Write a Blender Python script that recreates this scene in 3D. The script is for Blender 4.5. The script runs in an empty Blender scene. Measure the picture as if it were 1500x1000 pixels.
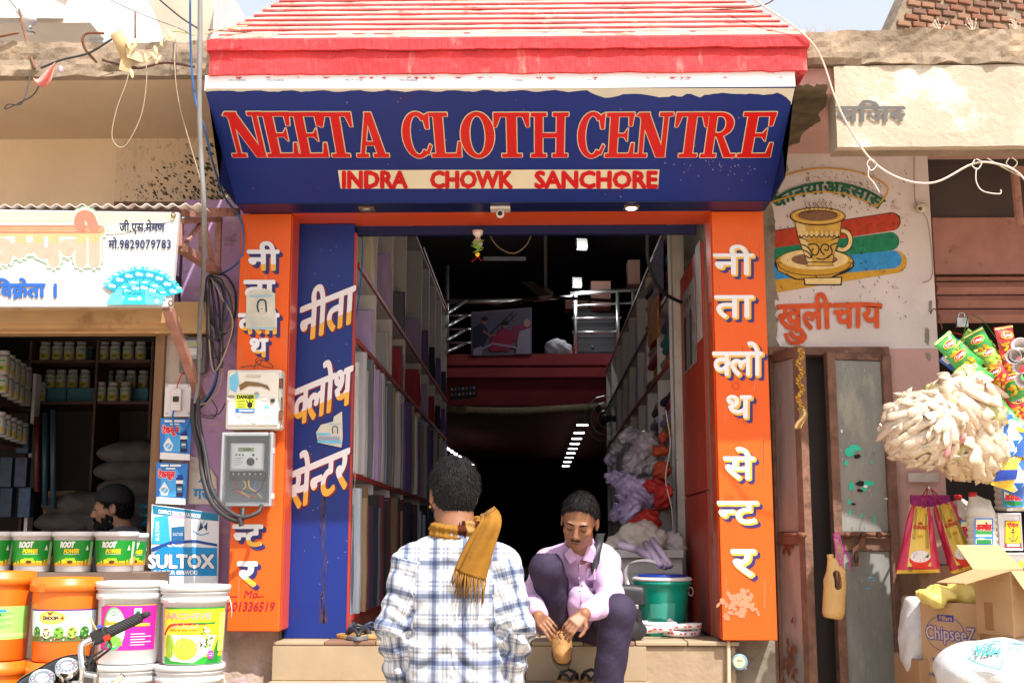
import bpy, bmesh, math, random
import numpy as np
from mathutils import Vector, Matrix, Euler, noise
random.seed(7)
R_ = math.radians
sc = bpy.context.scene
COL = sc.collection
# ------------------------------------------------------------------ camera, sky, sun, exposure
FPX = 1800.0
CAMZ = 1.4
TILT = math.atan(290 / FPX)
YAW = math.atan(35 / FPX)
cam = bpy.data.cameras.new('camera'); camo = bpy.data.objects.new('camera', cam); COL.objects.link(camo)
camo.location = (0, 0, CAMZ); camo.rotation_euler = (math.pi / 2 + TILT, 0, YAW)
cam.sensor_width = 36; cam.lens = 36 * FPX / 1500; cam.clip_start = 0.05; cam.clip_end = 500
sc.camera = camo
SUN_EL, SUN_AZ = R_(57), R_(36)          # azimuth: how far to the right of straight behind the camera
world = bpy.data.worlds.new('World'); sc.world = world; world.use_nodes = True
wn = world.node_tree; bg = wn.nodes['Background']
sky = wn.nodes.new('ShaderNodeTexSky'); sky.sky_type = 'NISHITA'; sky.sun_disc = False
sky.sun_elevation = SUN_EL; sky.sun_rotation = math.pi - SUN_AZ
sky.air_density = 1.0; sky.dust_density = 7.0; sky.ozone_density = 0.8
hz = wn.nodes.new('ShaderNodeMix'); hz.data_type = 'RGBA'; hz.inputs[0].default_value = .5; hz.inputs[7].default_value = (4.2, 4.25, 4.4, 1)   # thin bright haze over the whole sky
wn.links.new(sky.outputs[0], hz.inputs[6]); wn.links.new(hz.outputs[2], bg.inputs[0]); bg.inputs[1].default_value = 0.15
sl = bpy.data.lights.new('sun', 'SUN'); sl.energy = 4.0; sl.angle = R_(0.6); sl.color = (1.0, 0.965, 0.90)
so = bpy.data.objects.new('sun', sl); COL.objects.link(so)
sdir = Vector((math.sin(SUN_AZ) * math.cos(SUN_EL), -math.cos(SUN_AZ) * math.cos(SUN_EL), math.sin(SUN_EL)))
so.rotation_euler = sdir.to_track_quat('Z', 'Y').to_euler()
sc.view_settings.view_transform = 'Standard'; sc.view_settings.look = 'None'
sc.view_settings.exposure = 0.98; sc.view_settings.gamma = 1.0; sc.view_settings.use_curve_mapping = False
RM = Euler((math.pi / 2 + TILT, 0, YAW)).to_matrix()
def ray(px, py):
 return RM @ Vector(((px - 750) / FPX, (500 - py) / FPX, -1))
def P(px, py, Y):
 "world point seen at pixel (px, py) of the 1500x1000 photograph, at depth Y"
 d = ray(px, py); return Vector((0, 0, CAMZ)) + d * (Y / d.y)
def WX(px, py, Y): return P(px, py, Y).x
def WZ(py, Y, px=785): return P(px, py, Y).z
def PM(Y): return Y / FPX                 # metres per pixel, about
# ------------------------------------------------------------------ materials
def srgb(r, g, b):
 f = lambda c: (c / 255 / 12.92) if c <= 10 else ((c / 255 + 0.055) / 1.055) ** 2.4
 return (f(r), f(g), f(b))
_M = {}
def mat(name, c, rough=.7, var=.12, scale=6, bump=0., bscale=60, metal=0., dirt=None, dscale=3., damt=.5, emit=0., trans=0., stretch=(1, 1, 1), spec=.4, coat=0., detail=4, band=None):
 if name in _M: return _M[name]
 m = bpy.data.materials.new(name); m.use_nodes = True; nt = m.node_tree; N = nt.nodes; L = nt.links
 b = N['Principled BSDF']
 b.inputs['Roughness'].default_value = rough; b.inputs['Metallic'].default_value = metal
 b.inputs['Specular IOR Level'].default_value = spec
 if coat: b.inputs['Coat Weight'].default_value = coat; b.inputs['Coat Roughness'].default_value = .08
 tc = N.new('ShaderNodeTexCoord'); mp = N.new('ShaderNodeMapping'); mp.inputs['Scale'].default_value = stretch
 L.new(tc.outputs['Object'], mp.inputs[0])
 nz = N.new('ShaderNodeTexNoise'); nz.inputs['Scale'].default_value = scale; nz.inputs['Detail'].default_value = detail
 L.new(mp.outputs[0], nz.inputs[0])
 mr = N.new('ShaderNodeMapRange'); mr.inputs[1].default_value = .25; mr.inputs[2].default_value = .75
 mr.inputs[3].default_value = 1 - var; mr.inputs[4].default_value = 1 + var * .7
 L.new(nz.outputs[0], mr.inputs[0])
 mx = N.new('ShaderNodeMix'); mx.data_type = 'RGBA'; mx.blend_type = 'MULTIPLY'; mx.inputs[0].default_value = 1
 mx.inputs[6].default_value = (*c, 1); L.new(mr.outputs[0], mx.inputs[7])
 out = mx.outputs[2]
 for k, dd in enumerate([dirt] if dirt and not isinstance(dirt[0], tuple) else (dirt or [])):
  dcol = dd[:3]; ds = dscale if len(dd) < 5 else dd[4]; da = damt if len(dd) < 4 else dd[3]
  n2 = N.new('ShaderNodeTexNoise'); n2.inputs['Scale'].default_value = ds; n2.inputs['Detail'].default_value = 8
  n2.inputs['Roughness'].default_value = .65
  L.new(mp.outputs[0], n2.inputs[0])
  r2 = N.new('ShaderNodeMapRange'); r2.inputs[1].default_value = .72 - da * .4; r2.inputs[2].default_value = .80 - da * .3
  L.new(n2.outputs[0], r2.inputs[0])
  m2 = N.new('ShaderNodeMix'); m2.data_type = 'RGBA'; L.new(r2.outputs[0], m2.inputs[0])
  L.new(out, m2.inputs[6]); m2.inputs[7].default_value = (*dcol, 1); out = m2.outputs[2]
 L.new(out, b.inputs['Base Color'])
 if bump:
  n3 = N.new('ShaderNodeTexNoise'); n3.inputs['Scale'].default_value = bscale; n3.inputs['Detail'].default_value = 5
  L.new(mp.outputs[0], n3.inputs[0])
  bp = N.new('ShaderNodeBump'); bp.inputs['Strength'].default_value = bump; bp.inputs['Distance'].default_value = .01
  L.new(n3.outputs[0], bp.inputs['Height']); L.new(bp.outputs[0], b.inputs['Normal'])
 if emit:
  b.inputs['Emission Color'].default_value = (*c, 1); b.inputs['Emission Strength'].default_value = emit
 if trans:
  b.inputs['Transmission Weight'].default_value = trans; b.inputs['IOR'].default_value = 1.2
 _M[name] = m; return m
def ink(r, g, b, rough=.55, var=.1):
 return mat('ink_%d_%d_%d' % (r, g, b), srgb(r, g, b), rough, var, 25)
WHITE = ink(225, 225, 222); CREAM = ink(222, 208, 170); NAVY = ink(28, 30, 80); BLACK = ink(18, 18, 20)
RED = ink(190, 18, 22); GREEN = ink(20, 130, 50); BLUEI = ink(30, 110, 185); YEL = ink(235, 200, 30); ORG = ink(235, 140, 30)
GREY = ink(120, 120, 120); MAG = ink(200, 30, 140); LBLUE = ink(90, 190, 225)
# ------------------------------------------------------------------ mesh builder
class MB:
 def __init__(s): s.v = []; s.f = []; s.m = []; s.mats = []
 def mi(s, m):
  if m not in s.mats: s.mats.append(m)
  return s.mats.index(m)
 def add(s, vs, fs, m):
  o = len(s.v); s.v.extend([tuple(p) for p in vs]); k = s.mi(m)
  for f in fs: s.f.append([o + i for i in f]); s.m.append(k)
  return s
 def box(s, x0, x1, y0, y1, z0, z1, m):
  return s.add([(x0, y0, z0), (x1, y0, z0), (x1, y1, z0), (x0, y1, z0), (x0, y0, z1), (x1, y0, z1), (x1, y1, z1), (x0, y1, z1)],
     [(0, 1, 5, 4), (1, 2, 6, 5), (2, 3, 7, 6), (3, 0, 4, 7), (4, 5, 6, 7), (3, 2, 1, 0)], m)
 def obox(s, c, size, rot, m):
  c = Vector(c); R = rot if isinstance(rot, Matrix) else Euler(rot).to_matrix(); hx, hy, hz = [a / 2 for a in size]
  vs = [c + R @ Vector((x * hx, y * hy, z * hz)) for x, y, z in [(-1, -1, -1), (1, -1, -1), (1, 1, -1), (-1, 1, -1), (-1, -1, 1), (1, -1, 1), (1, 1, 1), (-1, 1, 1)]]
  return s.add(vs, [(0, 1, 5, 4), (1, 2, 6, 5), (2, 3, 7, 6), (3, 0, 4, 7), (4, 5, 6, 7), (3, 2, 1, 0)], m)
 def prism(s, pts, ext, m):
  n = len(pts); e = Vector(ext); a = [Vector(p) for p in pts]
  nrm = sum(((a[i] - a[0]).cross(a[(i + 1) % n] - a[0]) for i in range(1, n - 1)), Vector())
  if nrm.dot(e) > 0: a = a[::-1]
  vs = a + [p + e for p in a]
  return s.add(vs, [list(range(n)), list(range(2 * n - 1, n - 1, -1))] + [((i + 1) % n, i, n + i, n + (i + 1) % n) for i in range(n)], m)
 def bar(s, a, b, w, h, m):
  a = Vector(a); b = Vector(b); d = b - a
  R = d.to_track_quat('Z', 'Y').to_matrix(); return s.obox((a + b) / 2, (w, h, d.length), R, m)
 def tube(s, pts, r, m, n=8, closed=False):
  pts = [Vector(p) for p in pts]; rs = r if isinstance(r, (list, tuple)) else [r] * len(pts)
  vs = []; up = None; N = len(pts)
  for i, p in enumerate(pts):
   t = (pts[min(i + 1, N - 1)] - pts[max(i - 1, 0)])
   if closed: t = pts[(i + 1) % N] - pts[i - 1]
   t = t.normalized() if t.length else Vector((0, 0, 1))
   if up is None: up = t.orthogonal().normalized()
   up = (up - t * up.dot(t)); up = up.normalized() if up.length > 1e-6 else t.orthogonal().normalized()
   w = t.cross(up)
   for k in range(n):
    a = 2 * math.pi * k / n; vs.append(p + (up * math.cos(a) + w * math.sin(a)) * rs[i])
  fs = []
  for i in range(N if closed else N - 1):
   j = (i + 1) % N
   for k in range(n): fs.append((i * n + k, i * n + (k + 1) % n, j * n + (k + 1) % n, j * n + k))
  if not closed: fs += [list(range(n))[::-1], [(N - 1) * n + k for k in range(n)]]
  return s.add(vs, fs, m)
 def lathe(s, prof, c, m, n=24, axis=None, cap=True):
  c = Vector(c); R = Matrix.Identity(3) if axis is None else Vector(axis).to_track_quat('Z', 'Y').to_matrix()
  vs = [c + R @ Vector((r * math.cos(2 * math.pi * k / n), r * math.sin(2 * math.pi * k / n), z)) for r, z in prof for k in range(n)]
  fs = [(i * n + k, i * n + (k + 1) % n, (i + 1) * n + (k + 1) % n, (i + 1) * n + k) for i in range(len(prof) - 1) for k in range(n)]
  if cap: fs += [list(range(n))[::-1], [(len(prof) - 1) * n + k for k in range(n)]]
  return s.add(vs, fs, m)
 def ball(s, c, r, m, n=10, rot=None):
  r = (r, r, r) if not isinstance(r, (tuple, list)) else r; R = rot or Matrix.Identity(3); c = Vector(c)
  vs = []; h = n // 2 + 1
  for i in range(1, h):
   a = math.pi * i / h
   for k in range(n):
    b = 2 * math.pi * k / n; vs.append(c + R @ Vector((r[0] * math.sin(a) * math.cos(b), r[1] * math.sin(a) * math.sin(b), -r[2] * math.cos(a))))
  q = len(vs); vs += [c + R @ Vector((0, 0, -r[2])), c + R @ Vector((0, 0, r[2]))]
  fs = [(i * n + k, i * n + (k + 1) % n, (i + 1) * n + (k + 1) % n, (i + 1) * n + k) for i in range(h - 2) for k in range(n)]
  fs += [(q, (k + 1) % n, k) for k in range(n)] + [(q + 1, (h - 2) * n + k, (h - 2) * n + (k + 1) % n) for k in range(n)]
  return s.add(vs, fs, m)
 def grid(s, fn, nu, nv, m, two=False):
  vs = [fn(i / nu, j / nv) for j in range(nv + 1) for i in range(nu + 1)]; w = nu + 1
  return s.add(vs, [(j * w + i, j * w + i + 1, (j + 1) * w + i + 1, (j + 1) * w + i) for j in range(nv) for i in range(nu)], m)
 def build(s, name, parent=None, smooth=False, bevel=0., origin=None, jitter=0., sub=0, solid=0.):
  me = bpy.data.meshes.new(name)
  o = bpy.data.objects.new(name, me)
  off = Vector((0, 0, 0))
  if origin is not None: off = Vector(origin)
  if parent is not None:
   off = wloc(parent)
  vs = [(v[0] - off.x, v[1] - off.y, v[2] - off.z) for v in s.v]
  if jitter:
   vs = [tuple(Vector(v) + noise.noise_vector(Vector(v) * 7) * jitter) for v in vs]
  me.from_pydata(vs, [], s.f)
  for m in s.mats: me.materials.append(m)
  me.polygons.foreach_set('material_index', s.m)
  if smooth: me.polygons.foreach_set('use_smooth', [True] * len(s.f))
  me.update(); COL.objects.link(o)
  if parent is not None: o.parent = parent; _W[o] = off
  else: o.location = off; _W[o] = off
  if solid: md = o.modifiers.new('solid', 'SOLIDIFY'); md.thickness = solid
  if bevel:
   md = o.modifiers.new('bevel', 'BEVEL'); md.width = bevel; md.segments = 2; md.limit_method = 'ANGLE'
  if sub: md = o.modifiers.new('sub', 'SUBSURF'); md.levels = sub; md.render_levels = sub
  return o
_W = {}
def wloc(o): return _W[o].copy()
def tag(o, label, cat, group=None):
 o['label'] = label; o['category'] = cat
 if group: o['group'] = group
 return o
def struct(o, kind='structure'): o['kind'] = kind; return o
def thing(name, loc, label, cat, group=None):
 o = bpy.data.objects.new(name, None); o.empty_display_size = .1; COL.objects.link(o); o.location = loc; _W[o] = Vector(loc)
 return tag(o, label, cat, group)
def dup(root, loc, rotz=None, label=None, group=None, scale=None):
 def cp(o, par):
  c = o.copy(); COL.objects.link(c); _W[c] = _W[o]
  if par is not None: c.parent = par
  for ch in o.children: cp(ch, c)
  return c
 r = cp(root, None); r.location = loc; _W[r] = Vector(loc)
 if rotz is not None: r.rotation_euler = (0, 0, rotz)
 if scale is not None: r.scale = (scale,) * 3
 if label: r['label'] = label
 if group: r['group'] = group
 return r
def catm(pts, n=6):
 pts = [Vector(p) for p in pts]; out = []
 for i in range(len(pts) - 1):
  p0 = pts[max(i - 1, 0)]; p1 = pts[i]; p2 = pts[i + 1]; p3 = pts[min(i + 2, len(pts) - 1)]
  for k in range(n):
   t = k / n
   out.append(.5 * ((2 * p1) + (p2 - p0) * t + (2 * p0 - 5 * p1 + 4 * p2 - p3) * t * t + (3 * p1 - p0 - 3 * p2 + p3) * t ** 3))
 out.append(pts[-1]); return out
def wire(name, pts, r, m, label=None, cat='cable', parent=None, n=6, seg=6, group=None):
 mb = MB(); mb.tube(catm(pts, seg), r, m, n=n); o = mb.build(name, parent, smooth=True)
 if label: tag(o, label, cat, group)
 return o
# ------------------------------------------------------------------ lettering
_T = {}
def raw_text(s):
 if s in _T: return _T[s]
 c = bpy.data.curves.new('lettering', 'FONT'); c.body = s; c.resolution_u = 2
 o = bpy.data.objects.new('lettering', c); COL.objects.link(o)
 me = o.to_mesh(); vs = [(v.co.x, v.co.y) for v in me.vertices]; fs = [tuple(p.vertices) for p in me.polygons]
 o.to_mesh_clear(); bpy.data.objects.remove(o); bpy.data.curves.remove(c)
 _T[s] = (vs, fs); return _T[s]
def clip(vs, fs, axis, val, keep_low):
 bm = bmesh.new(); bv = [bm.verts.new((x, y, 0)) for x, y in vs]
 for f in fs:
  try: bm.faces.new([bv[i] for i in f])
  except Exception: pass
 no = (1, 0, 0) if axis == 0 else (0, 1, 0); co = (val, 0, 0) if axis == 0 else (0, val, 0)
 bmesh.ops.bisect_plane(bm, geom=bm.verts[:] + bm.edges[:] + bm.faces[:], plane_co=co, plane_no=no, clear_outer=keep_low, clear_inner=not keep_low)
 bm.verts.index_update()
 r = ([(v.co.x, v.co.y) for v in bm.verts], [tuple(v.index for v in f.verts) for f in bm.faces]); bm.free(); return r
_HALF = {'क': .50, 'न': .37, 'म': .42, 'स': .49, 'ल': .49}
def shape_text(s):
 "lay a string out; Devanagari runs get half forms, short-i order and kra"
 if not any('\u0900' <= ch <= '\u097f' for ch in s):
  vs, fs = raw_text(s); w = max([v[0] for v in vs], default=0); return list(vs), list(fs), w
 V = []; F = []; x = 0.
 def put(vs, fs, dx):
  o = len(V); V.extend([(a + dx, b) for a, b in vs]); F.extend([tuple(o + i for i in f) for f in fs])
 i = 0; chars = list(s)
 # short i goes before its cluster
 k = 0
 while k < len(chars):
  if chars[k] == 'ि':
   j = k - 1
   while j >= 2 and chars[j - 1] == '्': j -= 2
   ch = chars.pop(k); chars.insert(j, ch)
  k += 1
 while i < len(chars):
  ch = chars[i]
  if ch == ' ': x += .3; i += 1; continue
  if i + 2 < len(chars) and chars[i + 1] == '्' and chars[i + 2] == 'र':
   vs, fs = raw_text(ch); put(vs, fs, x); w = max(v[0] for v in vs)
   put([(.36, .2), (.06, -.02), (.10, -.07), (.40, .13)], [(0, 1, 2, 3)], x); x += w; i += 3; continue
  if i + 1 < len(chars) and chars[i + 1] == '्':
   vs, fs = raw_text(ch); c = _HALF.get(ch, .45); vs, fs = clip(vs, fs, 0, c, True); put(vs, fs, x); x += c; i += 2; continue
  vs, fs = raw_text(ch)
  if vs:
   put(vs, fs, x); adv = max(max(v[0] for v in vs), 0)
   if ch == 'ि': adv = .273
   if not ('\u0900' <= ch <= '\u097f'): adv += .07
   if ch in 'ेैुूं्': adv = 0
   x += adv
  i += 1
 return V, F, x
def slices(vs, fs, w):
 w = w if isinstance(w, tuple) else (w, 0)
 bm = bmesh.new(); bv = [bm.verts.new((x, y, 0)) for x, y in vs]
 for f in fs:
  try: bm.faces.new([bv[i] for i in f])
  except Exception: pass
 for ax in (0, 1):
  if not w[ax]: continue
  lo = min(v[ax] for v in vs); hi = max(v[ax] for v in vs); k = math.floor(lo / w[ax]) + 1
  while k * w[ax] < hi:
   co = (k * w[ax], 0, 0) if ax == 0 else (0, k * w[ax], 0); bmesh.ops.bisect_plane(bm, geom=bm.verts[:] + bm.edges[:] + bm.faces[:], plane_co=co, plane_no=(1 - ax, ax, 0)); k += 1
 bm.verts.index_update(); r = ([(v.co.x, v.co.y) for v in bm.verts], [tuple(v.index for v in f.verts) for f in bm.faces]); bm.free(); return r
DIR8 = [(math.cos(a * math.pi / 4), math.sin(a * math.pi / 4)) for a in range(8)]
class Print:
 "flat print laid on a mapped surface; up(x, y, off) -> world; each shape lies a hair above the one before"
 def __init__(s, mb, mp, px=True, dz=.00022, base=.0006, cut=0): s.mb = mb; s.mp = mp; s.sg = -1 if px else 1; s.l = base; s.dz = min(dz, .00012) if dz < .001 else dz; s.cut = cut
 def up(s): s.l += s.dz; return s.l
 def raw(s, vs, fs, m, lift=True):
  if lift: s.up()
  else: s.l += .00002
  if s.cut: vs, fs = slices(vs, fs, s.cut)
  s.mb.add([s.mp(x, y, s.l) for x, y in vs], fs, m)
 def rect(s, x0, y0, x1, y1, m, nx=1, ny=1):
  vs = [(x0 + (x1 - x0) * i / nx, y0 + (y1 - y0) * j / ny) for j in range(ny + 1) for i in range(nx + 1)]; w = nx + 1
  s.raw(vs, [(j * w + i, j * w + i + 1, (j + 1) * w + i + 1, (j + 1) * w + i) for j in range(ny) for i in range(nx)], m)
 def poly(s, pts, m): s.raw(pts, [tuple(range(len(pts)))], m)
 def ell(s, cx, cy, rx, ry, m, n=18, a0=0, a1=360, rot=0):
  c, q = math.cos(R_(rot)), math.sin(R_(rot)); pts = []
  full = a1 - a0 >= 360
  for k in range(n if full else n + 1):
   a = R_(a0 + (a1 - a0) * k / n); x = rx * math.cos(a); y = ry * math.sin(a) * s.sg; pts.append((cx + x * c - y * q, cy + x * q + y * c))
  s.poly(pts, m)
 def ring(s, cx, cy, rx, ry, w, m, n=24, a0=0, a1=360):
  vs = []
  for k in range(n + 1):
   a = R_(a0 + (a1 - a0) * k / n)
   for r in (0, w): vs.append((cx + (rx - r) * math.cos(a), cy + s.sg * (ry - r) * math.sin(a)))
  s.raw(vs, [(2 * k, 2 * k + 1, 2 * k + 3, 2 * k + 2) for k in range(n)], m)
 def stroke(s, pts, w, m, sm=0):
  if sm: pts = [(p.x, p.y) for p in catm([(a, b, 0) for a, b in pts], sm)]
  vs = []; n = len(pts)
  for i, (x, y) in enumerate(pts):
   dx = pts[min(i + 1, n - 1)][0] - pts[max(i - 1, 0)][0]; dy = pts[min(i + 1, n - 1)][1] - pts[max(i - 1, 0)][1]
   l = math.hypot(dx, dy) or 1; ww = w[i * len(w) // n] if isinstance(w, list) else w
   vs += [(x - dy / l * ww / 2, y + dx / l * ww / 2), (x + dy / l * ww / 2, y - dx / l * ww / 2)]
  s.raw(vs, [(2 * k, 2 * k + 1, 2 * k + 3, 2 * k + 2) for k in range(n - 1)], m)
 def geo(s, V, F, x, y, sx, sy, m, bold=0, tf=None, split=None):
  "split = (height in em, material below): two-tone letters"
  def one(V, F, m, dx, dy):
   pts = [(a * sx + dx, b * sy + dy) for a, b in V]
   if tf: pts = [tf(a, b) for a, b in pts]
   s.raw([(x + a, y + s.sg * b) for a, b in pts], F, m, False)
  parts = [(V, F, m)]; s.up()
  if split:
   parts = [(*clip(V, F, 1, split[0], False), m), (*clip(V, F, 1, split[0], True), split[1])]
  for dx, dy in ([(0, 0)] if not bold else [(a * bold * sy, b * bold * sy) for a, b in DIR8]):
   for v, f, mm in parts: one(v, f, mm, dx, dy)
 def text(s, t, x, y, size, m, bold=0, width=None, align='l', tf=None, split=None, shadow=None, outline=None):
  V, F, w = shape_text(t); sx = size if width is None else width / w
  if align == 'c': x -= w * sx / 2
  if align == 'r': x -= w * sx
  if shadow:
   sm, dx, dy, nb = shadow
   for k in range(1, nb + 1): s.geo(V, F, x + dx * k / nb, y + dy * k / nb, sx, size, sm, bold, tf)
  if outline: s.geo(V, F, x, y, sx, size, outline[0], bold + outline[1], tf)
  s.geo(V, F, x, y, sx, size, m, bold, tf, split)
def pxmap(Y): return lambda x, y, o: P(x, y, Y - o)
def planemap(o, u, v):
 o = Vector(o); u = Vector(u); v = Vector(v); n = u.cross(v).normalized(); return lambda x, y, z: o + u * x + v * y + n * z
def cylmap(c, r0, r1, h, ang=0):
 "x metres round the front, y metres up, on a cone frustum standing at c, facing the camera turned by ang"
 def f(x, y, o):
  r = r0 + (r1 - r0) * y / h + o; a = ang + x / ((r0 + r1) / 2); return Vector((c[0] + r * math.sin(a), c[1] - r * math.cos(a), c[2] + y))
 return f
# ------------------------------------------------------------------ implicit surfaces (bodies, clothes, sacks)
class SDF:
 def __init__(s, lo, hi, h):
  s.lo = np.array(lo, float); s.h = h; s.n = np.ceil((np.array(hi) - s.lo) / h).astype(int) + 1
  s.F = np.full(s.n, .5, np.float32); s.ax = [s.lo[i] + h * np.arange(s.n[i]) for i in range(3)]
 def sub(s, lo, hi):
  a = np.clip(np.floor((np.array(lo) - s.lo) / s.h).astype(int), 0, s.n); b = np.clip(np.ceil((np.array(hi) - s.lo) / s.h).astype(int) + 1, 0, s.n)
  sl = tuple(slice(a[i], b[i]) for i in range(3))
  X, Y, Z = np.meshgrid(*[s.ax[i][sl[i]] for i in range(3)], indexing='ij'); return sl, np.stack([X, Y, Z], -1).astype(np.float32)
 def put(s, lo, hi, fn, k, op):
  pad = k + 4 * s.h + .01; sl, p = s.sub(np.array(lo) - pad, np.array(hi) + pad)
  if p.size == 0: return s
  d = fn(p); A = s.F[sl]
  if op == 'sub': d = -d; A2 = -A; hh = np.clip(.5 - .5 * (A2 - (-d)) / max(k, 1e-6), 0, 1)
  if op == 'add':
   hh = np.clip(.5 + .5 * (A - d) / max(k, 1e-6), 0, 1); s.F[sl] = A * (1 - hh) + d * hh - k * hh * (1 - hh)
  else:   # smooth max(A, d)
   hh = np.clip(.5 - .5 * (A - d) / max(k, 1e-6), 0, 1); s.F[sl] = A * (1 - hh) + d * hh + k * hh * (1 - hh)
  return s
 def ell(s, c, r, k=.02, R=None, op='add'):
  c = np.array(c, np.float32); r = np.array(r if hasattr(r, '__len__') else (r,) * 3, np.float32); m = r.max(); Rn = None if R is None else np.array(R, np.float32)
  def f(p):
   q = p - c
   if Rn is not None: q = q @ Rn
   k0 = np.linalg.norm(q / r, axis=-1); k1 = np.linalg.norm(q / (r * r), axis=-1) + 1e-9; return k0 * (k0 - 1) / k1
  return s.put(c - m, c + m, f, k, op)
 def cone(s, a, b, ra, rb, k=.02, flat=None, op='add'):
  a = np.array(a, np.float32); b = np.array(b, np.float32); ab = b - a; L = float((ab * ab).sum()) + 1e-9; m = max(ra, rb) * (1 if flat is None else max(1, flat[1]))
  def f(p):
   q = p - a; t = np.clip((q @ ab) / L, 0, 1)[..., None]; q = q - t * ab
   if flat is not None:
    dv = np.array(Vector(flat[0]).normalized(), np.float32); q = q + dv * (q @ dv)[..., None] * (1 / flat[1] - 1)
   return np.linalg.norm(q, axis=-1) - (ra + (rb - ra) * t[..., 0])
  return s.put(np.minimum(a, b) - m, np.maximum(a, b) + m, f, k, op)
 def half(s, pt, n, k=.005):
  "keep only the side the normal points away from"
  pt = np.array(pt, np.float32); n = np.array(Vector(n).normalized(), np.float32)
  p = np.stack(np.meshgrid(*s.ax, indexing='ij'), -1).astype(np.float32); d = (p - pt) @ n
  hh = np.clip(.5 - .5 * (s.F - d) / k, 0, 1); s.F = s.F * (1 - hh) + d * hh + k * hh * (1 - hh); return s
 def fold(s, fn):
  p = np.stack(np.meshgrid(*s.ax, indexing='ij'), -1).astype(np.float32); m = np.abs(s.F) < .06
  s.F[m] += fn(p[m]).astype(np.float32); return s
 def mesh(s):
  F = s.F; S = F < 0; n = F.shape
  c = np.zeros((n[0] - 1, n[1] - 1, n[2] - 1), np.int8)
  for i in (0, 1):
   for j in (0, 1):
    for k in (0, 1): c += S[i:n[0] - 1 + i, j:n[1] - 1 + j, k:n[2] - 1 + k]
  act = np.argwhere((c > 0) & (c < 8)); idx = np.full(c.shape, -1, np.int64); idx[tuple(act.T)] = np.arange(len(act))
  cor = np.array([(i, j, k) for i in (0, 1) for j in (0, 1) for k in (0, 1)])
  val = np.stack([F[act[:, 0] + a, act[:, 1] + b, act[:, 2] + d] for a, b, d in cor], 1)
  acc = np.zeros((len(act), 3)); cnt = np.zeros(len(act))
  for a in range(8):
   for b in range(a + 1, 8):
    if np.abs(cor[a] - cor[b]).sum() != 1: continue
    va, vb = val[:, a], val[:, b]; m = (va < 0) != (vb < 0); t = np.where(m, va / np.where(m, va - vb, 1), 0)[:, None]
    acc += np.where(m[:, None], cor[a] + (cor[b] - cor[a]) * t, 0); cnt += m
  V = (act + acc / cnt[:, None]) * s.h + s.lo
  Q = []
  for ax in range(3):
   a1, a2 = (ax + 1) % 3, (ax + 2) % 3
   sa = [slice(None)] * 3; sb = [slice(None)] * 3; sa[ax] = slice(0, n[ax] - 1); sb[ax] = slice(1, n[ax])
   A = S[tuple(sa)]; B = S[tuple(sb)]; e = np.argwhere(A != B); e = e[(e[:, a1] > 0) & (e[:, a2] > 0) & (e[:, a1] < n[a1] - 1) & (e[:, a2] < n[a2] - 1)]
   o1 = np.zeros(3, int); o1[a1] = 1; o2 = np.zeros(3, int); o2[a2] = 1
   q = [idx[tuple((e - d).T)] for d in (0 * o1, o1, o1 + o2, o2)]
   q = np.stack(q, 1); fl = A[tuple(e.T)]; q[~fl] = q[~fl][:, ::-1]; Q.append(q[:, ::-1] * 1)
  return V, np.concatenate(Q)
 def build(s, name, m, parent=None, uvfn=None, smooth=True, disp=None, it=0):
  V, Q = s.mesh(); ok = (Q >= 0).all(1); Q = Q[ok]
  off = np.array(wloc(parent)) if parent is not None else V.mean(0)
  me = bpy.data.meshes.new(name); me.vertices.add(len(V)); me.vertices.foreach_set('co', (V - off).astype(np.float32).ravel())
  me.loops.add(len(Q) * 4); me.loops.foreach_set('vertex_index', Q[:, ::-1].ravel().astype(np.int32)); me.polygons.add(len(Q))
  me.polygons.foreach_set('loop_start', (np.arange(len(Q)) * 4).astype(np.int32))
  me.polygons.foreach_set('use_smooth', [smooth] * len(Q))
  me.update(calc_edges=True); me.validate()
  me.materials.append(m); o = bpy.data.objects.new(name, me); COL.objects.link(o)
  if uvfn is not None:
   at = me.attributes.new('cloth', 'FLOAT_VECTOR', 'POINT'); at.data.foreach_set('vector', uvfn(V).astype(np.float32).ravel())
  if parent is not None: o.parent = parent; _W[o] = wloc(parent)
  else: o.location = tuple(off); _W[o] = Vector(off)
  if it: md = o.modifiers.new('smooth', 'SMOOTH'); md.iterations = it; md.factor = .5
  return o
# ------------------------------------------------------------------ the setting
m_dust = mat('dusty_ground', (.46, .38, .29), .95, .25, 1.2, .4, 30, dirt=(.22, .17, .12))
g = MB().box(-90, 90, -90, 90, -.5, 0, m_dust).build('ground', origin=(0, 0, 0)); struct(g)
m_plaster = mat('beige_plaster', (.64, .50, .34), .9, .12, 2.5, .25, 50, dirt=((.50, .37, .23, .3, 2.2),))
m_plmould = mat('mouldy_plaster', (.58, .45, .32), .9, .12, 2.5, .3, 50, dirt=((.36, .28, .19, .4, 3), (.10, .085, .06, .42, 34)), stretch=(1, 1, .6))
m_conc = mat('weathered_concrete', (.25, .19, .135), .95, .3, 5, .9, 25, dirt=((.38, .28, .18, .4, 6), (.10, .08, .06, .34, 11)))
m_purple = mat('purple_limewash', (.42, .27, .46), .9, .18, 4, .3, 40, dirt=((.20, .14, .17, .4, 9), (.52, .42, .44, .3, 5)))
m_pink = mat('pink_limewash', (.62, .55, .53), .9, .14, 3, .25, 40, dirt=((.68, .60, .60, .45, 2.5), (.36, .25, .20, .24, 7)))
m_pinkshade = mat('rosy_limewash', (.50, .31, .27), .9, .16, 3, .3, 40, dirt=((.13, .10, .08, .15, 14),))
m_cement = mat('grey_cement', (.25, .22, .17), .95, .3, 8, .6, 35, dirt=(.12, .10, .08, .4, 9))
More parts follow.
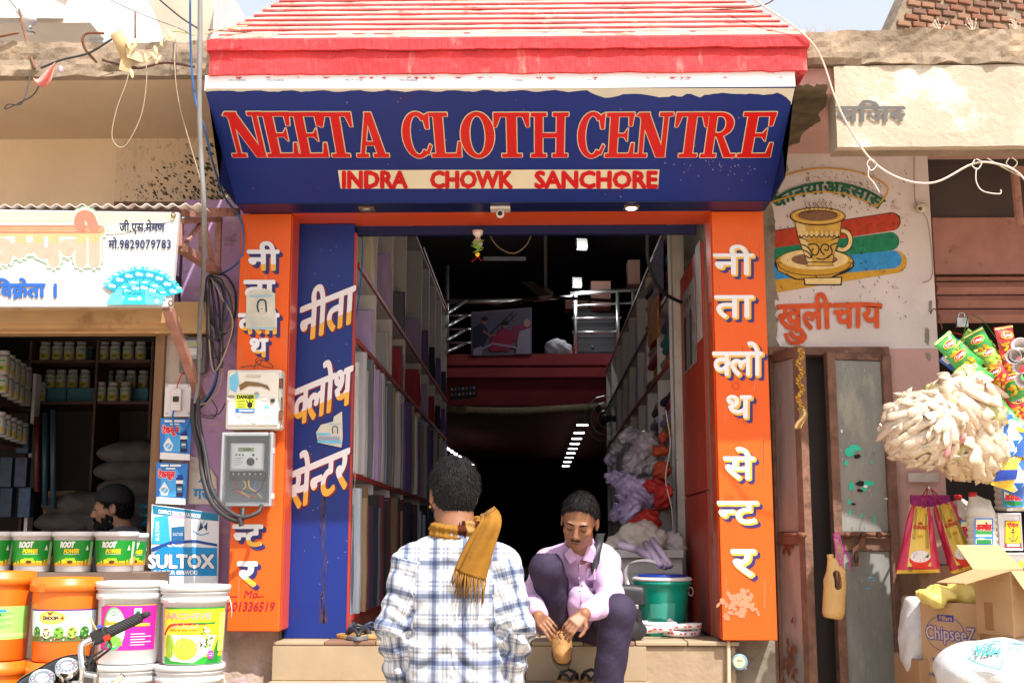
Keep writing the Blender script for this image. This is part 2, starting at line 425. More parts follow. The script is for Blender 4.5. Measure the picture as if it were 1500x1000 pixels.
m_dark = mat('dark_interior', (.05, .04, .038), .9, .3, 3)
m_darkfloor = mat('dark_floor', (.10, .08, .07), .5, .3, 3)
m_rust = mat('rusty_steel', (.16, .065, .035), .8, .4, 18, .5, 60, dirt=(.28, .12, .06, .4, 12))
m_rustpink = mat('faded_red_steel', (.34, .17, .13), .7, .3, 10, .3, 60, dirt=(.16, .07, .04, .4, 9))
m_steel = mat('dull_steel', (.45, .45, .45), .35, .1, 10, metal=.9)
m_chrome = mat('chrome', (.75, .75, .75), .12, .05, 10, metal=1)
m_blackp = mat('black_plastic', (.02, .02, .022), .45, .1, 10)
m_rubber = mat('black_rubber', (.018, .018, .02), .7, .2, 20, .4, 150)
m_wood = mat('brown_wood', (.20, .11, .06), .75, .3, 4, .4, 40, stretch=(6, 6, 1))
m_orange = mat('orange_panel', (.72, .105, .012), .38, .08, 2, dirt=((.56, .14, .05, .24, 3), (.62, .22, .12, .05, 14)), stretch=(2, 2, .5), spec=.25)
m_orangeB = mat('orange_panel_edge', (.64, .075, .010), .38, .08, 2, coat=.25)
m_blue = mat('blue_panel', (.009, .026, .19), .34, .15, 2, dirt=((.03, .02, .13, .2, 3),), spec=.3)
m_bluedk = mat('dark_blue_panel', (.006, .012, .07), .35, .12, 2, spec=.3)
m_redpanel = mat('red_panel', (.42, .045, .018), .45, .15, 3, dirt=(.30, .035, .02, .3, 4), stretch=(2, 2, .5))
m_redbeam = mat('red_render', (.56, .035, .042), .8, .2, 5, .8, 35, dirt=((.60, .15, .13, .34, 9), (.30, .05, .04, .25, 14)), stretch=(1.6, 1, .5))
m_course = mat('dusty_red_render', (.52, .29, .24), .9, .25, 8, .8, 45, dirt=((.46, .08, .055, .45, 12), (.62, .48, .36, .4, 6)), stretch=(.7, 1, 1))
m_tile = mat('worn_beige_tile', (.36, .27, .175), .5, .18, 4, .1, 40, dirt=((.30, .22, .14, .3, 5),))
m_tileD = mat('brown_tile', (.22, .12, .08), .5, .18, 4, .1, 40, dirt=((.34, .26, .18, .3, 5),))
m_plinth = mat('stained_cement', (.34, .25, .165), .9, .2, 4, .4, 30, dirt=((.27, .20, .13, .35, 3), (.44, .35, .25, .3, 5)))
m_gwhite = mat('shelf_white', (.66, .62, .62), .6, .1, 4, dirt=(.42, .36, .33, .25, 4))
m_redtrim = mat('red_trim', (.36, .03, .022), .5, .2, 6)
# cloth shop building ------------------------------------------------
shop = thing('cloth_shop', (0, 6, 0), 'cloth shop building with orange pillars, blue side panel and red stepped eave', 'building')
Yp = 5.85
XL0, XL1 = WX(354, 312, Yp), WX(427, 312, Yp); XR0, XR1 = WX(1042, 312, Yp), WX(1118, 312, Yp)
ZT = WZ(311, Yp); FZ = .93
def pillar(x0, x1, zb, inner):
 mb = MB(); mb.box(x0, x1, Yp, Yp + .19, zb, ZT, m_orange)
 o = mb.build('pillar', shop, bevel=.004); return o
pilL = pillar(XL0, XL1, WZ(925, Yp), 1); pilR = pillar(XR0, XR1, WZ(937, Yp), -1)
# edge strips along the inner corners
for p, xa, xb, zb in ((pilL, XL1 + .001, XL1 + .006, WZ(923, Yp)), (pilR, XR0 - .006, XR0 - .001, WZ(935, Yp))):
 MB().box(xa, xb, Yp + .012, Yp + .185, zb, ZT, m_orangeB).build('edge_strip', p, bevel=.003)
# plinth, steps
PX0, PX1 = WX(405, 935, 5.9), WX(1078, 935, 5.9)
pl = MB(); pl.box(PX0, PX1, 5.9, 6.3, 0, FZ - .02, m_plinth); pl.build('plinth', shop, bevel=.012)
n = 9; xs = [PX0 - .015 + (PX1 - PX0 + .03) * k / n for k in range(n + 1)]
for k in range(n):
 MB().box(xs[k] + .002, xs[k + 1] - .002, 5.885, 6.22, FZ - .018, FZ + (.001 * (k % 3)), m_tileD if k in (1, 6) else m_tile).build('floor_tile', shop, bevel=.004)
SX0, SX1 = WX(398, 988, 5.9), WX(951, 988, 5.9)
for i, (zt, y0) in enumerate([(.75, 5.6), (.57, 5.3), (.39, 5.0), (.21, 4.7)]):
 s = MB(); s.grid(lambda u, v: (SX0 - .02 * i + (SX1 - SX0 + .04 * i) * u, y0 + v * .31, zt), 30, 4, m_plinth)
 s.box(SX0 - .02 * i, SX1 + .02 * i, y0 + .01, y0 + .31, 0 if i == 3 else zt - .25, zt - .012, m_plinth)
 s.box(SX0 - .03 * i, SX1 + .02 * i, y0 - .005, y0 + .3, zt - .035, zt + .001, m_tile); s.build('step', shop, bevel=.01)
# riser slabs on the plinth front
rx = [SX0, WX(590, 960, 5.9), WX(770, 960, 5.9), WX(947, 960, 5.9)]
for a, b in zip(rx[:-1], rx[1:]): MB().box(a + .002, b - .002, 5.888, 5.9, .752, FZ - .02, m_tile).build('riser_slab', shop, bevel=.003)
# rough base under the left pillar
b = MB(); b.grid(lambda u, v: Vector((WX(320, 960, 6.0) + (PX0 - WX(320, 960, 6.0)) * u, 5.96 + .03 * noise.noise(Vector((u * 5, v * 5, 3))), 1.0 * v)), 14, 30, mat('patchy_pink_base', (.46, .34, .26), .95, .3, 6, .8, 30, dirt=((.58, .42, .50, .42, 5), (.30, .22, .15, .3, 9))))
b.build('base_wall', shop, smooth=True)
MB().box(PX1 - .02, WX(1135, 900, 6.0), 6.02, 6.08, 0, 3.2, m_cement).build('cement_margin', shop)
# lintel: blue band with downlights, orange soffit, blue drop bar
ls = MB(); ls.box(XL1 + .001, XR0 - .001, Yp + .0, 6.1, ZT, ZT + .03, m_orangeB); ls.build('soffit', shop)
MB().box(BPx1 + .013 if 0 else XL1 + .002, XR0 - .04, 6.101, 6.14, ZT - .046, ZT - .001, m_bluedk).build('drop_bar', shop)
# the hollow front room closed to light
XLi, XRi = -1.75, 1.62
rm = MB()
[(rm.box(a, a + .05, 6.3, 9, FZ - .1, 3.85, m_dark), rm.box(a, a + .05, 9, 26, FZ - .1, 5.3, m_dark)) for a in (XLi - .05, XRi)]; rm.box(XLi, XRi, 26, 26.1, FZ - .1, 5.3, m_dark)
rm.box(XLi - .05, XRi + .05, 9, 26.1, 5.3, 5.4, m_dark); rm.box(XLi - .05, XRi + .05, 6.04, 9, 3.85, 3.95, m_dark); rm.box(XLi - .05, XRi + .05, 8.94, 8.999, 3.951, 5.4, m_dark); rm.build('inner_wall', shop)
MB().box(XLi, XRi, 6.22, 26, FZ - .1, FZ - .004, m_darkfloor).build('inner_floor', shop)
# wall over the opening behind the sign
MB().box(XL0, XR1, 6.04, 6.099, ZT + .031, 3.9, m_plaster).build('upper_wall', shop)
MB().box(XL0, XL1 - .03, 6.042, 6.3, 0, ZT + .03, m_cement).build('side_wall', shop); MB().box(XR0, XR1, 6.042, 6.3, 0, ZT + .03, m_cement).build('side_wall', shop)
for xa, xb in ((XLi, XL0), (XR1, XRi)): MB().box(xa, xb, 6.15, 6.3, 0, 3.86, m_dark).build('side_wall', shop)
# blue side panel (slightly turned board)
BPx0, BPx1 = XL1 - .02, WX(520, 345, 6.06)
bp = MB(); bp.box(BPx0, BPx1, 6.046, 6.074, FZ + .002, ZT - .002, m_blue); bpo = bp.build('side_panel', shop, bevel=.002)
MB().box(BPx1, BPx1 + .012, 6.044, 6.07, FZ + .002, ZT - .05, m_redtrim).build('panel_edge', bpo)
# right jamb of red boards with a white post behind
xj = XR0 - .012
jm = MB(); z1 = FZ + .01; zm = WZ(722, 6.5)
jm.box(xj, xj + .02, 6.15, 7.1, z1, zm - .004, m_redpanel); j1 = jm.build('door_board', shop, bevel=.003)
jm = MB(); jm.box(xj + .0005, xj + .0205, 6.15, 7.1, zm + .004, 2.905, m_redpanel); jm.build('door_board', shop, bevel=.003)
m_off = mat('chipped_white', (.55, .50, .45), .7, .2, 8, .3, 40, dirt=(.32, .25, .2, .35, 8))
MB().box(xj - .04, xj + .03, 7.11, 7.2, FZ, 3.6, m_off).build('door_post', shop, bevel=.004)
# sign canopy soffit between sign foot and pillars
SBY = 5.68
A = P(345, 298, SBY); Bq = P(1130, 298, SBY)
MB().box(A.x + .004, Bq.x - .004, SBY + .012, Yp - .002, ZT + .002, ZT + .02, mat('indigo_soffit', (.035, .010, .09), .35, .2, 2, spec=.3)).build('sign_soffit', shop)
MB().box(A.x + .004, Bq.x - .004, Yp - .001, 6.039, ZT + .031, ZT + .5, m_dark).build('sign_backing', shop)
# red beam and stepped eave
RY = 5.06; RX0, RX1 = WX(307, 85, RY), WX(1182, 85, RY); RZ0, RZ1 = WZ(106, RY), WZ(58, RY)
zl = WZ(73, RY)
def rough_beam(x0, x1, y0, y1, z0, z1, m, amp, name, nx=110):
 mb = MB(); prof = []
 for t in range(5): prof.append((y0, z0 + (z1 - z0) * t / 4))
 prof += [(y0 + (y1 - y0) * .3, z1), (y1, z1), (y1, z0), (y0 + (y1 - y0) * .3, z0)]
 vs = []; L = len(prof)
 for i in range(nx + 1):
  x = x0 + (x1 - x0) * i / nx; e = 1.5 if i < 3 or i > nx - 3 else 1
  for k, (y, z) in enumerate(prof):
   d = noise.noise_vector(Vector((x * 9, y * 9, z * 9))) * amp * e + noise.noise_vector(Vector((x * 40, y * 9, z * 40))) * amp * .5
   if y == y1: d = Vector()
   vs.append((x, y + d.y, z + d.z))
 fs = [(i * L + k, (i + 1) * L + k, (i + 1) * L + (k + 1) % L, i * L + (k + 1) % L) for i in range(nx) for k in range(L)]
 fs += [list(range(L)), [nx * L + k for k in range(L)][::-1]]
 mb.add(vs, fs, m); return mb.build(name, shop)
rough_beam(RX0, RX1, RY, 5.95, RZ0, zl - .002, m_redbeam, .006, 'eave_beam')
rough_beam(RX0 - .01, RX1 + .01, RY - .018, 5.95, zl, RZ1, m_redbeam, .004, 'eave_lip')
cy, cz = RY - .012, RZ1; sy, szz = .024, .0335; c0, c1 = RX0, RX1
for k in range(18):
 y0 = cy + k * sy; z0 = cz + k * szz; x0 = c0 + k * .032; x1 = c1 - k * .032; h = szz * (1.25 if k == 0 else 1)
 nx = 60; prof = [(y0, z0 + .0003), (y0 + sy * .32, z0 + h * .32), (y0 + sy * 1.25, z0 + h - .0003), (6.0, z0 + h - .0003), (6.0, z0 + .0003)]
 vs = []; L = 5
 for i in range(nx + 1):
  t = i / nx; x = x0 + (x1 - x0) * t
  for q, (y, z) in enumerate(prof):
   w = noise.noise(Vector((x * 6, z * 30, k))) * .0035 + noise.noise(Vector((x * 30, z * 30, k))) * .002 if q < 3 else 0
   vs.append((x, y + w, z + (w * .5 if q < 2 else 0)))
 fs = [(i * L + q, (i + 1) * L + q, (i + 1) * L + (q + 1) % L, i * L + (q + 1) % L) for i in range(nx) for q in range(L)] + [list(range(L)), [nx * L + q for q in range(L)][::-1]]
 mb = MB(); mb.add(vs, fs, m_course); mb.m = [mb.mi(m_course)] * len(fs)
 rt = mb.mi(m_redbeam)
 for i in range(nx): mb.m[i * L + 4] = rt; mb.m[i * L] = rt
 mb.build('eave_course', shop)
MB().box(RX0 + .62, RX1 - .62, 5.48, 6.0, cz + 18 * szz, cz + 18 * szz + .3, m_redbeam).build('parapet', shop)
# indoors: mezzanine ------------------------------------------------
MY = 14.0
mz0 = WZ(600, MY); mzt = WZ(520, MY)
mb = MB(); prof = [(MY + .0, WZ(533, MY)), (MY - .10, WZ(536, MY)), (MY - .10, mzt), (MY + 12, mzt), (MY + 12, mz0 + .1), (MY + .35, mz0 + .05), (MY + .25, WZ(590, MY)), (MY + .08, WZ(556, MY)), (MY - .06, WZ(553, MY)), (MY - .06, WZ(540, MY))]
mb.prism([(XLi + .01, a, b) for a, b in prof], (XRi - XLi - .02, 0, 0), mat('mezzanine_maroon', (.38, .06, .07), .95, .15, 3)); mb.build('mezzanine', shop)
mb = MB(); mb.tube(catm([(XLi + .3, MY - .02, WZ(597, MY)), (-.4, MY - .1, WZ(603, MY)), (.3, MY - .1, WZ(600, MY)), (XRi - .3, MY - .02, WZ(590, MY))], 8), .045, mat('gilt_trim', (.30, .24, .14), .6, .4, 30)); mb.build('gilt_moulding', shop, smooth=True)
rl = thing('balcony_railing', (0, MY, mzt), 'steel railing along the mezzanine inside the dark shop', 'railing')
ry = MY + .1
for px in (583, 655, 843, 905, 928):
 MB().tube([P(px, 521, ry), P(px, 428 if px > 800 else 388, ry)], .024, m_steel).build('post', rl, smooth=True)
for a, b, r in (((835, 430), (935, 424), .026), ((838, 448), (935, 443), .014), ((838, 467), (910, 465), .018), ((838, 487), (905, 486), .018), ((640, 442), (765, 441), .03), ((640, 462), (690, 462), .014), ((640, 482), (690, 482), .014), ((640, 502), (690, 502), .014), ((780, 440), (838, 434), .02)):
 MB().tube([P(*a, ry), P(*b, ry)], r, m_steel).build('rail', rl, smooth=True)
for (a, ya), (b, yb) in ((((655, 459), 12.2), ((683, 440), 14)), (((655, 478), 12.2), ((683, 462), 14)), (((655, 498), 12.2), ((683, 482), 14)), (((655, 515), 12.2), ((683, 502), 14))):
 MB().tube([P(*a, ya), P(*b, yb)], .02, m_steel).build('rail', rl, smooth=True)
# picture leaning on the railing: three people, a stair
pc = thing('framed_picture', P(735, 520, 13.85), 'large faded colour picture of three people standing on the mezzanine edge', 'picture')
mb = MB(); a, b_, c_, d_ = P(690, 521, 13.85), P(779, 519, 13.85), P(779, 450, 13.85), P(690, 457, 13.85)
mb.prism([a, b_, c_, d_], (0, .05, 0), mat('picture_ground', (.15, .11, .17), .5, .2, 6)); mb.build('board', pc)
mb = MB(); pr = Print(mb, pxmap(13.84), dz=.001)
d1 = ink(25, 30, 70); sk = ink(150, 95, 85); mg = ink(150, 25, 70); wt = ink(150, 140, 165); bn = ink(70, 35, 60)
pr.poly([(692, 460), (777, 452), (777, 485), (692, 500)], ink(88, 80, 105)); pr.stroke([(712, 494), (752, 456)], 2, d1); pr.stroke([(716, 500), (758, 458)], 1.5, d1)
for k in range(5): pr.stroke([(722 + k * 7, 485 - k * 6), (722 + k * 7, 494 - k * 6)], 1.2, d1)
pr.poly([(750, 478), (777, 470), (777, 500), (748, 500)], ink(130, 40, 80))
pr.poly([(693, 480), (705, 473), (713, 480), (716, 492), (708, 508), (694, 512)], d1); pr.ell(710, 470, 4.5, 5, sk); pr.ell(710, 467, 5, 3.5, BLACK); pr.poly([(694, 511), (706, 506), (706, 520), (692, 520)], wt)
pr.stroke([(708, 484), (718, 492), (728, 490)], 3, sk)
pr.poly([(728, 488), (738, 481), (748, 484), (752, 500), (745, 514), (718, 514), (716, 502)], mg); pr.ell(740, 476, 4, 5, sk); pr.ell(740, 473, 5, 4, BLACK)
pr.ell(772, 473, 5, 6, ink(175, 130, 120)); pr.poly([(761, 485), (777, 480), (777, 518), (756, 518), (758, 500)], wt); pr.stroke([(702, 513), (722, 503), (752, 508), (772, 516)], 3, wt)
mb.build('print', pc)
# printed strip on the mezzanine front
pst = MB().prism([P(659, 586, 13.7), P(698, 582, 13.7), P(699, 563, 13.7), P(658, 566, 13.7)], (0, .02, 0), BLACK)
pst = pst.build('board'); tag(pst, 'small dark printed strip on the curved mezzanine front', 'poster')
mb = MB(); pr = Print(mb, pxmap(13.69), dz=.001)
for k in range(14): pr.ell(662 + (k % 7) * 5.4, 570 + (k // 7) * 8 - (k % 7) * .4, 1.8, 2.2, [wt, sk, ink(110, 70, 150)][k % 3])
mb.build('print', pst)
# cartons, drawers, sack and lamps upstairs
m_carton2 = mat('pinkish_carton', (.32, .17, .13), .8, .15, 4)
for px0, py0, px1, py1, Y, lb in ((866, 412, 895, 449, 14.6, 'open carton standing on the mezzanine behind the railing'), (920, 381, 938, 416, 14.9, 'tall pink carton high at the right end of the mezzanine'), (828, 436, 862, 452, 15.2, 'flat pile of cartons beside the open carton upstairs')):
 o = MB().box(WX(px0, py1, Y), WX(px1, py1, Y), Y, Y + .3, WZ(py1, Y), WZ(py0, Y), m_carton2).build('carton', bevel=.004); tag(o, lb, 'box')
dr = thing('drawer_cabinet', P(870, 520, 15), 'dark grey drawer cabinet on the mezzanine behind the railing', 'cabinet')
MB().box(WX(842, 500, 15), WX(905, 500, 15), 15, 15.5, mzt, WZ(452, 15), mat('dark_cabinet', (.035, .04, .05), .5)).build('case', dr)
for k in range(3):
 MB().box(WX(846, 500, 15), WX(900, 500, 15), 14.98, 15, WZ(516 - k * 21, 15), WZ(500 - k * 21, 15), mat('dark_cabinet_front', (.06, .065, .08), .5)).build('drawer', dr)
 MB().ball(P(868, 508 - k * 21, 14.95), .02, m_steel, 6).build('knob', dr)
sk_ = SDF((.1, 13.6, mzt - .1), (.7, 14.4, mzt + .4), .02); c = P(815, 511, 14.0)
sk_.ell((c.x, c.y, c.z), (.16, .12, .12), .03).ell((c.x + .12, c.y, c.z - .03), (.07, .08, .07), .04).fold(lambda p: .01 * np.sin(p[:, 0] * 50 + 3 * np.sin(p[:, 2] * 30)))
o = sk_.build('sack', mat('grey_sack', (.30, .29, .33), .7)); tag(o, 'small pale sack lying on the mezzanine floor by the railing', 'sack')
m_led = mat('lit_tube', (.9, .95, 1.0), emit=8); m_led2 = mat('lit_tube_warm', (1.0, .9, .8), emit=14)
def ceil_light(a, b, Y, w, lb, name='tube_light'):
 o = thing(name, P((a[0] + b[0]) / 2, (a[1] + b[1]) / 2, Y), lb, 'light', 'tube lights on the low ceiling at the back of the shop')
 A_ = P(*a, Y); B_ = P(*b, Y)
 MB().bar(A_ + Vector((0, 0, .012)), B_ + Vector((0, 0, .012)), w * 1.4, .02, m_gwhite).build('housing', o)
 MB().bar(A_ - Vector((0, 0, .004)), B_ - Vector((0, 0, .004)), w, .012, m_led).build('tube', o)
for k in range(9):
 t = k / 8; y = 622 + 60 * t ** .8; Y = 1.4 * 1800 / (790 - y) * .985; x = 785 + (853 - 785) * (790 - y) / 168; w = 8 * (790 - y) / 168
 ceil_light((x - w, y), (x + w, y), Y, .05, 'short lit tube in the right hand row on the shop ceiling')
for k in range(7):
 t = k / 6; y = 655 + 24 * t; x = 653 + 36 * t; ceil_light((x - 5, y - 2), (x + 5, y + 1.5), 17.5 + 3 * t, .05, 'short lit tube in the left hand row on the shop ceiling')
m_spot = mat('lit_spot', (1, 1, .97), emit=10)
for px, py, Y, lb in ((852, 358, 12.5, 'upper bright spotlight high in the dark shop'), (845, 414, 14.2, 'lower bright spotlight above the mezzanine railing')):
 o = thing('spotlight', P(px, py, Y), lb, 'light'); s_ = .05
 MB().obox(P(px, py, Y), (.11, .06, .11), (R_(-20), 0, R_(10)), mat('spot_frame', (.3, .3, .28), .5)).build('frame', o)
 for dx in (-.022, .022): MB().ball(P(px, py, Y) + Vector((dx, -.035, -.01)), .02, m_spot, 8).build('bulb', o)
 ld = bpy.data.lights.new('spot_glow', 'POINT'); ld.energy = 9; ld.shadow_soft_size = .05; lo = bpy.data.objects.new('spot_glow', ld); COL.objects.link(lo); lo.location = P(px, py, Y) + Vector((0, -.25, -.15))
tl = MB(); tl.bar(P(708, 379, 10.5), P(770, 379, 10.5), .03, .03, mat('dim_tube', (.5, .5, .55), .5, emit=.02)); tag(tl.build('tube_light'), 'dim fluorescent tube across the dark upper ceiling', 'light')  # faint emission put on the tube
fr = thing('ceiling_fan', P(799, 428, 9.2), 'ceiling fan on a long rod hanging in the dark shop', 'fan')
MB().tube([P(799, 330, 9.2), P(799, 425, 9.2)], .012, mat('fan_rod', (.25, .24, .22), .5)).build('rod', fr); MB().lathe([(.02, .03), (.06, 0), (.05, -.05), (.01, -.06)], P(799, 428, 9.2), mat('fan_body', (.22, .2, .18), .5), 14).build('motor', fr, smooth=True)
for k in range(3):
 a = k * 2.09 + .3; MB().obox(P(799, 431, 9.2) + Vector((math.cos(a) * .3, math.sin(a) * .3, -.02)), (.5, .09, .006), (0, 0, a), m_dark).build('blade', fr)
# wall fan on the right
wf = thing('wall_fan', P(886, 613, 12.3), 'round wire wall fan at the far end of the right shelves', 'fan'); c = P(886, 613, 12.3)
for r in (.20, .14, .07): MB().tube([c + Vector((r * math.cos(a * .4), .0, r * 1.15 * math.sin(a * .4))) for a in range(16)], .006, m_steel, 5, closed=True).build('cage_ring', wf)
MB().ball(c, .05, m_blackp).build('hub', wf)
for k in range(3): MB().obox(c + Vector((math.cos(k * 2.09) * .09, .01, math.sin(k * 2.09) * .09)), (.14, .004, .06), (0, -k * 2.09, 0), m_dark).build('blade', wf)
# power units: small hanging lemon and chilli charm under the lintel
ch = thing('lemon_chilli_charm', P(700, 345, 6.05), 'lemon and chilli charm hanging under the orange lintel', 'charm'); c = P(700, 338, 6.05)
MB().lathe([(.028, 0), (.024, -.02), (.012, -.03), (.012, -.05)], c, mat('socket_white', (.7, .62, .55), .5), 12).build('lamp_holder', ch, smooth=True)
MB().ball(c + Vector((0, 0, -.065)), (.026, .026, .03), mat('bulb_glass', (.45, .42, .4), .1, spec=.8)).build('bulb', ch, smooth=True)
for k in range(8):
 a = k * .8; p = c + Vector((0, -.01, -.062 - k * .007)); MB().tube([p + Vector((-.03 * math.cos(a), -.012 * math.sin(a) - .016, -.006)), p + Vector((0, -.02, 0)), p + Vector((.034 * math.cos(a), .01 * math.sin(a) - .016, .006))], [.002, .004, .0015], mat('chilli_green', (.20, .34, .03), .4), 6).build('chilli', ch, smooth=True)
MB().ball(c + Vector((0, -.02, -.128)), (.013, .013, .012), mat('lemon', (.85, .55, .03), .4)).build('lemon', ch, smooth=True)
MB().tube([c + Vector((0, -.02, -.03)), c + Vector((0, -.02, -.14)), c + Vector((-.028, -.02, -.165))], .0015, RED, 5).build('thread', ch); MB().tube([c + Vector((0, -.02, -.14)), c + Vector((.022, -.02, -.16))], .0015, RED, 5).build('thread', ch)
wire('cable', [P(716, 342, 7), P(730, 362, 7), P(752, 371, 7), P(770, 360, 7), P(778, 345, 7)], .004, mat('tan_cable', (.35, .25, .16)), 'thin brown wire looped under the dark ceiling just inside the door')
# left wall block --------------------------------------------------------
lw = thing('seed_shop', (-3, 6.1, 0), 'low plastered shop building with purple wall on the left, concrete canopy above', 'building')
xl = WX(345, 300, 6.05)
MB().box(WX(262, 500, 6.05), XL0 - .001, 6.05, 6.14, 0, WZ(290, 6.05), m_purple).build('purple_wall', lw)
mbp = MB(); xs0 = WX(-60, 240, 6.1); xs1 = WX(352, 240, 6.1)
mbp.box(xs0 - .5, WX(170, 240, 6.1), 6.1, 6.2, WZ(318, 6.1), WZ(120, 6.1), m_plaster); mbp.build('wall', lw)
MB().box(WX(170, 240, 6.1), xs1 + .1, 6.1, 6.2, WZ(292, 6.1), WZ(120, 6.1), m_plmould).build('wall', lw)
# ragged canopy slab
def ragged_slab(name, x0, x1, y0, y1, z0, z1, m, par, amp=.02, nx=90, under=None):
 vs = []; rows = 7; prof = [(y0, z0 + (z1 - z0) * t / (rows - 1)) for t in range(rows)]; prof += [(y0 + .08, z1), (y1, z1), (y1, z0), (y0 + .05, z0)]; L = len(prof)
 for i in range(nx + 1):
  x = x0 + (x1 - x0) * i / nx
  for k, (y, z) in enumerate(prof):
   q = Vector((x * 5, z * 14, 1)); a = amp * (1.4 if k in (0, 1, 6) else .7)
   d = noise.noise(q) * a + noise.noise(q * 4) * a * .6
   vs.append((x, y + (d if k < 8 else 0), z + ((noise.noise(Vector((x * 9, k * .3, 7))) * amp * .9 if k in (0, 5, 6, 7) else 0))))
 fs = [(i * L + k, (i + 1) * L + k, (i + 1) * L + (k + 1) % L, i * L + (k + 1) % L) for i in range(nx) for k in range(L)] + [list(range(L)), [nx * L + k for k in range(L)][::-1]]
 mb = MB(); mb.add(vs, fs, m); u = mb.mi(under or m)
 for i in range(nx): mb.m[i * L + 8] = u; mb.m[i * L + 9] = u
 return mb.build(name, par)
ragged_slab('canopy_slab', -3.6, WX(303, 80, 5.23), 5.23, 6.1, WZ(107, 5.23), WZ(56, 5.23), m_conc, lw, .022, under=mat('tan_soffit', (.50, .38, .26), .9, .1, 2, .15, 40, dirt=((.38, .28, .18, .25, 2),)))
# awning: steel beam + corrugated sheet
aw = thing('awning', (-2, 5.2, 2.8), 'corrugated metal awning edge above the white shop banner', 'awning')
ay = 5.15; az = WZ(297, ay); ax0 = -3.4; ax1 = WX(300, 298, ay)
m_corr = mat('painted_tin', (.62, .56, .52), .6, .2, 6, dirt=(.34, .20, .14, .3, 6))
mb = MB(); NX = 420
mb.grid(lambda u, v: (ax0 + (ax1 - ax0) * u, ay + .1 * v, az + .0 * v + .007 * math.sin(u * NX * .52)), NX, 2, m_corr); mb.build('corrugated_sheet', aw, smooth=True, solid=.003)
MB().box(ax0, WX(262, 305, 5.17), 5.18, 5.22, WZ(315, 5.18), az - .014, mat('dark_beam', (.07, .035, .025), .7, .3, 8)).build('beam', aw)
MB().bar(P(262, 311, 5.2), P(345, 311, 5.9), .05, .04, m_rustpink).build('beam', aw)
for a, b, w in (((264, 324, 5.2), (322, 321, 6.0), .03), ((321, 318, 6.0), (318, 395, 6.0), .03), ((264, 362, 5.2), (318, 398, 6.0), .045), ((270, 360, 5.25), (295, 325, 5.6), .018), ((296, 328, 5.6), (296, 390, 5.65), .03), ((300, 328, 5.7), (312, 392, 5.9), .02), ((264, 320, 5.2), (264, 362, 5.2), .025)):
 MB().bar(P(*a), P(*b), w, w * .8, m_rustpink).build('bracket_bar', aw, bevel=.002)
MB().bar(P(245, 450, 5.22), P(296, 588, 6.0), .04, .045, m_rustpink).build('strut', aw, bevel=.003)
# banner
bn_ = thing('shop_banner', P(130, 448, ay), 'white printed banner with faded large letters and blue seed packets over the left shop', 'sign')
mb = MB(); mb.prism([P(-60, 449, ay), P(251, 449, ay), P(262, 311, ay), P(-60, 306, ay)], (0, .03, 0), mat('banner_vinyl', (.50, .50, .49), .45, .05, 2, coat=.1)); mb.build('panel', bn_)
mb = MB(); pr = Print(mb, pxmap(ay - .002), dz=.0004)
pr.poly([(-60, 308), (258, 313), (256, 322), (150, 330), (-60, 336)], mat('banner_tint', (.56, .58, .34), .45, .15, 3))
pr.poly([(-60, 334), (130, 329), (256, 322), (180, 342), (-60, 352)], mat('banner_tint_pale', (.60, .61, .46), .45, .1, 3))
fa, fb, fc = ink(140, 175, 140), ink(200, 200, 196), ink(182, 156, 112)
pr.text('कम्पनी', -36, 386, 82, fc, bold=.075, width=184, outline=(fa, .055));
pr.text('कम्पनी', -36, 386, 82, fb, bold=.105, width=184); pr.text('कम्पनी', -36, 386, 82, fc, bold=.07, width=184, split=(.42, ink(168, 152, 134)))
V_, F_, w_ = shape_text('कम्पनी'); v2, f2 = clip(V_, F_, 1, .60, False); pr.geo(v2, f2, -36, 386, 184 / w_, 82, ink(200, 110, 90), .06)
db = ink(22, 36, 80)
pr.text('जी.एस.मेमण', 175, 339, 19, db, bold=.022, width=66); pr.text('मो.9829079783', 159, 364, 18.5, db, bold=.02, width=92)
pr.text('विक्रेता ।', -6, 435, 30, ink(30, 90, 200), bold=.03, width=88, outline=(db, .014))
tq = [ink(40, 180, 195), ink(90, 205, 215), ink(20, 140, 165), ink(150, 225, 225)]
def fan(cx, cy, r0, r1, a0, a1, n):
 for k in range(n):
  a = R_(a0 + (a1 - a0) * k / n); b = R_(a0 + (a1 - a0) * (k + 1) / n) - .03
  q = lambda r, t: (cx + r * math.cos(t), cy - r * math.sin(t) * .85)
  pr.poly([q(r0, a), q(r1, a), q(r1, b), q(r0, b)], tq[1 if k % 2 else 0]); m_ = (a + b) / 2
  pr.poly([q(r0 + 2, a - .02), q(r1 - 6, a - .02), q(r1 - 6, b + .04), q(r0 + 2, b + .04)], tq[2])
  e = q((r0 + r1) / 2, m_); pr.ell(e[0] - 2, e[1] + 1, 3.5, 3, tq[3]); pr.ell(e[0] + 3, e[1] + 2, 2.5, 2, WHITE); e2 = q(r1 - 3, m_); pr.ell(e2[0], e2[1], 4, 1.2, WHITE)
fan(206, 446, 42, 66, 20, 150, 8); fan(206, 446, 20, 42, 22, 165, 6)
pr.poly([(155, 446), (163, 430), (178, 424), (182, 446)], tq[1]); pr.poly([(180, 446), (183, 427), (211, 425), (213, 446)], tq[0]); pr.poly([(213, 446), (212, 424), (242, 434), (236, 446)], tq[1])
pr.text('ORGANIC', 184, 432, 7, db, width=26); pr.text('ORGANIC', 214, 434, 7, db, width=25, tf=lambda a, b: (a, b - a * .25)); pr.ell(204, 437, 3, 3, WHITE); pr.ell(230, 441, 3, 3, WHITE)
pr.rect(188, 436, 200, 440, tq[3]); mb.build('print', bn_)
for x, y in ((254, 315), (250, 444)): MB().tube([P(x + 3 * math.cos(a), y + 4 * math.sin(a), ay - .01) for a in range(6)], .003, m_rust, 5, closed=True).build('eyelet', bn_)
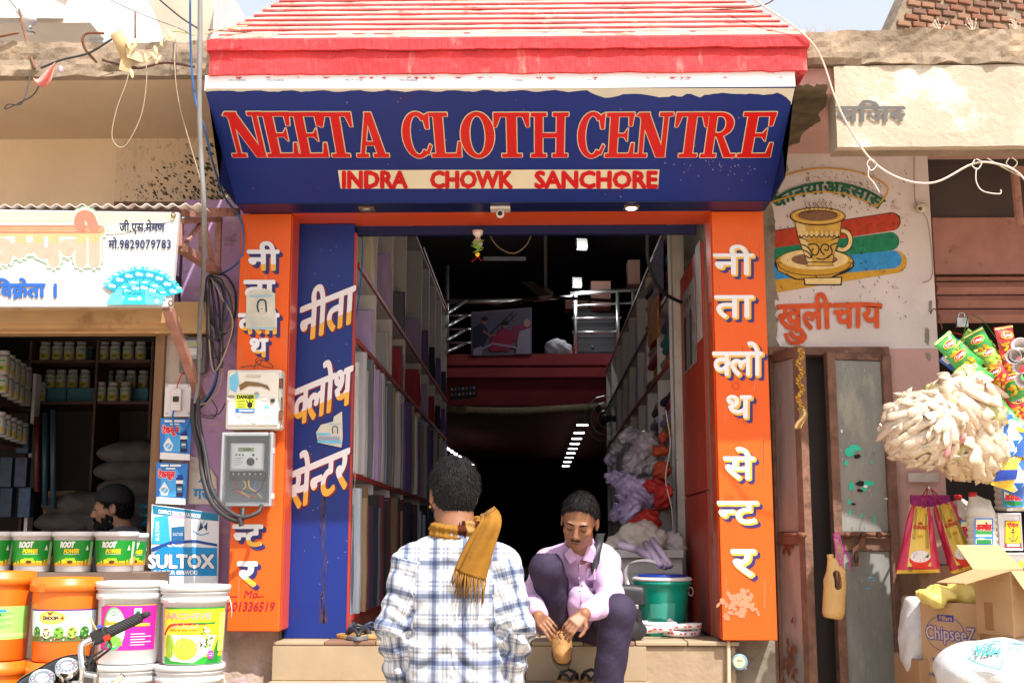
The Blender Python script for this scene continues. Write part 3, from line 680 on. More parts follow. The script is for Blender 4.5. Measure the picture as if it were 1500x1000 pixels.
# roller housing under the banner and dark room behind
bx0 = -3.4; bx1 = WX(243, 470, 5.3)
m_tan = mat('tan_tin', (.42, .25, .11), .6, .2, 5, dirt=(.25, .12, .05, .35, 6))
MB().box(bx0, bx1, 5.32, 5.5, WZ(471, 5.32), WZ(452, 5.32), m_tan).build('shutter_box', lw); MB().box(bx0, bx1, 5.34, 5.42, WZ(479, 5.34), WZ(472, 5.34), m_tan).build('shutter_lip', lw)
MB().box(bx0, WX(262, 400, 6.05), 6.05, 6.14, WZ(470, 6.05), WZ(318, 6.05), m_purple).build('wall', lw); MB().box(bx0, bx1, 5.95, 6.04, WZ(486, 5.95), WZ(440, 5.95), m_tan).build('shutter_box', lw)
lx1 = WX(262, 500, 6.05)
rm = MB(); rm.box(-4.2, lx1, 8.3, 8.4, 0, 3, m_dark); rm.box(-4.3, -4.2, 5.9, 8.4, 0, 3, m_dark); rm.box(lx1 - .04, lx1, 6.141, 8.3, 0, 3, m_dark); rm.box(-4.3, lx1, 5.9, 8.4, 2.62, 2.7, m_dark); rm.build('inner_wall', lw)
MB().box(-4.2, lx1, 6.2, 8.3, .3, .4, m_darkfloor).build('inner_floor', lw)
MB().box(WX(216, 700, 5.97), WX(232, 700, 5.99), 5.995, 6.12, 0, WZ(470, 5.97), m_wood).build('door_jamb', lw, bevel=.003)
MB().box(WX(232, 700, 6.0), WX(264, 700, 6.0), 6.03, 6.13, 0, WZ(440, 6), mat('whitewash_strip', (.5, .42, .36), .9, .3, 6, .3, 40, dirt=(.36, .22, .40, .3, 4))).build('jamb_wall', lw)
# upper left: buildings behind -------------------------------------------
ub = thing('blue_house', (-3.5, 9, 3), 'pale blue and white upper storey standing behind the left canopy', 'building')
m_pale = mat('pale_blue_wall', (.52, .58, .62), .9, .12, 2, dirt=(.40, .42, .42, .25, 3)); m_whitew = mat('offwhite_wall', (.66, .61, .57), .9, .1, 2)
def gable(pts, Y, d, m, nm, par): MB().prism([P(x, y, Y) for x, y in pts], (0, d, 0), m).build(nm, par)
gable([(-80, 80), (130, 80), (130, -80), (-80, -80)], 9.2, .3, m_whitew, 'wall', ub)
gable([(130, 90), (245, 90), (160, -60), (130, -60)], 8.8, .3, m_pale, 'wall', ub); gable([(130, 90), (240, 90), (240, 60), (196, -40), (130, -40)], 9.0, .1, m_pale, 'wall', ub)
gable([(196, -60), (245, 70), (300, 70), (330, -60)], 9.4, .3, mat('sandy_wall', (.50, .41, .32), .9, .15, 3), 'wall', ub)
mb = MB(); mb.prism([P(-60, 25, 8.2), P(62, 27, 8.2), P(134, 28, 8.9), P(110, -5, 8.9), P(90, -60, 8.2), P(-60, -60, 8.2)], (0, 0, .3), m_whitew); mb.build('balcony', ub)
mb = MB(); mb.box(WX(-60, 30, 8.5), WX(132, 30, 8.5), 8.5, 9.2, WZ(28, 8.5), WZ(-30, 8.5), m_whitew); mb.build('balcony', ub)
MB().box(WX(-60, 60, 8.9), WX(60, 60, 8.9), 8.9, 9.2, WZ(60, 8.9), WZ(30, 8.9), mat('mauve_wall', (.58, .50, .50), .9)).build('recess', ub)
# small camera lamp on the balcony
cl = thing('wall_lamp', P(40, 28, 7.6), 'small white outdoor lamp on a bracket at the top left corner', 'lamp')
MB().tube([P(14, -2, 7.6), P(30, 18, 7.6)], .012, m_steel).build('bracket', cl); MB().tube([P(28, 15, 7.6), P(44, 28, 7.6)], .03, m_gwhite, 10).build('body', cl, smooth=True); MB().lathe([(.02, 0), (.045, .03), (.045, .05)], P(42, 27, 7.6), m_gwhite, 12, axis=P(48, 34, 7.5) - P(42, 27, 7.6)).build('shade', cl, smooth=True)
MB().ball(P(44, 40, 7.6), .018, m_steel, 8).build('pendant', cl); MB().ball(P(43, 48, 7.6), (.04, .04, .01), m_steel, 10).build('pendant', cl)
# right side wall with mural, door hole, canopy ---------------------------
rw = thing('tea_shop', (1.5, 6.1, 0), 'pink washed building on the right with painted teacup wall and rusty doorway', 'building')
wY = 6.1; X0 = WX(1118, 400, 6.1); X1 = WX(1368, 400, 6.1); DX0 = WX(1131, 700, 6.1); DX1 = WX(1312, 700, 6.1); DZ = WZ(512, 6.1); ZC = WZ(228, 6.1)
MB().box(X0 - .05, X1, wY, wY + .15, DZ, ZC + .02, m_pink).build('wall', rw)
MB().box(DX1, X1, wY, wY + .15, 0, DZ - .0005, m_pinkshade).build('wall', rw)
MB().box(X0 - .04, DX0, wY, wY + .15, 0, DZ - .0005, m_cement).build('wall', rw)
mb = MB(); mb.box(DX0, DX1, wY + .8, wY + .9, 0, DZ, m_dark); mb.box(DX0 - .05, DX0, wY + .15, wY + .9, 0, DZ, m_dark); mb.box(DX1, DX1 + .05, wY + .15, wY + .9, 0, DZ, m_dark); mb.box(DX0 - .05, DX1 + .05, wY + .15, wY + .9, DZ, DZ + .05, m_dark); mb.build('inner_wall', rw)
for k in range(6): MB().box(DX0 + .12, DX0 + .5, wY + .45 + k * .04, wY + .79, .2 + k * .18, .38 + k * .18 - .01, mat('dark_step', (.08, .07, .06), .9, .2)).build('stair_step', rw)
# patches of grey cement on the wall edge
def blob(pts, Y, m, nm, par, amp=3, d=.004):
 q = []; n = len(pts)
 for i in range(n):
  a = Vector((*pts[i], 0)); b = Vector((*pts[(i + 1) % n], 0)); k = max(2, int((b - a).length / 5))
  for j in range(k):
   p = a.lerp(b, j / k); p += noise.noise_vector(Vector((p.x * .13, p.y * .13, 2))) * amp + noise.noise_vector(Vector((p.x * .5, p.y * .5, 5))) * amp * .5; q.append((p.x, p.y))
 o = MB(); o.prism([P(x, y, Y - d) for x, y in q], (0, d + .001, 0), m); return o.build(nm, par)
blob([(1112, 300), (1128, 285), (1136, 330), (1133, 390), (1140, 440), (1137, 480), (1150, 512), (1112, 514)], 6.1, m_cement, 'cement_patch', rw)
blob([(1100, 225), (1150, 225), (1156, 250), (1140, 262), (1128, 290), (1100, 320)], 6.1, m_cement, 'cement_patch', rw, 5)
blob([(1137, 440), (1149, 445), (1148, 508), (1139, 506)], 6.1, mat('old_white_paint', (.66, .63, .62), .9, .3, 20), 'paint_patch', rw, 4, .005)
for q in ([(1356, 480), (1362, 482), (1361, 505), (1355, 500)], [(1357, 515), (1364, 520), (1363, 528), (1357, 524)], [(1362, 440), (1366, 440), (1365, 460), (1361, 455)]): blob(q, 6.1, m_cement, 'cement_patch', rw, 2)
# canopy
cx0 = WX(1130, 130, 5.2)
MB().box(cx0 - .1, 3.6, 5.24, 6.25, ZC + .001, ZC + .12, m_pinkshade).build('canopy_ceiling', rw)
blob2 = MB()
q = [(1150, 128), (1212, 122), (1212, 150), (1196, 168), (1200, 176), (1180, 190), (1172, 206), (1150, 216), (1120, 230), (1120, 128)]
def ceilpt(x, y):
 d = ray(x, y); t = (ZC - CAMZ) / d.z; return Vector((0, 0, CAMZ)) + d * t
qq = []
for i in range(len(q)):
 a = Vector((*q[i], 0)); b = Vector((*q[(i + 1) % len(q)], 0)); k = max(2, int((b - a).length / 5))
 for j in range(k):
  p = a.lerp(b, j / k); p += noise.noise_vector(Vector((p.x * .15, p.y * .15, 2))) * 5; qq.append(ceilpt(p.x, p.y))
blob2.prism([p - Vector((0, 0, .004)) for p in qq], (0, 0, .0035), mat('damp_stain', (.13, .10, .06), .95, .5, 12, .6, 40)); blob2.build('bare_patch', rw)
fx0 = WX(1226, 200, 5.2)
m_fascia = mat('sun_patched_fascia', (.42, .35, .27), .9, .14, 4, .5, 40, dirt=((.68, .65, .60, .30, 2), (.36, .29, .21, .25, 9)))  # pale noise patches put sunlit glare into the beige fascia colour
ragged_slab('canopy_fascia', fx0, 3.6, 5.2, 5.34, WZ(218, 5.2), WZ(100, 5.2), m_fascia, rw, .004, under=m_conc)
ragged_slab('canopy_slab', WX(1178, 60, 5.24), 3.6, 5.19, 6.3, WZ(98, 5.2), WZ(50, 5.2), m_conc, rw, .02)
mb = MB(); pr = Print(mb, pxmap(5.193)); gk = ink(82, 80, 78)
fad = lambda a, b: (a + 1.5 * math.sin(b * .5), b)
pr.text('सजिस्', 1226, 178, 34, gk, bold=.035, width=100, tf=fad); mb.build('faded_lettering', rw)
# brick wall up right, bricks one by one
bw = thing('brick_wall', (3, 7, 4), 'red brick wall with wide mortar joints rising behind the right canopy', 'wall')
bo = P(1302, 48, 7.0); u = Vector((1, .25, 0)).normalized(); v = Vector((.12, 0, 1)).normalized(); nn = u.cross(v).normalized()
mb = MB(); mm = mat('mud_mortar', (.24, .185, .13), .95, .3, 12, .6, 30)
L0 = 1.6; mb.prism([bo, bo + u * L0, bo + u * L0 + v * .6, bo + v * .6 + u * .22], -nn * .15, mm); mb.build('mortar', bw)
brk = [mat('brick_red%d' % k, c, .9, .25, 14, .6, 50) for k, c in enumerate([(.20, .085, .05), (.25, .13, .08), (.16, .085, .06)])]
base = None; meshes = []
for k in range(3):
 o = MB().box(0, .088, -.010, .03, 0, .036, brk[k]); me = o.build('brick', bevel=.008, origin=(0, 0, 0)); meshes.append(me)
first = [True] * 3; Rb = Matrix((u, -nn, v)).transposed().to_4x4()
for r in range(13):
 for c_ in range(17):
  s0 = c_ * .099 + (r % 2) * .05 + random.uniform(-.006, .006)
  if s0 < .02 + r * .015 or random.random() < .04 or s0 > L0 - .14: continue
  k = random.randrange(3)
  if first[k]: o = meshes[k]; first[k] = False
  else: o = meshes[k].copy(); COL.objects.link(o)
  o.parent = bw; o.matrix_local = Matrix.Translation(bo - wloc(bw) + u * s0 + v * (r * .046 + random.uniform(-.004, .004)) + nn * random.uniform(0, .008)) @ Rb @ Matrix.Rotation(random.uniform(-.04, .04), 4, 'Y')
# ------------------------------------------------------------------ mural
mb = MB(); pr = Print(mb, pxmap(6.0985), dz=.0003)
m_mr = mat('mural_red', srgb(178, 62, 40), .85, .25, 30, dirt=(.45, .30, .27, .18, 30)); m_mg = mat('mural_green', srgb(30, 122, 88), .85, .25, 30, dirt=(.45, .30, .27, .18, 30)); m_mb = mat('mural_blue', srgb(50, 140, 200), .85, .25, 30, dirt=(.45, .35, .33, .15, 30))
m_my = mat('mural_ochre', srgb(196, 150, 50), .85, .2, 30); m_mc = mat('mural_cream', srgb(226, 200, 140), .85, .2, 20); m_mk = mat('mural_black', srgb(45, 38, 34), .85, .3, 30); m_mw = mat('mural_brown', srgb(128, 92, 70), .85, .2, 30)
def band(x0, y0, x1, y1, h, m, dx=0):
 pts = [(x0, y0), (x1, y1)] + [(x1 + dx + h / 2 * math.sin(R_(a)) * 1.0, y1 + h / 2 - h / 2 * math.cos(R_(a))) for a in range(10, 171, 20)] + [(x1, y1 + h), (x0, y0 + h)]
 pr.poly(pts, m)
pr.up(); band(1130, 338, 1306, 311, 27, m_mk); band(1130, 339, 1305, 312, 26, m_mr); band(1134, 363, 1304, 340, 27, m_mg)
band(1122, 398, 1312, 367, 33, m_my); band(1130, 384, 1308, 367, 26, m_mb)
# saucer
pr.ell(1193, 386, 59, 22, m_mk, 30); pr.ell(1193, 385, 57, 20, m_my, 30)
pr.poly([(1136, 384), (1250, 384), (1252, 390), (1215, 410), (1165, 410), (1138, 396)], m_mk); pr.poly([(1138, 385), (1248, 385), (1249, 390), (1212, 408), (1167, 408), (1140, 396)], m_my)
pr.ring(1193, 386, 54, 18, 1.2, m_mk, 30, 180, 360); pr.ell(1193, 380, 50, 15, m_mc, 30); pr.ell(1193, 380, 34, 9, m_mw, 24)
pr.poly([(1177, 407), (1234, 405), (1233, 418), (1178, 418)], m_mk); pr.poly([(1179, 408), (1232, 407), (1231, 416), (1180, 416)], m_mc)
# handle
pr.ring(1234, 352, 16, 18, 8, m_mk, 24, -125, 100); pr.ring(1234, 352, 14.6, 16.6, 5.4, m_mc, 24, -123, 98)
# cup body
body = [(1164, 322), (1232, 322), (1230, 345), (1223, 366), (1219, 384), (1222, 389), (1182, 389), (1184, 384), (1176, 366), (1169, 345)]
pr.poly([((x - 1200) * 1.03 + 1200, (y - 355) * 1.02 + 355) for x, y in body], m_mk); pr.poly(body, mat('mural_gold', srgb(206, 166, 78), .85, .2, 20))
pr.poly([(1166, 326), (1178, 326), (1190, 387), (1184, 387), (1177, 366), (1170, 345)], m_mc)
for k in range(8): pr.ell(1174 + k * 7.4, 344, 3.6, 4.4, m_mk, 12, 180, 360); pr.ell(1174 + k * 7.4, 342.6, 2.6, 4.2, m_mc, 12)
pr.stroke([(1169, 347), (1185, 352), (1200, 354), (1216, 352), (1230, 347)], 1.4, m_mk, 4); pr.ell(1200, 353, 20, 3.5, m_my, 20)
for q in ([(1174, 358), (1183, 362), (1190, 372), (1186, 378), (1180, 374)], [(1176, 366), (1184, 370), (1190, 378)], [(1184, 358), (1196, 358), (1200, 366), (1195, 374), (1188, 370), (1192, 364)], [(1208, 374), (1202, 366), (1206, 358), (1214, 360), (1212, 367), (1207, 365)], [(1226, 356), (1217, 360), (1219, 370), (1212, 378)], [(1196, 378), (1206, 380), (1216, 374)]): pr.stroke(q, 1.7, m_mk, 4)
pr.stroke([(1183, 384), (1221, 384)], 1.2, m_mk)
# rim
pr.ell(1198, 317, 41, 13.5, m_mk, 30); pr.ell(1198, 316.6, 39.5, 12.2, m_my, 30); pr.ring(1198, 316, 36, 10.5, 1.4, m_mc, 30); pr.ell(1198, 315.5, 29, 7.8, m_mk, 26); pr.ell(1198, 316, 28, 6.8, m_mw, 26)
for k in range(7): x = 1180 + k * 6; pr.stroke([(x, 314), (x - 2, 309), (x + 2, 304), (x - 1, 299), (x + 1, 295)], .9, m_mw, 3)
# lettering
red_t = mat('mural_orange_red', srgb(205, 84, 42), .85, .2, 20, dirt=(.5, .36, .32, .12, 40))
pr.text('खुली', 1140, 483, 56, red_t, bold=.030, width=78, tf=lambda a, b: (a - b * .03, b * 1.02 + a * .035)); pr.text('चाय', 1221, 480, 56, red_t, bold=.030, width=70, tf=lambda a, b: (a - b * .0, b * 1.0 + a * .03 - (0 if a < 60 else (a - 60) * .25)))
pr.stroke([(1150, 488), (1157, 500), (1170, 502), (1180, 494), (1174, 484)], 5, red_t, 4)
gt = mat('mural_green_letter', srgb(20, 92, 66), .85, .3, 30, dirt=(.40, .30, .27, .15, 40))
def arc(cx, cy, r):
 def f(a, b):
  t = (a - 78) / r; return (78 + (r + b) * math.sin(t), (r + b) * math.cos(t) - r)
 return f
pr.text('कानयाअहसास', 1135, 283, 26, gt, bold=.035, width=158, tf=arc(0, 0, 128)); pr.text('ों', 1132, 297, 26, gt, bold=.035)
pr.stroke([(1130, 266), (1160, 254), (1195, 247), (1235, 248), (1275, 258), (1301, 277), (1284, 303)], 2.2, m_my, 5); pr.stroke([(1124, 298), (1165, 286), (1205, 281), (1245, 286), (1284, 303)], 2.2, m_my, 5)
# flaking specks
for k in range(300):
 x = random.uniform(1136, 1330); y = random.uniform(240, 470)
 if random.random() < .35: x = random.uniform(1180, 1290); y = random.uniform(250, 310)
 l = random.uniform(1, 5); a = R_(random.uniform(50, 66)); w = random.uniform(.4, 1.3)
 pr.stroke([(x, y), (x + l * math.cos(a), y + l * math.sin(a))], w, m_mk if k % 3 else m_mw); pr.l -= pr.dz * .95
mb.build('teacup_mural', rw)
# ------------------------------------------------------------------ the big sign
sg = thing('shop_sign', P(735, 298, SBY), 'big dark blue shop sign with red slab letters, leaning out under the red eave', 'sign')
Yt = (P(301, 130, 1).x and A.x / P(301, 130, 1).x); Yt2 = Bq.x / P(1165, 130, 1).x; Yt = (Yt + Yt2) / 2
ZS0 = A.z; ZS1 = P(735, 130, Yt).z
sv = Vector((0, Yt - SBY, ZS1 - ZS0)); SH = sv.length; sv.normalize(); su = Vector((1, 0, 0)); sn = su.cross(sv)   # sn points at the street
def SP(px, py, off=0.):
 d = ray(px, py); o = Vector((0, 0, CAMZ)); q = Vector((0, SBY, ZS0)); t = (q - o).dot(sn) / d.dot(sn); p = o + d * t; return p + sn * off
mb = MB(); c4 = [Vector((A.x, SBY, ZS0)), Vector((Bq.x, SBY, ZS0)), Vector((Bq.x, Yt, ZS1)), Vector((A.x, Yt, ZS1))]
mb.prism(c4, -sn * .02, m_blue); mb.build('board', sg, bevel=.002)
mb = MB(); mb.box(A.x, Bq.x, Yt + .0, Yt + .35, WZ(112, Yt), WZ(112, Yt) + .012, mat('sign_white', (.80, .82, .86), .45, .05, 4, coat=.2)); wz = WZ(112, Yt)
# white wrap round the top edge, with a torn lower border
N_ = 130; vs = []; cr = mat('backing_film', (.62, .60, .52), .6, .1)
def torn(px):
 b = 133 + 1.2 * math.sin(px * .13) + 1.5 * noise.noise(Vector((px * .2, 0, 0)))
 if px > 860: b += 3 + 3 * math.sin((px - 860) * .045) ** 2 * (2.2 if px < 1030 else .8)
 if 985 < px < 1008: b += 8 - abs(px - 997) * .7
 if px > 1140: b += (px - 1140) * .6
 return b
for i in range(N_ + 1):
 px = 302 + (1165 - 302) * i / N_; e = SP(px, torn(px), .002); e.x = min(max(e.x, A.x), Bq.x); t = SP(px, 129, .0015); t.x = e.x; vs += [e, t]
mb.add(vs, [(2 * k, 2 * k + 2, 2 * k + 3, 2 * k + 1) for k in range(N_)], cr)
mb.box(A.x - .001, Bq.x + .001, Yt - .004, Yt + .008, ZS1 + .0, wz + .013, _M['sign_white']); mb.build('white_strip', sg)
for xx in (A.x - .006, Bq.x): MB().prism([(xx, SBY, ZS0), (xx, SBY + .02, ZS0), (xx, Yt + .3, ZS0 + .02), (xx, Yt + .35, wz), (xx, Yt, wz)], (.006, 0, 0), m_bluedk).build('side_plate', sg)
mb = MB(); mb.box(A.x + .002, Bq.x - .002, SBY - .001, SBY + .17, ZS0 - .004, ZS0 + .0, m_bluedk); mb.build('foot_edge', sg)
# slab serif letters as strokes in a unit box: (width, pieces)
def rg(cx, cy, ro, qo, ri, qi, a0, a1, n=20):
 r = []
 for k in range(n):
  a = R_(a0 + (a1 - a0) * k / n); b = R_(a0 + (a1 - a0) * (k + 1) / n)
  r.append([(cx + ro * math.cos(a), cy + qo * math.sin(a)), (cx + ro * math.cos(b), cy + qo * math.sin(b)), (cx + ri * math.cos(b), cy + qi * math.sin(b)), (cx + ri * math.cos(a), cy + qi * math.sin(a))])
 return r
def rc(a, b, c, d): return [[(a, b), (c, b), (c, d), (a, d)]]
LET = {
'N': (.98, rc(.14, 0, .25, 1) + rc(0, 0, .37, .085) + [[(0, .915), (.08, 1), (.36, 1), (.36, .96), (.88, 0), (.62, 0), (.1, .915)]] + rc(.74, 0, .86, 1) + rc(.62, .915, .98, 1)),
'E': (.74, rc(.1, 0, .31, 1) + rc(0, 0, .72, .09) + rc(0, .91, .70, 1) + [[(.60, 0), (.74, 0), (.74, .33), (.67, .33)], [(.58, .7), (.66, .7), (.70, 1), (.56, 1)]] + rc(.3, .46, .5, .54) + [[(.47, .54), (.47, .46), (.56, .35), (.56, .66)]]),
'T': (.80, rc(.29, 0, .51, 1) + rc(.17, 0, .63, .085) + rc(0, .91, .8, 1) + [[(0, .68), (.06, .68), (.16, .93), (0, .99)], [(.8, .68), (.74, .68), (.64, .93), (.8, .99)]]),
'A': (.96, [[(.12, .05), (.24, .05), (.52, 1), (.40, 1)], [(.38, 1), (.58, 1), (.86, .05), (.62, .05)]] + rc(.26, .27, .66, .36) + rc(0, 0, .36, .085) + rc(.5, 0, .96, .085)),
'C': (.80, rg(.42, .5, .42, .52, .20, .43, 48, 312) + [[(.66, .64), (.76, .64), (.77, 1), (.68, .96), (.6, .88)]] + [[(.62, .10), (.70, .05), (.80, .26), (.74, .31)]]),
'L': (.70, rc(.1, 0, .31, 1) + rc(0, 0, .68, .09) + rc(0, .915, .42, 1) + [[(.56, 0), (.70, 0), (.70, .36), (.64, .36)]]),
'O': (.86, rg(.43, .5, .43, .52, .20, .43, 0, 360, 28)),
'H': (.98, rc(.1, 0, .31, 1) + rc(.67, 0, .88, 1) + rc(.3, .45, .7, .55) + rc(0, 0, .41, .085) + rc(0, .915, .41, 1) + rc(.57, 0, .98, .085) + rc(.57, .915, .98, 1)),
'R': (.92, rc(.1, 0, .31, 1) + rc(0, 0, .41, .085) + rc(0, .915, .42, 1) + rg(.40, .735, .36, .265, .16, .18, -90, 90) + rc(.3, .47, .44, .56) + rc(.3, .915, .44, 1) + [[(.34, .5), (.52, .5), (.78, .085), (.92, .085), (.92, 0), (.62, 0)]]),
}
m_lred = mat('glossy_red_letter', (.56, .008, .008), .25, .1, 3, spec=.35); m_lcream = mat('cream_outline', (.78, .66, .46), .4, .05)
ys0, ys1 = 229.5, 164
for chx, xa, xb in [('N', 331, 392), ('E', 384, 434), ('E', 428, 478), ('T', 470, 520), ('A', 517, 568), ('C', 588, 633), ('L', 629, 676), ('O', 673, 726), ('T', 722, 777), ('H', 776, 834), ('C', 845, 888), ('E', 886, 931), ('N', 928, 985), ('T', 986, 1036), ('R', 1028, 1083), ('E', 1083, 1136)]:
 xm = (xa + xb) / 2; lo = SP(xm, ys0); hi = SP(xm, ys1); H = (hi - lo).length; base = SP(xm, ys0)
 xw = (xb - xa) * .94 * (SP(xm + 1, 197).x - SP(xm, 197).x)
 w, pcs = LET[chx]; x0 = SP(xm, 197).x - xw / 2; y0 = (lo - c4[0]).dot(sv)
 mp = planemap(c4[0], su, sv)
 def lay(r, off, m, mb):
  l = 0
  for dx, dy in ([(0, 0)] if r == 0 else [(a * r, b * r) for a, b in DIR8]):
   for pc_ in pcs: mb.add([mp(x0 - c4[0].x + x / w * xw + dx, y0 + y * H + dy, off + l) for x, y in pc_], [tuple(range(len(pc_)))], m); l += .000012
 mb = MB(); lay(.0042, .003, m_lcream, mb); o = mb.build('letter', sg); o['label'] = 'cream outline of letter ' + chx
 mb = MB(); lay(0, .0062, m_lred, mb); f = mb.build('letter_face', o)
mb = MB(); mp = lambda x, y, o: SP(x, y, o + .001); pr = Print(mb, mp)
pr.poly([(495, 249), (966, 248), (964, 276), (499, 276)], mat('address_strip', (.72, .66, .50), .5, .1)); mb.build('address_strip', sg)
for wd, xa, xb in (('INDRA', 498, 598), ('CHOWK', 628, 752), ('SANCHORE', 781, 964)):
 mb = MB(); pr = Print(mb, mp, base=.0022); pr.text(wd, xa + 2, 274, 33.5, m_lred, bold=.052, width=xb - xa - 4); mb.build('address_word', sg)
# little print line and scuffs on the white strip
mb = MB(); pr = Print(mb, lambda x, y, o: P(x, y, Yt - .005 - o)); bl = ink(120, 135, 170)
for x in (335, 390, 505, 585, 690, 740, 860, 985, 1080): pr.text('MFG. IN INDIA', x, 119, 4.2, bl, width=26)
rr = ink(190, 60, 60)
for k in range(26): x = random.uniform(310, 1150); pr.poly([(x, 113), (x + random.uniform(3, 14), 113), (x + random.uniform(2, 8), 113 + random.uniform(1, 4))], rr)
mb.build('strip_print', sg)
for k, (x, y) in enumerate(((537, 304.5), (925, 305))):
 o = thing('downlight', P(x, y, 5.76), ['unlit recessed downlight left of the security camera', 'lit recessed downlight right of the security camera'][k], 'light'); c = Vector((P(x, y, 5.76).x, 5.765, ZT))
 MB().box(c.x - .037, c.x + .037, c.y - .037, c.y + .037, c.z - .006, c.z + .001, mat('bronze_frame', (.16, .10, .06), .5)).build('frame', o, bevel=.002)
 MB().lathe([(.028, 0), (.022, -.006), (.0, -.004)], c + Vector((0, 0, -.006)), m_steel if k == 0 else mat('lit_lens', (1, .97, .85), emit=1.5), 16).build('lens', o, smooth=True)
cc = thing('security_camera', P(733, 305, 5.76), 'small white security camera on a square plate under the sign', 'camera'); c = Vector((P(733, 305, 5.76).x, 5.765, ZT))
mw = mat('camera_white', (.66, .58, .52), .5)
MB().box(c.x - .048, c.x + .048, c.y - .04, c.y + .04, c.z - .014, c.z + .001, mw).build('plate', cc, bevel=.004); MB().tube([c + Vector((0, 0, -.012)), c + Vector((0, -.005, -.035)), c + Vector((0, -.05, -.042))], [.016, .02, .019], mw, 12).build('barrel', cc, smooth=True); MB().ball(c + Vector((0, -.052, -.042)), (.012, .006, .012), BLACK).build('lens', cc, smooth=True)
# ------------------------------------------------------------------ pillar lettering
m_pw = mat('letter_white', (.74, .73, .76), .4, .06, 4); m_py = mat('letter_amber', (.78, .42, .05), .4, .1, 6); m_ps = mat('letter_navy', (.025, .02, .13), .45, .1)
def sgnL(t, x, y, sz, w, tf=None):
 mb = MB(); Print(mb, pxmap(Yp - .001)).text(t, x, y, sz, m_pw, bold=.034, width=w, split=(.20, m_py), shadow=(m_ps, 5, 5, 3), tf=tf); mb.build('painted_letter', pilL)
sk1 = lambda a, b: (a + b * .0, b)
sgnL('नी', 363, 395, 45, 45); sgnL('ता', 358, 440, 46, 44); sgnL('क्लो', 350, 488, 45, 58); sgnL('थ', 365, 522, 41, 27)
sgnL('न्ट', 342, 799, 48, 42); sgnL('र', 349, 857, 54, 27)
mr2 = ink(160, 30, 40); mb = MB(); pr = Print(mb, pxmap(Yp - .001)); pr.text('Mo.', 356, 875, 16, mr2, bold=.015, tf=lambda a, b: (a + b * .25, b)); pr.stroke([(336, 873), (348, 873)], 1.2, mr2); pr.stroke([(373, 873), (387, 873)], 1.2, mr2)
pr.text('9001336519', 323, 894, 19, mr2, bold=.02, width=78, tf=lambda a, b: (a + b * .2, b)); mb.build('phone_number', pilL)
def sgnR(t, x, y, sz, w, bold=.042):
 mb = MB(); pr = Print(mb, pxmap(Yp - .001))
 V, F, ww = shape_text(t); k = w / ww
 for q in range(1, 4): pr.geo(V, F, x + 5.5 * q / 3, y + 5 * q / 3, k, sz, m_ps, bold)
 pr.geo(V, F, x + 1.2, y + 1.2, k, sz, m_py, bold); pr.geo(V, F, x - .8, y - .8, k, sz, m_pw, bold * .45); mb.build('painted_letter', pilR)
sgnR('नी', 1046, 402, 47, 58); sgnR('ता', 1048, 465, 50, 56); sgnR('क्लो', 1045, 550, 54, 72); sgnR('थ', 1063, 612, 51, 38)
sgnR('से', 1061, 701, 50, 44); sgnR('न्ट', 1052, 766, 50, 58); sgnR('र', 1072, 843, 60, 34)
rs = random.Random(11); stc = [mat('streak_%d' % k, c, .6, .2, 20) for k, c in enumerate([(.56, .15, .05), (.62, .20, .10), (.44, .08, .02)])]
for pil, x0, x1 in ((pilL, 356, 404), (pilR, 1050, 1118)):
 mb = MB(); pr = Print(mb, pxmap(Yp - .0002), base=.0002)
 for k in range(46):
  x = rs.uniform(x0, x1); y = rs.uniform(330, 900); l = rs.choice([4, 8, 20, 50]) * rs.uniform(.4, 1.2); xx = x + (785 - x) * (y - 312) * -.000062 * 1.0
  pr.stroke([(xx, y), (xx + rs.uniform(-1, 1), min(y + l, 915))], rs.uniform(.5, 1.4), rs.choice(stc)); pr.l = .0004
 mb.build('dirt_streaks', pil)
mb = MB(); pr = Print(mb, pxmap(6.0455), base=.0002); rb = mat('brown_stain', (.05, .03, .06), .6, .4, 30)
for k in range(40): x = 473 + rs.uniform(-5, 5); y = rs.uniform(610, 905); pr.stroke([(x, y), (x + rs.uniform(-2, 2), y + rs.uniform(10, 50) if y < 860 else 912)], rs.uniform(.6, 2), rb); pr.l = .0004
for k in range(30): x = rs.uniform(440, 508); y = rs.uniform(360, 900); pr.ell(x, y, .9, .7, ink(120, 130, 170), 6); pr.l = .0005
mb.build('dirt_streaks', bpo)
mb = MB(); pr = Print(mb, lambda x, y, o: SP(x, y, o), base=.0003); sc_ = ink(150, 130, 150)
for k in range(90):
 x = rs.uniform(310, 1150); y = rs.uniform(140, 290)
 if rs.random() < .5: x = rs.gauss(1045, 40); y = rs.gauss(240, 14)
 if 345 < x < 1125: pr.ell(x, y, rs.uniform(.4, 1.6), rs.uniform(.4, 1), sc_, 6, rot=rs.uniform(0, 90)); pr.l = .0005
mb.build('paint_chips', sg)
mb = MB(); pr = Print(mb, pxmap(Yp - .001))
for k in range(60):   # worn pink stain
 x = random.gauss(1083, 14); y = random.gauss(880, 10)
 if 1052 < x < 1115 and 862 < y < 905: pr.ell(x, y, random.uniform(2, 6), random.uniform(1.5, 5), mat('faded_patch', (.70, .22, .12), .6), 7, rot=random.uniform(0, 90)); pr.l -= pr.dz * .9
for k in range(12): a = k * math.pi / 6; pr.ell(1078 + 5 * math.cos(a), 565 + 5 * math.sin(a), 1, 1, ink(200, 60, 30), 6)
mb.build('worn_stain', pilR)
mbl = ink(110, 20, 40)
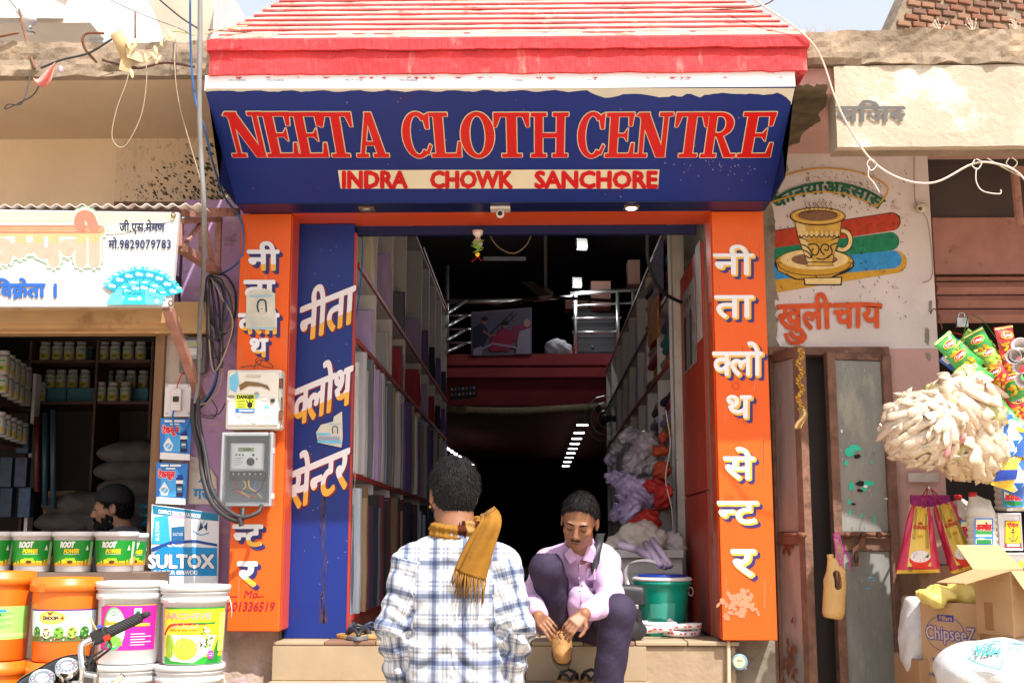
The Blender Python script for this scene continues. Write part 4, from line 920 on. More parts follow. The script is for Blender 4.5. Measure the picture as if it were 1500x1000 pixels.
def sgB(t, x, y, sz, w, sl, sh=0):
 tf = lambda a, b: (a + b * sh, b + a * sl); mb = MB(); pr = Print(mb, pxmap(6.0445))
 pr.text(t, x, y, sz, m_pw, bold=.020, width=w, split=(.22, m_py), shadow=(mbl, 3, 1.5, 2), tf=tf); mb.build('painted_word', bpo)
sgB('नीता', 438, 503, 84, 79, .40, .06); sgB('क्लोथ', 429, 625, 86, 84, .42, .06); sgB('सेन्टर', 424, 748, 90, 84, .42, .06)
# torn bills stuck on pillar and panel
def bill(name, pts, Y, par_label, cat='poster', deco=None, m=None):
 o = MB().prism([P(x, y, Y) for x, y in pts], (0, .0025, 0), m or mat('old_paper', (.60, .58, .50), .9, .15, 12, dirt=(.40, .36, .30, .3, 8))).build(name); tag(o, par_label, cat)
 if deco:
  mb = MB(); deco(Print(mb, pxmap(Y - .0005), dz=.0002)); mb.build('print', o)
 return o
pale = ink(150, 190, 205)
def face_bill(cx, cy, s=1, c=None):
 dk = c or ink(30, 70, 80)
 def f(pr):
  pr.stroke([(cx - 5 * s, cy + 8 * s), (cx - 7 * s, cy), (cx - 5 * s, cy - 8 * s), (cx, cy - 10 * s), (cx + 5 * s, cy - 7 * s), (cx + 6 * s, cy + 8 * s)], 2.6 * s, dk, 4); pr.stroke([(cx - 2 * s, cy + 3 * s), (cx + 1 * s, cy + 3.5 * s)], .8 * s, dk)
  pr.rect(cx - 20 * s, cy + 30 * s, cx + 17 * s, cy + 33 * s, pale); pr.rect(cx - 18 * s, cy - 17 * s, cx + 14 * s, cy - 14 * s, pale)
  for k in range(4): pr.rect(cx - 17 * s, cy + (16 + 3.4 * k) * s, cx + 14 * s, cy + (17 + 3.4 * k) * s, ink(185, 190, 190))
 return f
bill('torn_bill', [(361, 432), (373, 424), (380, 427), (386, 422), (396, 426), (403, 430), (403, 480), (398, 484), (380, 482), (360, 480)], Yp - .008, 'torn paper bill with a small head drawing pasted on the left orange pillar', deco=face_bill(384, 449))
bill('torn_bill', [(463, 633), (470, 622), (488, 617), (489, 610), (501, 602), (502, 640), (500, 655), (466, 648)], 6.038, 'torn white and blue bill pasted on the blue side panel', deco=lambda p: (face_bill(491, 630, .6)(p), p.rect(464, 634, 484, 637, LBLUE), p.rect(465, 645, 499, 648, LBLUE), [p.rect(466, 639 + k * 2, 497, 640 + k * 2, ink(130, 150, 190)) for k in range(3)]))
# ------------------------------------------------------------------ left shelves with cloth bolts
XS = P(521, 455, 6.2).x
lsh = thing('cloth_shelves', (XS, 6.2, FZ), 'tall white pigeonhole shelves with red edges along the left inner wall', 'shelves')
DIV = [6.21, 7.0, 7.8, 8.6, 9.8, 10.5, 11.2, 11.9, 12.6]; LV = [1.03, 1.73, 2.42, 2.82, 3.75]
for y in DIV: MB().box(XLi + .01, XS, y - .012, y + .012, FZ, 3.76 if y > 6.3 else ZT + .3, m_gwhite).build('divider', lsh)
for k, z in enumerate(LV):
 for a, b in ((6.225, 9.786), (9.814, 12.586)):
  ys = [d for d in DIV if a - .1 <= d <= b + .1]
  for c, d in zip(ys[:-1], ys[1:]):
   o = MB().box(XLi + .01, XS - .002, c + .0125, d - .0125, z - .02, z, m_gwhite).build('shelf_board', lsh)
 if z < 3.7: MB().box(XS - .0015, XS + .012, 6.225, 12.59, z - .024, z + .002, m_redtrim).build('red_edge', lsh)
MB().box(XS - .001, XS + .012, 9.8, 12.59, 3.745, 3.77, m_redtrim).build('red_edge', lsh)
MB().box(XLi + .001, XLi + .01, 6.3, 12.6, FZ, 4.5, m_gwhite).build('back_panel', lsh)
MB().box(XLi + .02, XS + .008, 6.225, 12.59, FZ, 1.005, mat('shelf_base_red', (.25, .06, .04), .6, .2, 5)).build('base_board', lsh)
FAB = {'pale blue': (.48, .56, .66), 'silver grey': (.42, .42, .44), 'white': (.66, .64, .64), 'lilac': (.42, .32, .56), 'deep purple': (.13, .08, .26), 'navy blue': (.03, .04, .10), 'dark maroon': (.11, .03, .045), 'olive brown': (.20, .14, .07), 'slate grey': (.14, .15, .18), 'cream': (.56, .50, .38), 'black': (.025, .025, .03), 'steel blue': (.13, .19, .30), 'sandy brown': (.36, .25, .15), 'crimson': (.34, .03, .05), 'mustard': (.45, .28, .04), 'teal': (.04, .22, .24)}
def fmat(n): return mat('fabric_' + n.replace(' ', '_'), FAB[n], .75 if n != 'deep purple' else .5, .12, 14, .25, 60, stretch=(3, 3, .3))
_B = {}
def bolt(color, var=0):
 key = (color, var)
 if key not in _B:
  rnd = random.Random(hash(color) % 99 + var); t = .046
  pts = []; nl = 5
  for k in range(nl + 1): pts.append((-.22 + .2 * k / nl, -t + rnd.uniform(-.006, .006)))
  for a in range(-60, 61, 30): pts.append((.0 + .035 * math.cos(R_(a)), t * math.sin(R_(a)) * .95 + rnd.uniform(-.004, .004)))
  for k in range(nl, -1, -1): pts.append((-.22 + .2 * k / nl, t + rnd.uniform(-.006, .006)))
  mb = MB(); n = len(pts); rings = [(0, .88), (.015, 1), (.2, 1.02), (.42, .98), (.585, 1), (.6, .86)]
  vs = [(x + (.004 if r in (2,) else 0), y * s + .004 * math.sin(z * 9 + var), z) for r, (z, s) in enumerate(rings) for x, y in pts]
  fs = [(i * n + k, i * n + (k + 1) % n, (i + 1) * n + (k + 1) % n, (i + 1) * n + k) for i in range(len(rings) - 1) for k in range(n)] + [list(range(n))[::-1], [(len(rings) - 1) * n + k for k in range(n)]]
  mb.add(vs, fs, fmat(color)); o = mb.build('fabric_bolt', origin=(0, 0, 0), smooth=False); me = o.data; bpy.data.objects.remove(o); _B[key] = me
 return _B[key]
def put_bolt(color, var, loc, rot, scale, label, group):
 o = bpy.data.objects.new('fabric_bolt', bolt(color, var)); COL.objects.link(o); o.location = loc; o.rotation_euler = rot; o.scale = scale; _W[o] = Vector(loc)
 tag(o, label, 'cloth bolt', group)
BN = ['nearest', 'second', 'third', 'fourth', 'fifth', 'sixth', 'seventh', 'farthest']
low = ['steel blue', 'pale blue', 'slate grey', 'sandy brown', 'olive brown', 'pale blue', 'dark maroon', 'navy blue', 'navy blue', 'black', 'slate grey', 'black', 'dark maroon', 'navy blue', 'black']
upr = ['white', 'silver grey', 'cream', 'steel blue', 'sandy brown', 'silver grey', 'slate grey', 'deep purple', 'white', 'cream', 'lilac', 'lilac', 'silver grey', 'slate grey', 'olive brown']
for row, z, cols, nm in ((0, 1.033, low, 'bottom'), (1, 1.733, upr, 'second')):
 i = 0
 for a, b in zip(DIV[:-1], DIV[1:]):
  y = a + .06
  while y < b - .06:
   c = cols[i % len(cols)] if i < 15 else random.choice(cols); i += 1; far = a > 9
   s = random.uniform(.50, .80)
   put_bolt(c, random.randrange(3), (XS - .015 + random.uniform(-.02, .025), y, z), (random.uniform(-.02, .05), 0, random.uniform(-.08, .08)), (1, s, random.uniform(.90, 1.08)),
     f"{c} cloth bolt upright in the {nm} row, {BN[DIV.index(a)]} bay of the left shelves", f"{c} bolts, {nm} row, {BN[DIV.index(a)]} bay")
   y += .098 * s + random.uniform(.002, .012)
for row, z, nm in ((2, 2.423, 'third'), (3, 2.823, 'top')):
 for bi, (a, b) in enumerate(zip(DIV[:-1], DIV[1:])):
  for q in range((random.choice([2, 3]) if row == 2 else 2) if bi < 4 else 1):
   c = random.choice(['white', 'lilac', 'pale blue', 'cream', 'silver grey', 'slate grey'] if bi < 2 else ['lilac', 'crimson', 'slate grey', 'deep purple', 'black'] if bi > 0 else ['white', 'cream', 'lilac'])
   hs = random.uniform(.42, .52) if row == 2 else random.uniform(.45, .62)
   put_bolt(c, q % 3, (XS - .03, b - .06 - .09 * q, z), (.18 + .05 * q + random.uniform(-.03, .03), 0, 0), (1, .42, hs), f"{c} cloth bolt leaning in the {nm} row, {BN[bi]} bay of the left shelves", f"{c} leaning bolts, {nm} row, {BN[bi]} bay")
# crumpled wrap and hanging blue cord on the near edge
s_ = SDF((XS - .12, 6.2, 1.95), (XS + .16, 6.7, 2.45), .008); c = Vector((XS + .02, 6.38, 2.2))
s_.cone(c + Vector((-.03, 0, .10)), c + Vector((-.02, .04, -.12)), .022, .02, .02).ell(c + Vector((-.02, .07, .05)), (.02, .06, .04), .03).fold(lambda p: .012 * np.sin(p[:, 2] * 60 + p[:, 1] * 90 + 2 * np.sin(p[:, 0] * 80)))
tag(s_.build('plastic_wrap', mat('milky_plastic', (.66, .64, .66), .3, .1)), 'crumpled white plastic wrap poking out of the left shelves beside the blue panel', 'wrapping')
wire('cord', [P(530, 340, 6.18), P(531, 372, 6.18), P(528, 420, 6.18), P(523, 455, 6.16), P(521, 468, 6.16)], .004, BLUEI, 'blue cord hanging from the lintel down the left shelf edge')
wire('string', [P(522, 550, 6.18), P(520, 700, 6.16), P(512, 850, 6.16)], .002, m_off, 'thin pale string hanging along the near edge of the left shelves')
# ------------------------------------------------------------------ right shelves
XR = P(977, 450, 7.4).x
rsh = thing('folded_cloth_shelves', (XR, 7.3, FZ), 'white pigeonhole shelves with red top edge along the right inner wall', 'shelves')
DR = [7.3, 8.05, 8.8, 9.6, 10.45, 11.2, 12.0, 12.9, 13.9]
for y in DR: MB().box(XR, XRi - .01, y - .014, y + .014, FZ, 3.3, m_gwhite).build('divider', rsh)
for z in (1.2, 1.6, 2.02, 2.45, 2.87, 3.3):
 for c, d in zip(DR[:-1], DR[1:]): MB().box(XR + .002, XRi - .01, c + .0145, d - .0145, z - .016, z, m_gwhite).build('shelf_board', rsh)
 MB().box(XR - .01, XR + .0015, 7.3, 13.9, z - .02, z + .004, m_redtrim if z != 2.87 else m_blackp).build('shelf_edge', rsh)
MB().box(XRi - .01, XRi - .001, 7.2, 14, FZ, 4.2, m_gwhite).build('back_panel', rsh)
# upper white board with hung cloth pictures
for pts, cc_, lb in (([(961, 372), (975, 350), (975, 425), (961, 440)], ('indigo', (90, 80, 130)), 'patterned indigo cloth sheet hung at the top of the right shelves'), ([(952, 440), (968, 420), (968, 492), (953, 508)], ('saffron', (200, 120, 30)), 'orange and yellow printed cloth hung low on the right shelves')):
 Yq = [XR * .985 * FPX / (x - 785) for x, _ in pts]
 o = MB().prism([P(x, y, yy) + Vector((-.02, 0, 0)) for (x, y), yy in zip(pts, Yq)], (.008, 0, 0), mat('cloth_' + cc_[0], srgb(*cc_[1]), .8, .7, 26)).build('hanging_cloth'); tag(o, lb, 'cloth')
gc = ['crimson', 'mustard', 'sandy brown', 'crimson', 'olive brown', 'teal', 'lilac', 'navy blue', 'deep purple', 'crimson']
_Fm = {}
def folded(c):
 if c not in _Fm:
  mb = MB(); pts = [(-.0 + .02 * math.cos(R_(a)), .021 * math.sin(R_(a))) for a in range(90, 271, 30)] + [(.3, -.021), (.3, .021)]
  vs = []; n = len(pts)
  for j, y in enumerate((-.27, -.13, 0, .13, .27)):
   for x, z in pts: vs.append((x, y, z + .021 + .005 * math.sin(j * 2.3) * (1 if z > 0 else 0)))
  mb.add(vs, [(j * n + k, j * n + (k + 1) % n, (j + 1) * n + (k + 1) % n, (j + 1) * n + k) for j in range(4) for k in range(n)] + [list(range(n)), [4 * n + k for k in range(n)][::-1]], fmat(c))
  o = mb.build('folded_cloth', origin=(0, 0, 0)); _Fm[c] = o.data; bpy.data.objects.remove(o)
 return _Fm[c]
for bi in (0, 1):
 for li, z in enumerate((2.02, 2.45, 2.87)):
  for q in range(7 if li else 6):
   c = random.choice(gc); o = bpy.data.objects.new('folded_cloth', folded(c)); COL.objects.link(o); o.location = (XR + .035 + random.uniform(-.02, .02), (DR[bi] + DR[bi + 1]) / 2, z + .003 + q * .046); o.rotation_euler = (0, 0, random.uniform(-.06, .06)); o.scale = (1, 1.15, 1.1)
   tag(o, f"{c} folded cloth in the {['lowest', 'middle', 'highest'][li]} stack of the {['nearer', 'farther'][bi]} bay of the right shelves", 'folded cloth', f"{c} folded cloths, right shelves, {li}, {bi}")
for bi in range(2, 8):
 for li, z in enumerate((1.6, 2.02, 2.45, 2.87)):
  for q in range(2 if li < 3 else (1 if bi % 2 else 0)):
   c = random.choice(['lilac', 'white', 'pale blue', 'lilac', 'teal' if li == 2 and bi > 5 else 'silver grey'])
   o = bpy.data.objects.new('fabric_bolt', bolt(c, q)); COL.objects.link(o); o.location = (XR + .03, DR[bi] + .12 + .12 * q, z + .002); o.rotation_euler = (-.3 - .1 * q, 0, math.pi); o.scale = (1, .5, .6)
   tag(o, f"{c} cloth leaning in the {['lowest', 'second', 'third', 'highest'][li]} row of the right shelves{', far end' if bi > 5 else ', middle bays'}", 'cloth bolt', f"{c} leaning cloths, right shelves row {li}, {'far' if bi > 5 else 'mid'}")
# heap of crumpled cloth in front of lower right shelves
def heap(name, pts, m, lb, cat='cloth', h=.010, amp=.017, fr=52):
 ps = [(P(x, y, Y), r) for x, y, Y, r in pts]; lo = [min(p[i] - r for p, r in ps) - .05 for i in range(3)]; hi = [max(p[i] + r for p, r in ps) + .05 for i in range(3)]
 s = SDF(lo, hi, h)
 for i, (p, r) in enumerate(ps): s.ell(p, (r, r * .8, r * (.62 + .1 * math.sin(i))), .03, R=Euler((i, i * .7, i * 2)).to_matrix())
 sd = random.uniform(0, 9); s.fold(lambda p: amp * (np.abs(np.sin(p[:, 0] * fr + 2.5 * np.sin(p[:, 2] * fr * .6 + sd))) + .6 * np.abs(np.sin(p[:, 2] * fr * 1.3 + 2 * np.sin(p[:, 0] * fr * .5 + p[:, 1] * 20))) - .9))
 o = s.build(name, m); return tag(o, lb, cat)
m_pl = mat('lilac_plastic', (.36, .29, .48), .3, .3, 12, spec=.6); m_pg = mat('grey_plastic', (.30, .27, .31), .3, .3, 12, spec=.6); m_redc = mat('red_cloth', (.42, .025, .02), .7, .2, 10)
heap('cloth_heap', [(925, 640, 7.4, .09), (945, 655, 7.3, .11), (930, 680, 7.3, .1), (958, 680, 7.3, .08), (905, 655, 7.5, .07)], m_pg, 'grey plastic wrapped cloth spilling from the upper right shelves')
heap('cloth_heap', [(905, 700, 7.3, .08), (920, 715, 7.2, .1), (945, 725, 7.15, .1), (925, 745, 7.1, .11), (905, 750, 7.2, .08), (895, 672, 7.6, .06)], m_pl, 'lilac crumpled cloth bundle heaped above the white sacks')
heap('cloth_heap', [(958, 712, 7.1, .07), (972, 722, 7.05, .07), (950, 768, 6.95, .09), (930, 772, 6.95, .07), (968, 735, 7.1, .06)], m_redc, 'red cloth lying on the white sacks by the door post')
heap('cloth_heap', [(968, 660, 7.2, .055), (970, 690, 7.15, .07), (972, 640, 7.25, .04)], mat('brick_cloth', (.40, .06, .02), .7, .2, 10), 'brick red cloth bundle hanging at the right shelves beside the post')
wire('cord', [P(975, 600, 7.0), P(982, 650, 7.0), P(975, 700, 7.0), P(984, 745, 7.0), P(986, 785, 7.0)], .004, m_off, 'pale cord dangling by the right door post')
wire('cable', [P(948, 340, 6.12), P(950, 385, 6.2), P(968, 425, 6.5), P(998, 443, 6.9)], .010, m_rubber, 'thick black cable curving behind the top right of the shop opening')
# counter with sacks
ct = thing('counter', P(950, 920, 6.75), 'white counter at the right inside the shop, under white sacks', 'counter'); cz1 = WZ(805, 6.72); cxa, cxb = WX(903, 850, 6.75), WX(1001, 850, 6.75)
m_ct = mat('counter_white', (.50, .50, .47), .5, .12, 4, dirt=(.30, .27, .24, .25, 5))
MB().box(cxa, cxb, 6.76, 7.25, FZ, cz1 - .045, m_ct).build('cabinet', ct, bevel=.004); MB().box(cxa - .02, cxb + .003, 6.72, 7.28, cz1 - .043, cz1, m_ct).build('top', ct, bevel=.004)
MB().box(cxa + .02, cxb - .02, 6.752, 6.76, FZ + .05, cz1 - .12, mat('counter_front', (.42, .43, .42), .5, .12, 4)).build('front_panel', ct)
heap('sack', [(908, 795, 6.9, .08), (925, 788, 6.85, .10), (945, 790, 6.85, .11), (962, 795, 6.85, .08)], mat('woven_sack', (.52, .48, .42), .8, .1, 12), 'larger off white sack lying on the counter inside the shop', 'sack', .008, .008, 50)
heap('sack', [(972, 792, 6.9, .08), (988, 796, 6.9, .075), (996, 805, 6.86, .05)], mat('milky_sack', (.46, .43, .42), .6, .1, 12), 'smaller pale sack at the right end of the counter', 'sack', .008, .009, 60)
# red board posters
def jm_map(x, y, o): return Vector((xj - .003 - o, x, y))
pj = MB().box(xj - .004, xj - .001, 6.42, 6.93, WZ(540, 6.7, 1010), WZ(420, 6.7, 1010), mat('poster_grey', (.30, .28, .29), .5, .5, 18)).build('fashion_poster'); tag(pj, 'dark fashion poster of men in suits on the red door board', 'poster')
mb = MB(); pr = Print(mb, jm_map, px=False); za = WZ(540, 6.7, 1010);
for k in range(4):
 y = 6.50 + k * .12; pr.poly([(y - .04, za + .01), (y + .04, za + .01), (y + .05, za + .30), (y, za + .33), (y - .05, za + .30)], [BLACK, ink(60, 60, 66), ink(120, 112, 105), BLACK][k]); pr.ell(y, za + .365, .022, .03, ink(170, 120, 95)); pr.ell(y, za + .385, .022, .015, BLACK)
mb.build('print', pj)
pj = MB().box(xj - .004, xj - .001, 6.18, 6.36, WZ(500, 6.3, 1010), WZ(360, 6.3, 1010), mat('poster_pale', (.45, .43, .42), .5, .3, 12)).build('fashion_poster'); tag(pj, 'pale curling poster near the outer edge of the red door board', 'poster')
mb = MB(); pr = Print(mb, jm_map, px=False); z = WZ(470, 6.3, 1010); pr.poly([(6.22, z), (6.32, z), (6.31, z + .25), (6.23, z + .27)], ink(110, 105, 110)); pr.ell(6.27, z + .3, .02, .028, ink(170, 130, 105)); mb.build('print', pj)
# green bucket
gb = thing('green_bucket', P(971, 915, 6.28), 'green plastic bucket with blue and white lids beside the red door board', 'bucket'); gb.location = (P(971, 912, 6.28).x, 6.28, FZ); _W[gb] = Vector(gb.location); gl = wloc(gb)
m_gb = mat('green_plastic', (.0, .26, .185), .35, .08, 6, dirt=(.04, .30, .24, .25, 5), coat=.2)
MB().lathe([(.105, 0), (.108, .004), (.128, .2), (.137, .245), (.145, .25), (.147, .262), (.14, .268), (.13, .262)], gl, m_gb, 40).build('tub', gb, smooth=True)
MB().lathe([(.146, .268), (.150, .272), (.150, .280), (.14, .286), (.02, .284)], gl, m_gwhite, 36).build('white_lid', gb, smooth=True)
MB().lathe([(.118, .286), (.122, .290), (.118, .298), (.02, .298)], gl + Vector((.0, 0, 0)), mat('blue_lid', (.01, .04, .35), .4), 36).build('blue_lid', gb, smooth=True)
for sx in (-1, 1): MB().tube([gl + Vector((sx * (.14 + .012 * math.sin(a * .8)), -.02, .215 + .022 * math.cos(a * .8))) for a in range(8)], .003, m_steel, 6, closed=True).build('handle_ring', gb, smooth=True)
mb = MB(); pr = Print(mb, cylmap(gl, .105, .137, .245), px=False); pr.rect(-.075, .09, -.012, .16, mat('pale_green_patch', (.05, .34, .26), .5), 6, 1); pr.rect(-.014, .085, .05, .165, _M['pale_green_patch'], 6, 1); mb.build('faded_label', gb)
# rolled sheets leaning over the bucket
for k, (a, b, r, m) in enumerate((((905, 797, 6.5), (938, 806, 6.5), .020, m_pl), ((934, 805, 6.48), (976, 829, 6.33), .022, m_pl), ((945, 795, 6.5), (968, 828, 6.30), .017, m_gwhite), ((955, 790, 6.5), (982, 829, 6.34), .018, m_pl))):
 o = MB().tube([P(*a), P(*b)], r, mat('rolled_plastic', (.50, .42, .58), .35, .1), 14).build('rolled_sheet', smooth=True)
 tag(o, ['short lilac roll lying level behind the green bucket', 'longest lilac roll slanting down onto the bucket lid', 'thin roll between the two leaning on the bucket lid', 'rightmost lilac roll leaning on the bucket lid'][k], 'roll')
# strap coils
m_strap = mat('white_strap', (.72, .70, .70), .4, .08, 20);
def coil(cx, cy, r, turns, lb, tail=None, ph=0):
 c = Vector((WX(cx, cy, 6.12), 6.12, FZ)); vs = []; fs = []; n = 26 * turns
 for i in range(n + 1):
  a = i / 26 * 2 * math.pi + ph; rr = r * (1 + .12 * math.sin(i * .35)); p = c + Vector((rr * math.cos(a), rr * .75 * math.sin(a), .006 + .018 * (1 + math.sin(a * .5 + ph)) * .7 + i * .0004)); vs += [p, p + Vector((0.002, 0, .024))]
 if tail:
  t0 = vs[-2];
  for p in catm([t0] + [P(*q) for q in tail], 5)[1:]: vs += [p, p + Vector((.018, 0, .014))]
 k = len(vs) // 2
 mb = MB(); mb.add(vs, [(2 * i, 2 * i + 2, 2 * i + 3, 2 * i + 1) for i in range(k - 1)], m_strap); o = mb.build('strap_coil', smooth=True, solid=.0015); tag(o, lb, 'strap')
 mb = MB(); rd = ink(200, 50, 60)
 for i in range(0, min(n, 60)):
  if i % 3 == 0: continue
  a0, a1 = vs[2 * i], vs[2 * i + 2]; up = vs[2 * i + 1] - a0; nrm = (a1 - a0).cross(up).normalized() * (.0022)
  for sgn in (1, -1): mb.add([a0 + up * .35 + nrm * sgn, a0.lerp(a1, .7) + up * .35 + nrm * sgn, a0.lerp(a1, .7) + up * .7 + nrm * sgn, a0 + up * .7 + nrm * sgn], [(0, 1, 2, 3)], rd)
 mb.build('print', o)
coil(958, 918, .10, 3, 'white printed strap coil left of centre, in front of the green bucket', [(930, 880, 6.3), (915, 850, 6.35), (918, 828, 6.35), (945, 822, 6.35), (965, 827, 6.3)])
coil(1000, 916, .085, 2, 'looser white printed strap coil on the floor by the red door board', None, 2.)
# black bag
bgx = P(915, 905, 5.98)
bag = thing('black_bag', (bgx.x, 5.98, FZ), 'black shoulder bag standing on the floor behind the seated man', 'bag')
s_ = SDF((bgx.x - .14, 5.86, FZ - .02), (bgx.x + .14, 6.12, FZ + .3), .007)
s_.cone((bgx.x, 5.98, FZ + .06), (bgx.x, 5.98, FZ + .17), .085, .075, .03, flat=((0, 1, 0), .7)).ell((bgx.x, 5.98, FZ + .05), (.1, .07, .05), .03).half((0, 0, FZ + .001), (0, 0, -1)).fold(lambda p: .004 * np.sin(p[:, 2] * 50 + 3 * np.sin(p[:, 0] * 30)))
m_bag = mat('black_bag_cloth', (.022, .022, .026), .5, .2, 20, .2, 120); s_.build('body', m_bag, bag)
mb = MB(); mb.grid(lambda u, v: Vector((bgx.x - .09 + .18 * u, 5.975 - .078 * math.sin(min(v * 2, 1) * math.pi / 2) , FZ + .255 - .13 * max(0, v - .35) - .01 * (2 * u - 1) ** 2)), 10, 10, m_bag); mb.build('flap', bag, smooth=True, solid=.006)
MB().box(bgx.x + .03, bgx.x + .06, 5.885, 5.90, FZ + .15, FZ + .17, m_steel).build('buckle', bag, bevel=.003)
MB().tube([Vector((bgx.x + .075, 5.97, FZ + .22)), Vector((bgx.x + .09, 5.94, FZ + .18))], .008, m_blackp).build('strap_ring', bag)
# sandals inside and on the step
def sandal(loc, rz, ms, mstrap, lb, cat='sandal', L=.26):
 t = thing('sandal', loc, lb, cat); t0 = Vector(loc); out = []
 for k in range(20):
  a = k / 20 * 2 * math.pi; w = .046 - .008 * math.cos(a) - .006 * math.cos(2 * a); out.append((w * math.sin(a), -L / 2 * math.cos(a)))
 R = Matrix.Rotation(rz, 3, 'Z'); f = lambda x, y, z: t0 + R @ Vector((x, y, z))
 MB().prism([f(x, y, .0) for x, y in out], (0, 0, .02), ms).build('sole', t, bevel=.004)
 MB().prism([f(x * .9, y * .93, .0205) for x, y in out], (0, 0, .003), mat('footbed_tan', (.42, .26, .10), .7, .2, 20)).build('footbed', t)
 for sx in (-1, 1): MB().tube(catm([f(sx * .042, .02, .02), f(sx * .036, -.01, .05), f(sx * .014, -.05, .045), f(0, -.075, .022)], 4), [.008] * 13, mstrap, 8).build('strap', t, smooth=True)
 MB().tube([f(-.042, .03, .02), f(-.03, .02, .055), f(0, .015, .068), f(.03, .02, .055), f(.042, .03, .02)], .008, mstrap, 8).build('strap', t, smooth=True)
 return t
m_sole = mat('tan_rubber', (.45, .26, .08), .7, .15, 20)
sandal((P(833, 984, 5.72).x, 5.73, .752), .1, m_sole, m_blackp, 'left tan sandal with black strap on the step below the seated man')
sandal((P(866, 984, 5.72).x, 5.73, .752), -.05, m_sole, m_blackp, 'right tan sandal with black strap on the step, half hidden by his trouser leg')
sandal((P(522, 917, 6.02).x, 6.03, FZ + .003), 1.2, m_sole, mat('navy_strap', (.02, .03, .07), .5), 'tan sandal with dark strap turned sideways on the shop floor', 'sandal', .22)
sandal((P(545, 914, 6.1).x, 6.12, FZ + .003), .6, mat('beige_sole', (.55, .38, .2), .7, .15, 20), _M['navy_strap'], 'beige sandal behind the turned sandal on the shop floor', 'sandal', .22)
sandal((P(524, 925, 5.95).x, 5.95, FZ + .003), .2, mat('grey_sole', (.16, .16, .17), .7, .15, 20), m_blackp, 'grey toe loop sandal nearest the floor edge by the blue panel', 'sandal', .16)
# ------------------------------------------------------------------ left seed shop contents
SY = 7.5
sb = thing('bottle_shelves', (P(140, 600, SY).x, SY, .4), 'dark wooden shelves of white bottles inside the left shop', 'shelves'); m_sh = mat('dark_shelf_wood', (.085, .035, .028), .6, .3, 6)
for px in (41, 139, 220, 262): MB().box(WX(px, 550, SY), WX(px + 3.5, 550, SY), SY, SY + .45, .4, WZ(440, SY), m_sh).build('upright', sb)
for py in (470, 525, 586):
 for a, b in ((44.5, 139), (142.5, 220), (223.5, 262)): MB().box(WX(a, py, SY) + .001, WX(b, py, SY) - .001, SY + .004, SY + .45, WZ(py + 4, SY), WZ(py, SY), m_sh).build('shelf_board', sb)
MB().box(WX(41, 550, SY), WX(265, 550, SY), SY + .45, SY + .47, .4, WZ(440, SY), m_dark).build('back_panel', sb)
m_bot = mat('bottle_white', (.30, .28, .29), .4, .06, 8); m_cap = mat('bottle_cap', (.36, .34, .34), .5, .05)
def bottle(loc, lb, grp, proto=[None]):
 if proto[0] is None:
  t = thing('seed_bottle', (0, 0, 0), lb, 'bottle', grp); r = .034
  MB().lathe([(r * .95, 0), (r, .005), (r, .088), (r * .75, .098), (r * .7, .102)], (0, 0, 0), m_bot, 16).build('body', t, smooth=True)
  MB().lathe([(r * .86, .102), (r * .86, .120), (r * .8, .123)], (0, 0, 0), m_cap, 16).build('cap', t, smooth=True)
  mb = MB(); pr = Print(mb, cylmap((0, 0, 0), r, r, .088), px=False, dz=.0004); pr.rect(-.03, .01, .03, .042, ink(175, 150, 40), 6, 1); pr.rect(-.03, .042, .03, .085, ink(160, 162, 155), 6, 1); pr.text('MAX-ON', 0, .062, .014, GREEN, bold=.06, align='c', width=.036); pr.rect(-.012, .018, .012, .036, ink(60, 120, 40), 2, 1); mb.build('label', t)
  t.location = loc; proto[0] = t; return t
 return dup(proto[0], loc, random.uniform(-.3, .3), lb, grp)
def brow(xs, py, dy, what, kind):
 for x in xs: bottle((WX(x, py, SY + dy), SY + dy, WZ(py, SY, 785) + (.003 if kind == 'f' else (.1 if py > 400 else 0))), 'white bottle with yellow label, ' + what, 'white bottles, ' + what)
brow([66, 84, 101, 119], 525, .06, 'front row of the upper shelf, left bay', 'f'); brow([78, 95, 112, 130], 525, .24, 'back row of the upper shelf, left bay', 'b')
brow([152, 169, 188, 206], 525, .06, 'front row of the upper shelf, right bay', 'f'); brow([161, 179, 197, 214], 525, .24, 'back row of the upper shelf, right bay', 'b')
brow([59], 586, .06, 'alone at front left of the lower shelf', 'f'); brow([72, 88, 105, 123], 586, .2, 'on the blue boxes, lower shelf, left bay', 'b')
brow([147, 165, 184], 586, .06, 'front row of the lower shelf, right bay', 'f'); brow([157, 175, 191, 209], 586, .24, 'back row of the lower shelf, right bay', 'b')
brow([229, 247], 586, .06, 'behind the door jamb on the lower shelf', 'f'); brow([229, 246], 525, .06, 'behind the door jamb on the upper shelf', 'f')
m_bb = mat('blue_carton', (.05, .18, .26), .6, .15, 6)
k = 0
for x0, x1, yy, py in ((60, 96, .14, 586), (98, 137, .14, 586), (146, 178, .18, 586), (180, 216, .15, 586), (70, 134, .18, 525), (148, 218, .18, 525)):
 z0 = WZ(py, SY) + .002; o = MB().box(WX(x0, py, SY + yy), WX(x1, py, SY + yy), SY + yy, SY + .42, z0, z0 + .097, m_bb).build('blue_box'); lb = ['under the back bottles, lower shelf far left', 'under the back bottles, lower shelf left bay right half', 'under the back bottles, lower shelf right bay left half', 'at the right end of the lower shelf', 'behind the bottles of the upper shelf, left bay', 'behind the bottles of the upper shelf, right bay'][k]; k += 1; tag(o, 'low blue carton ' + lb, 'box')
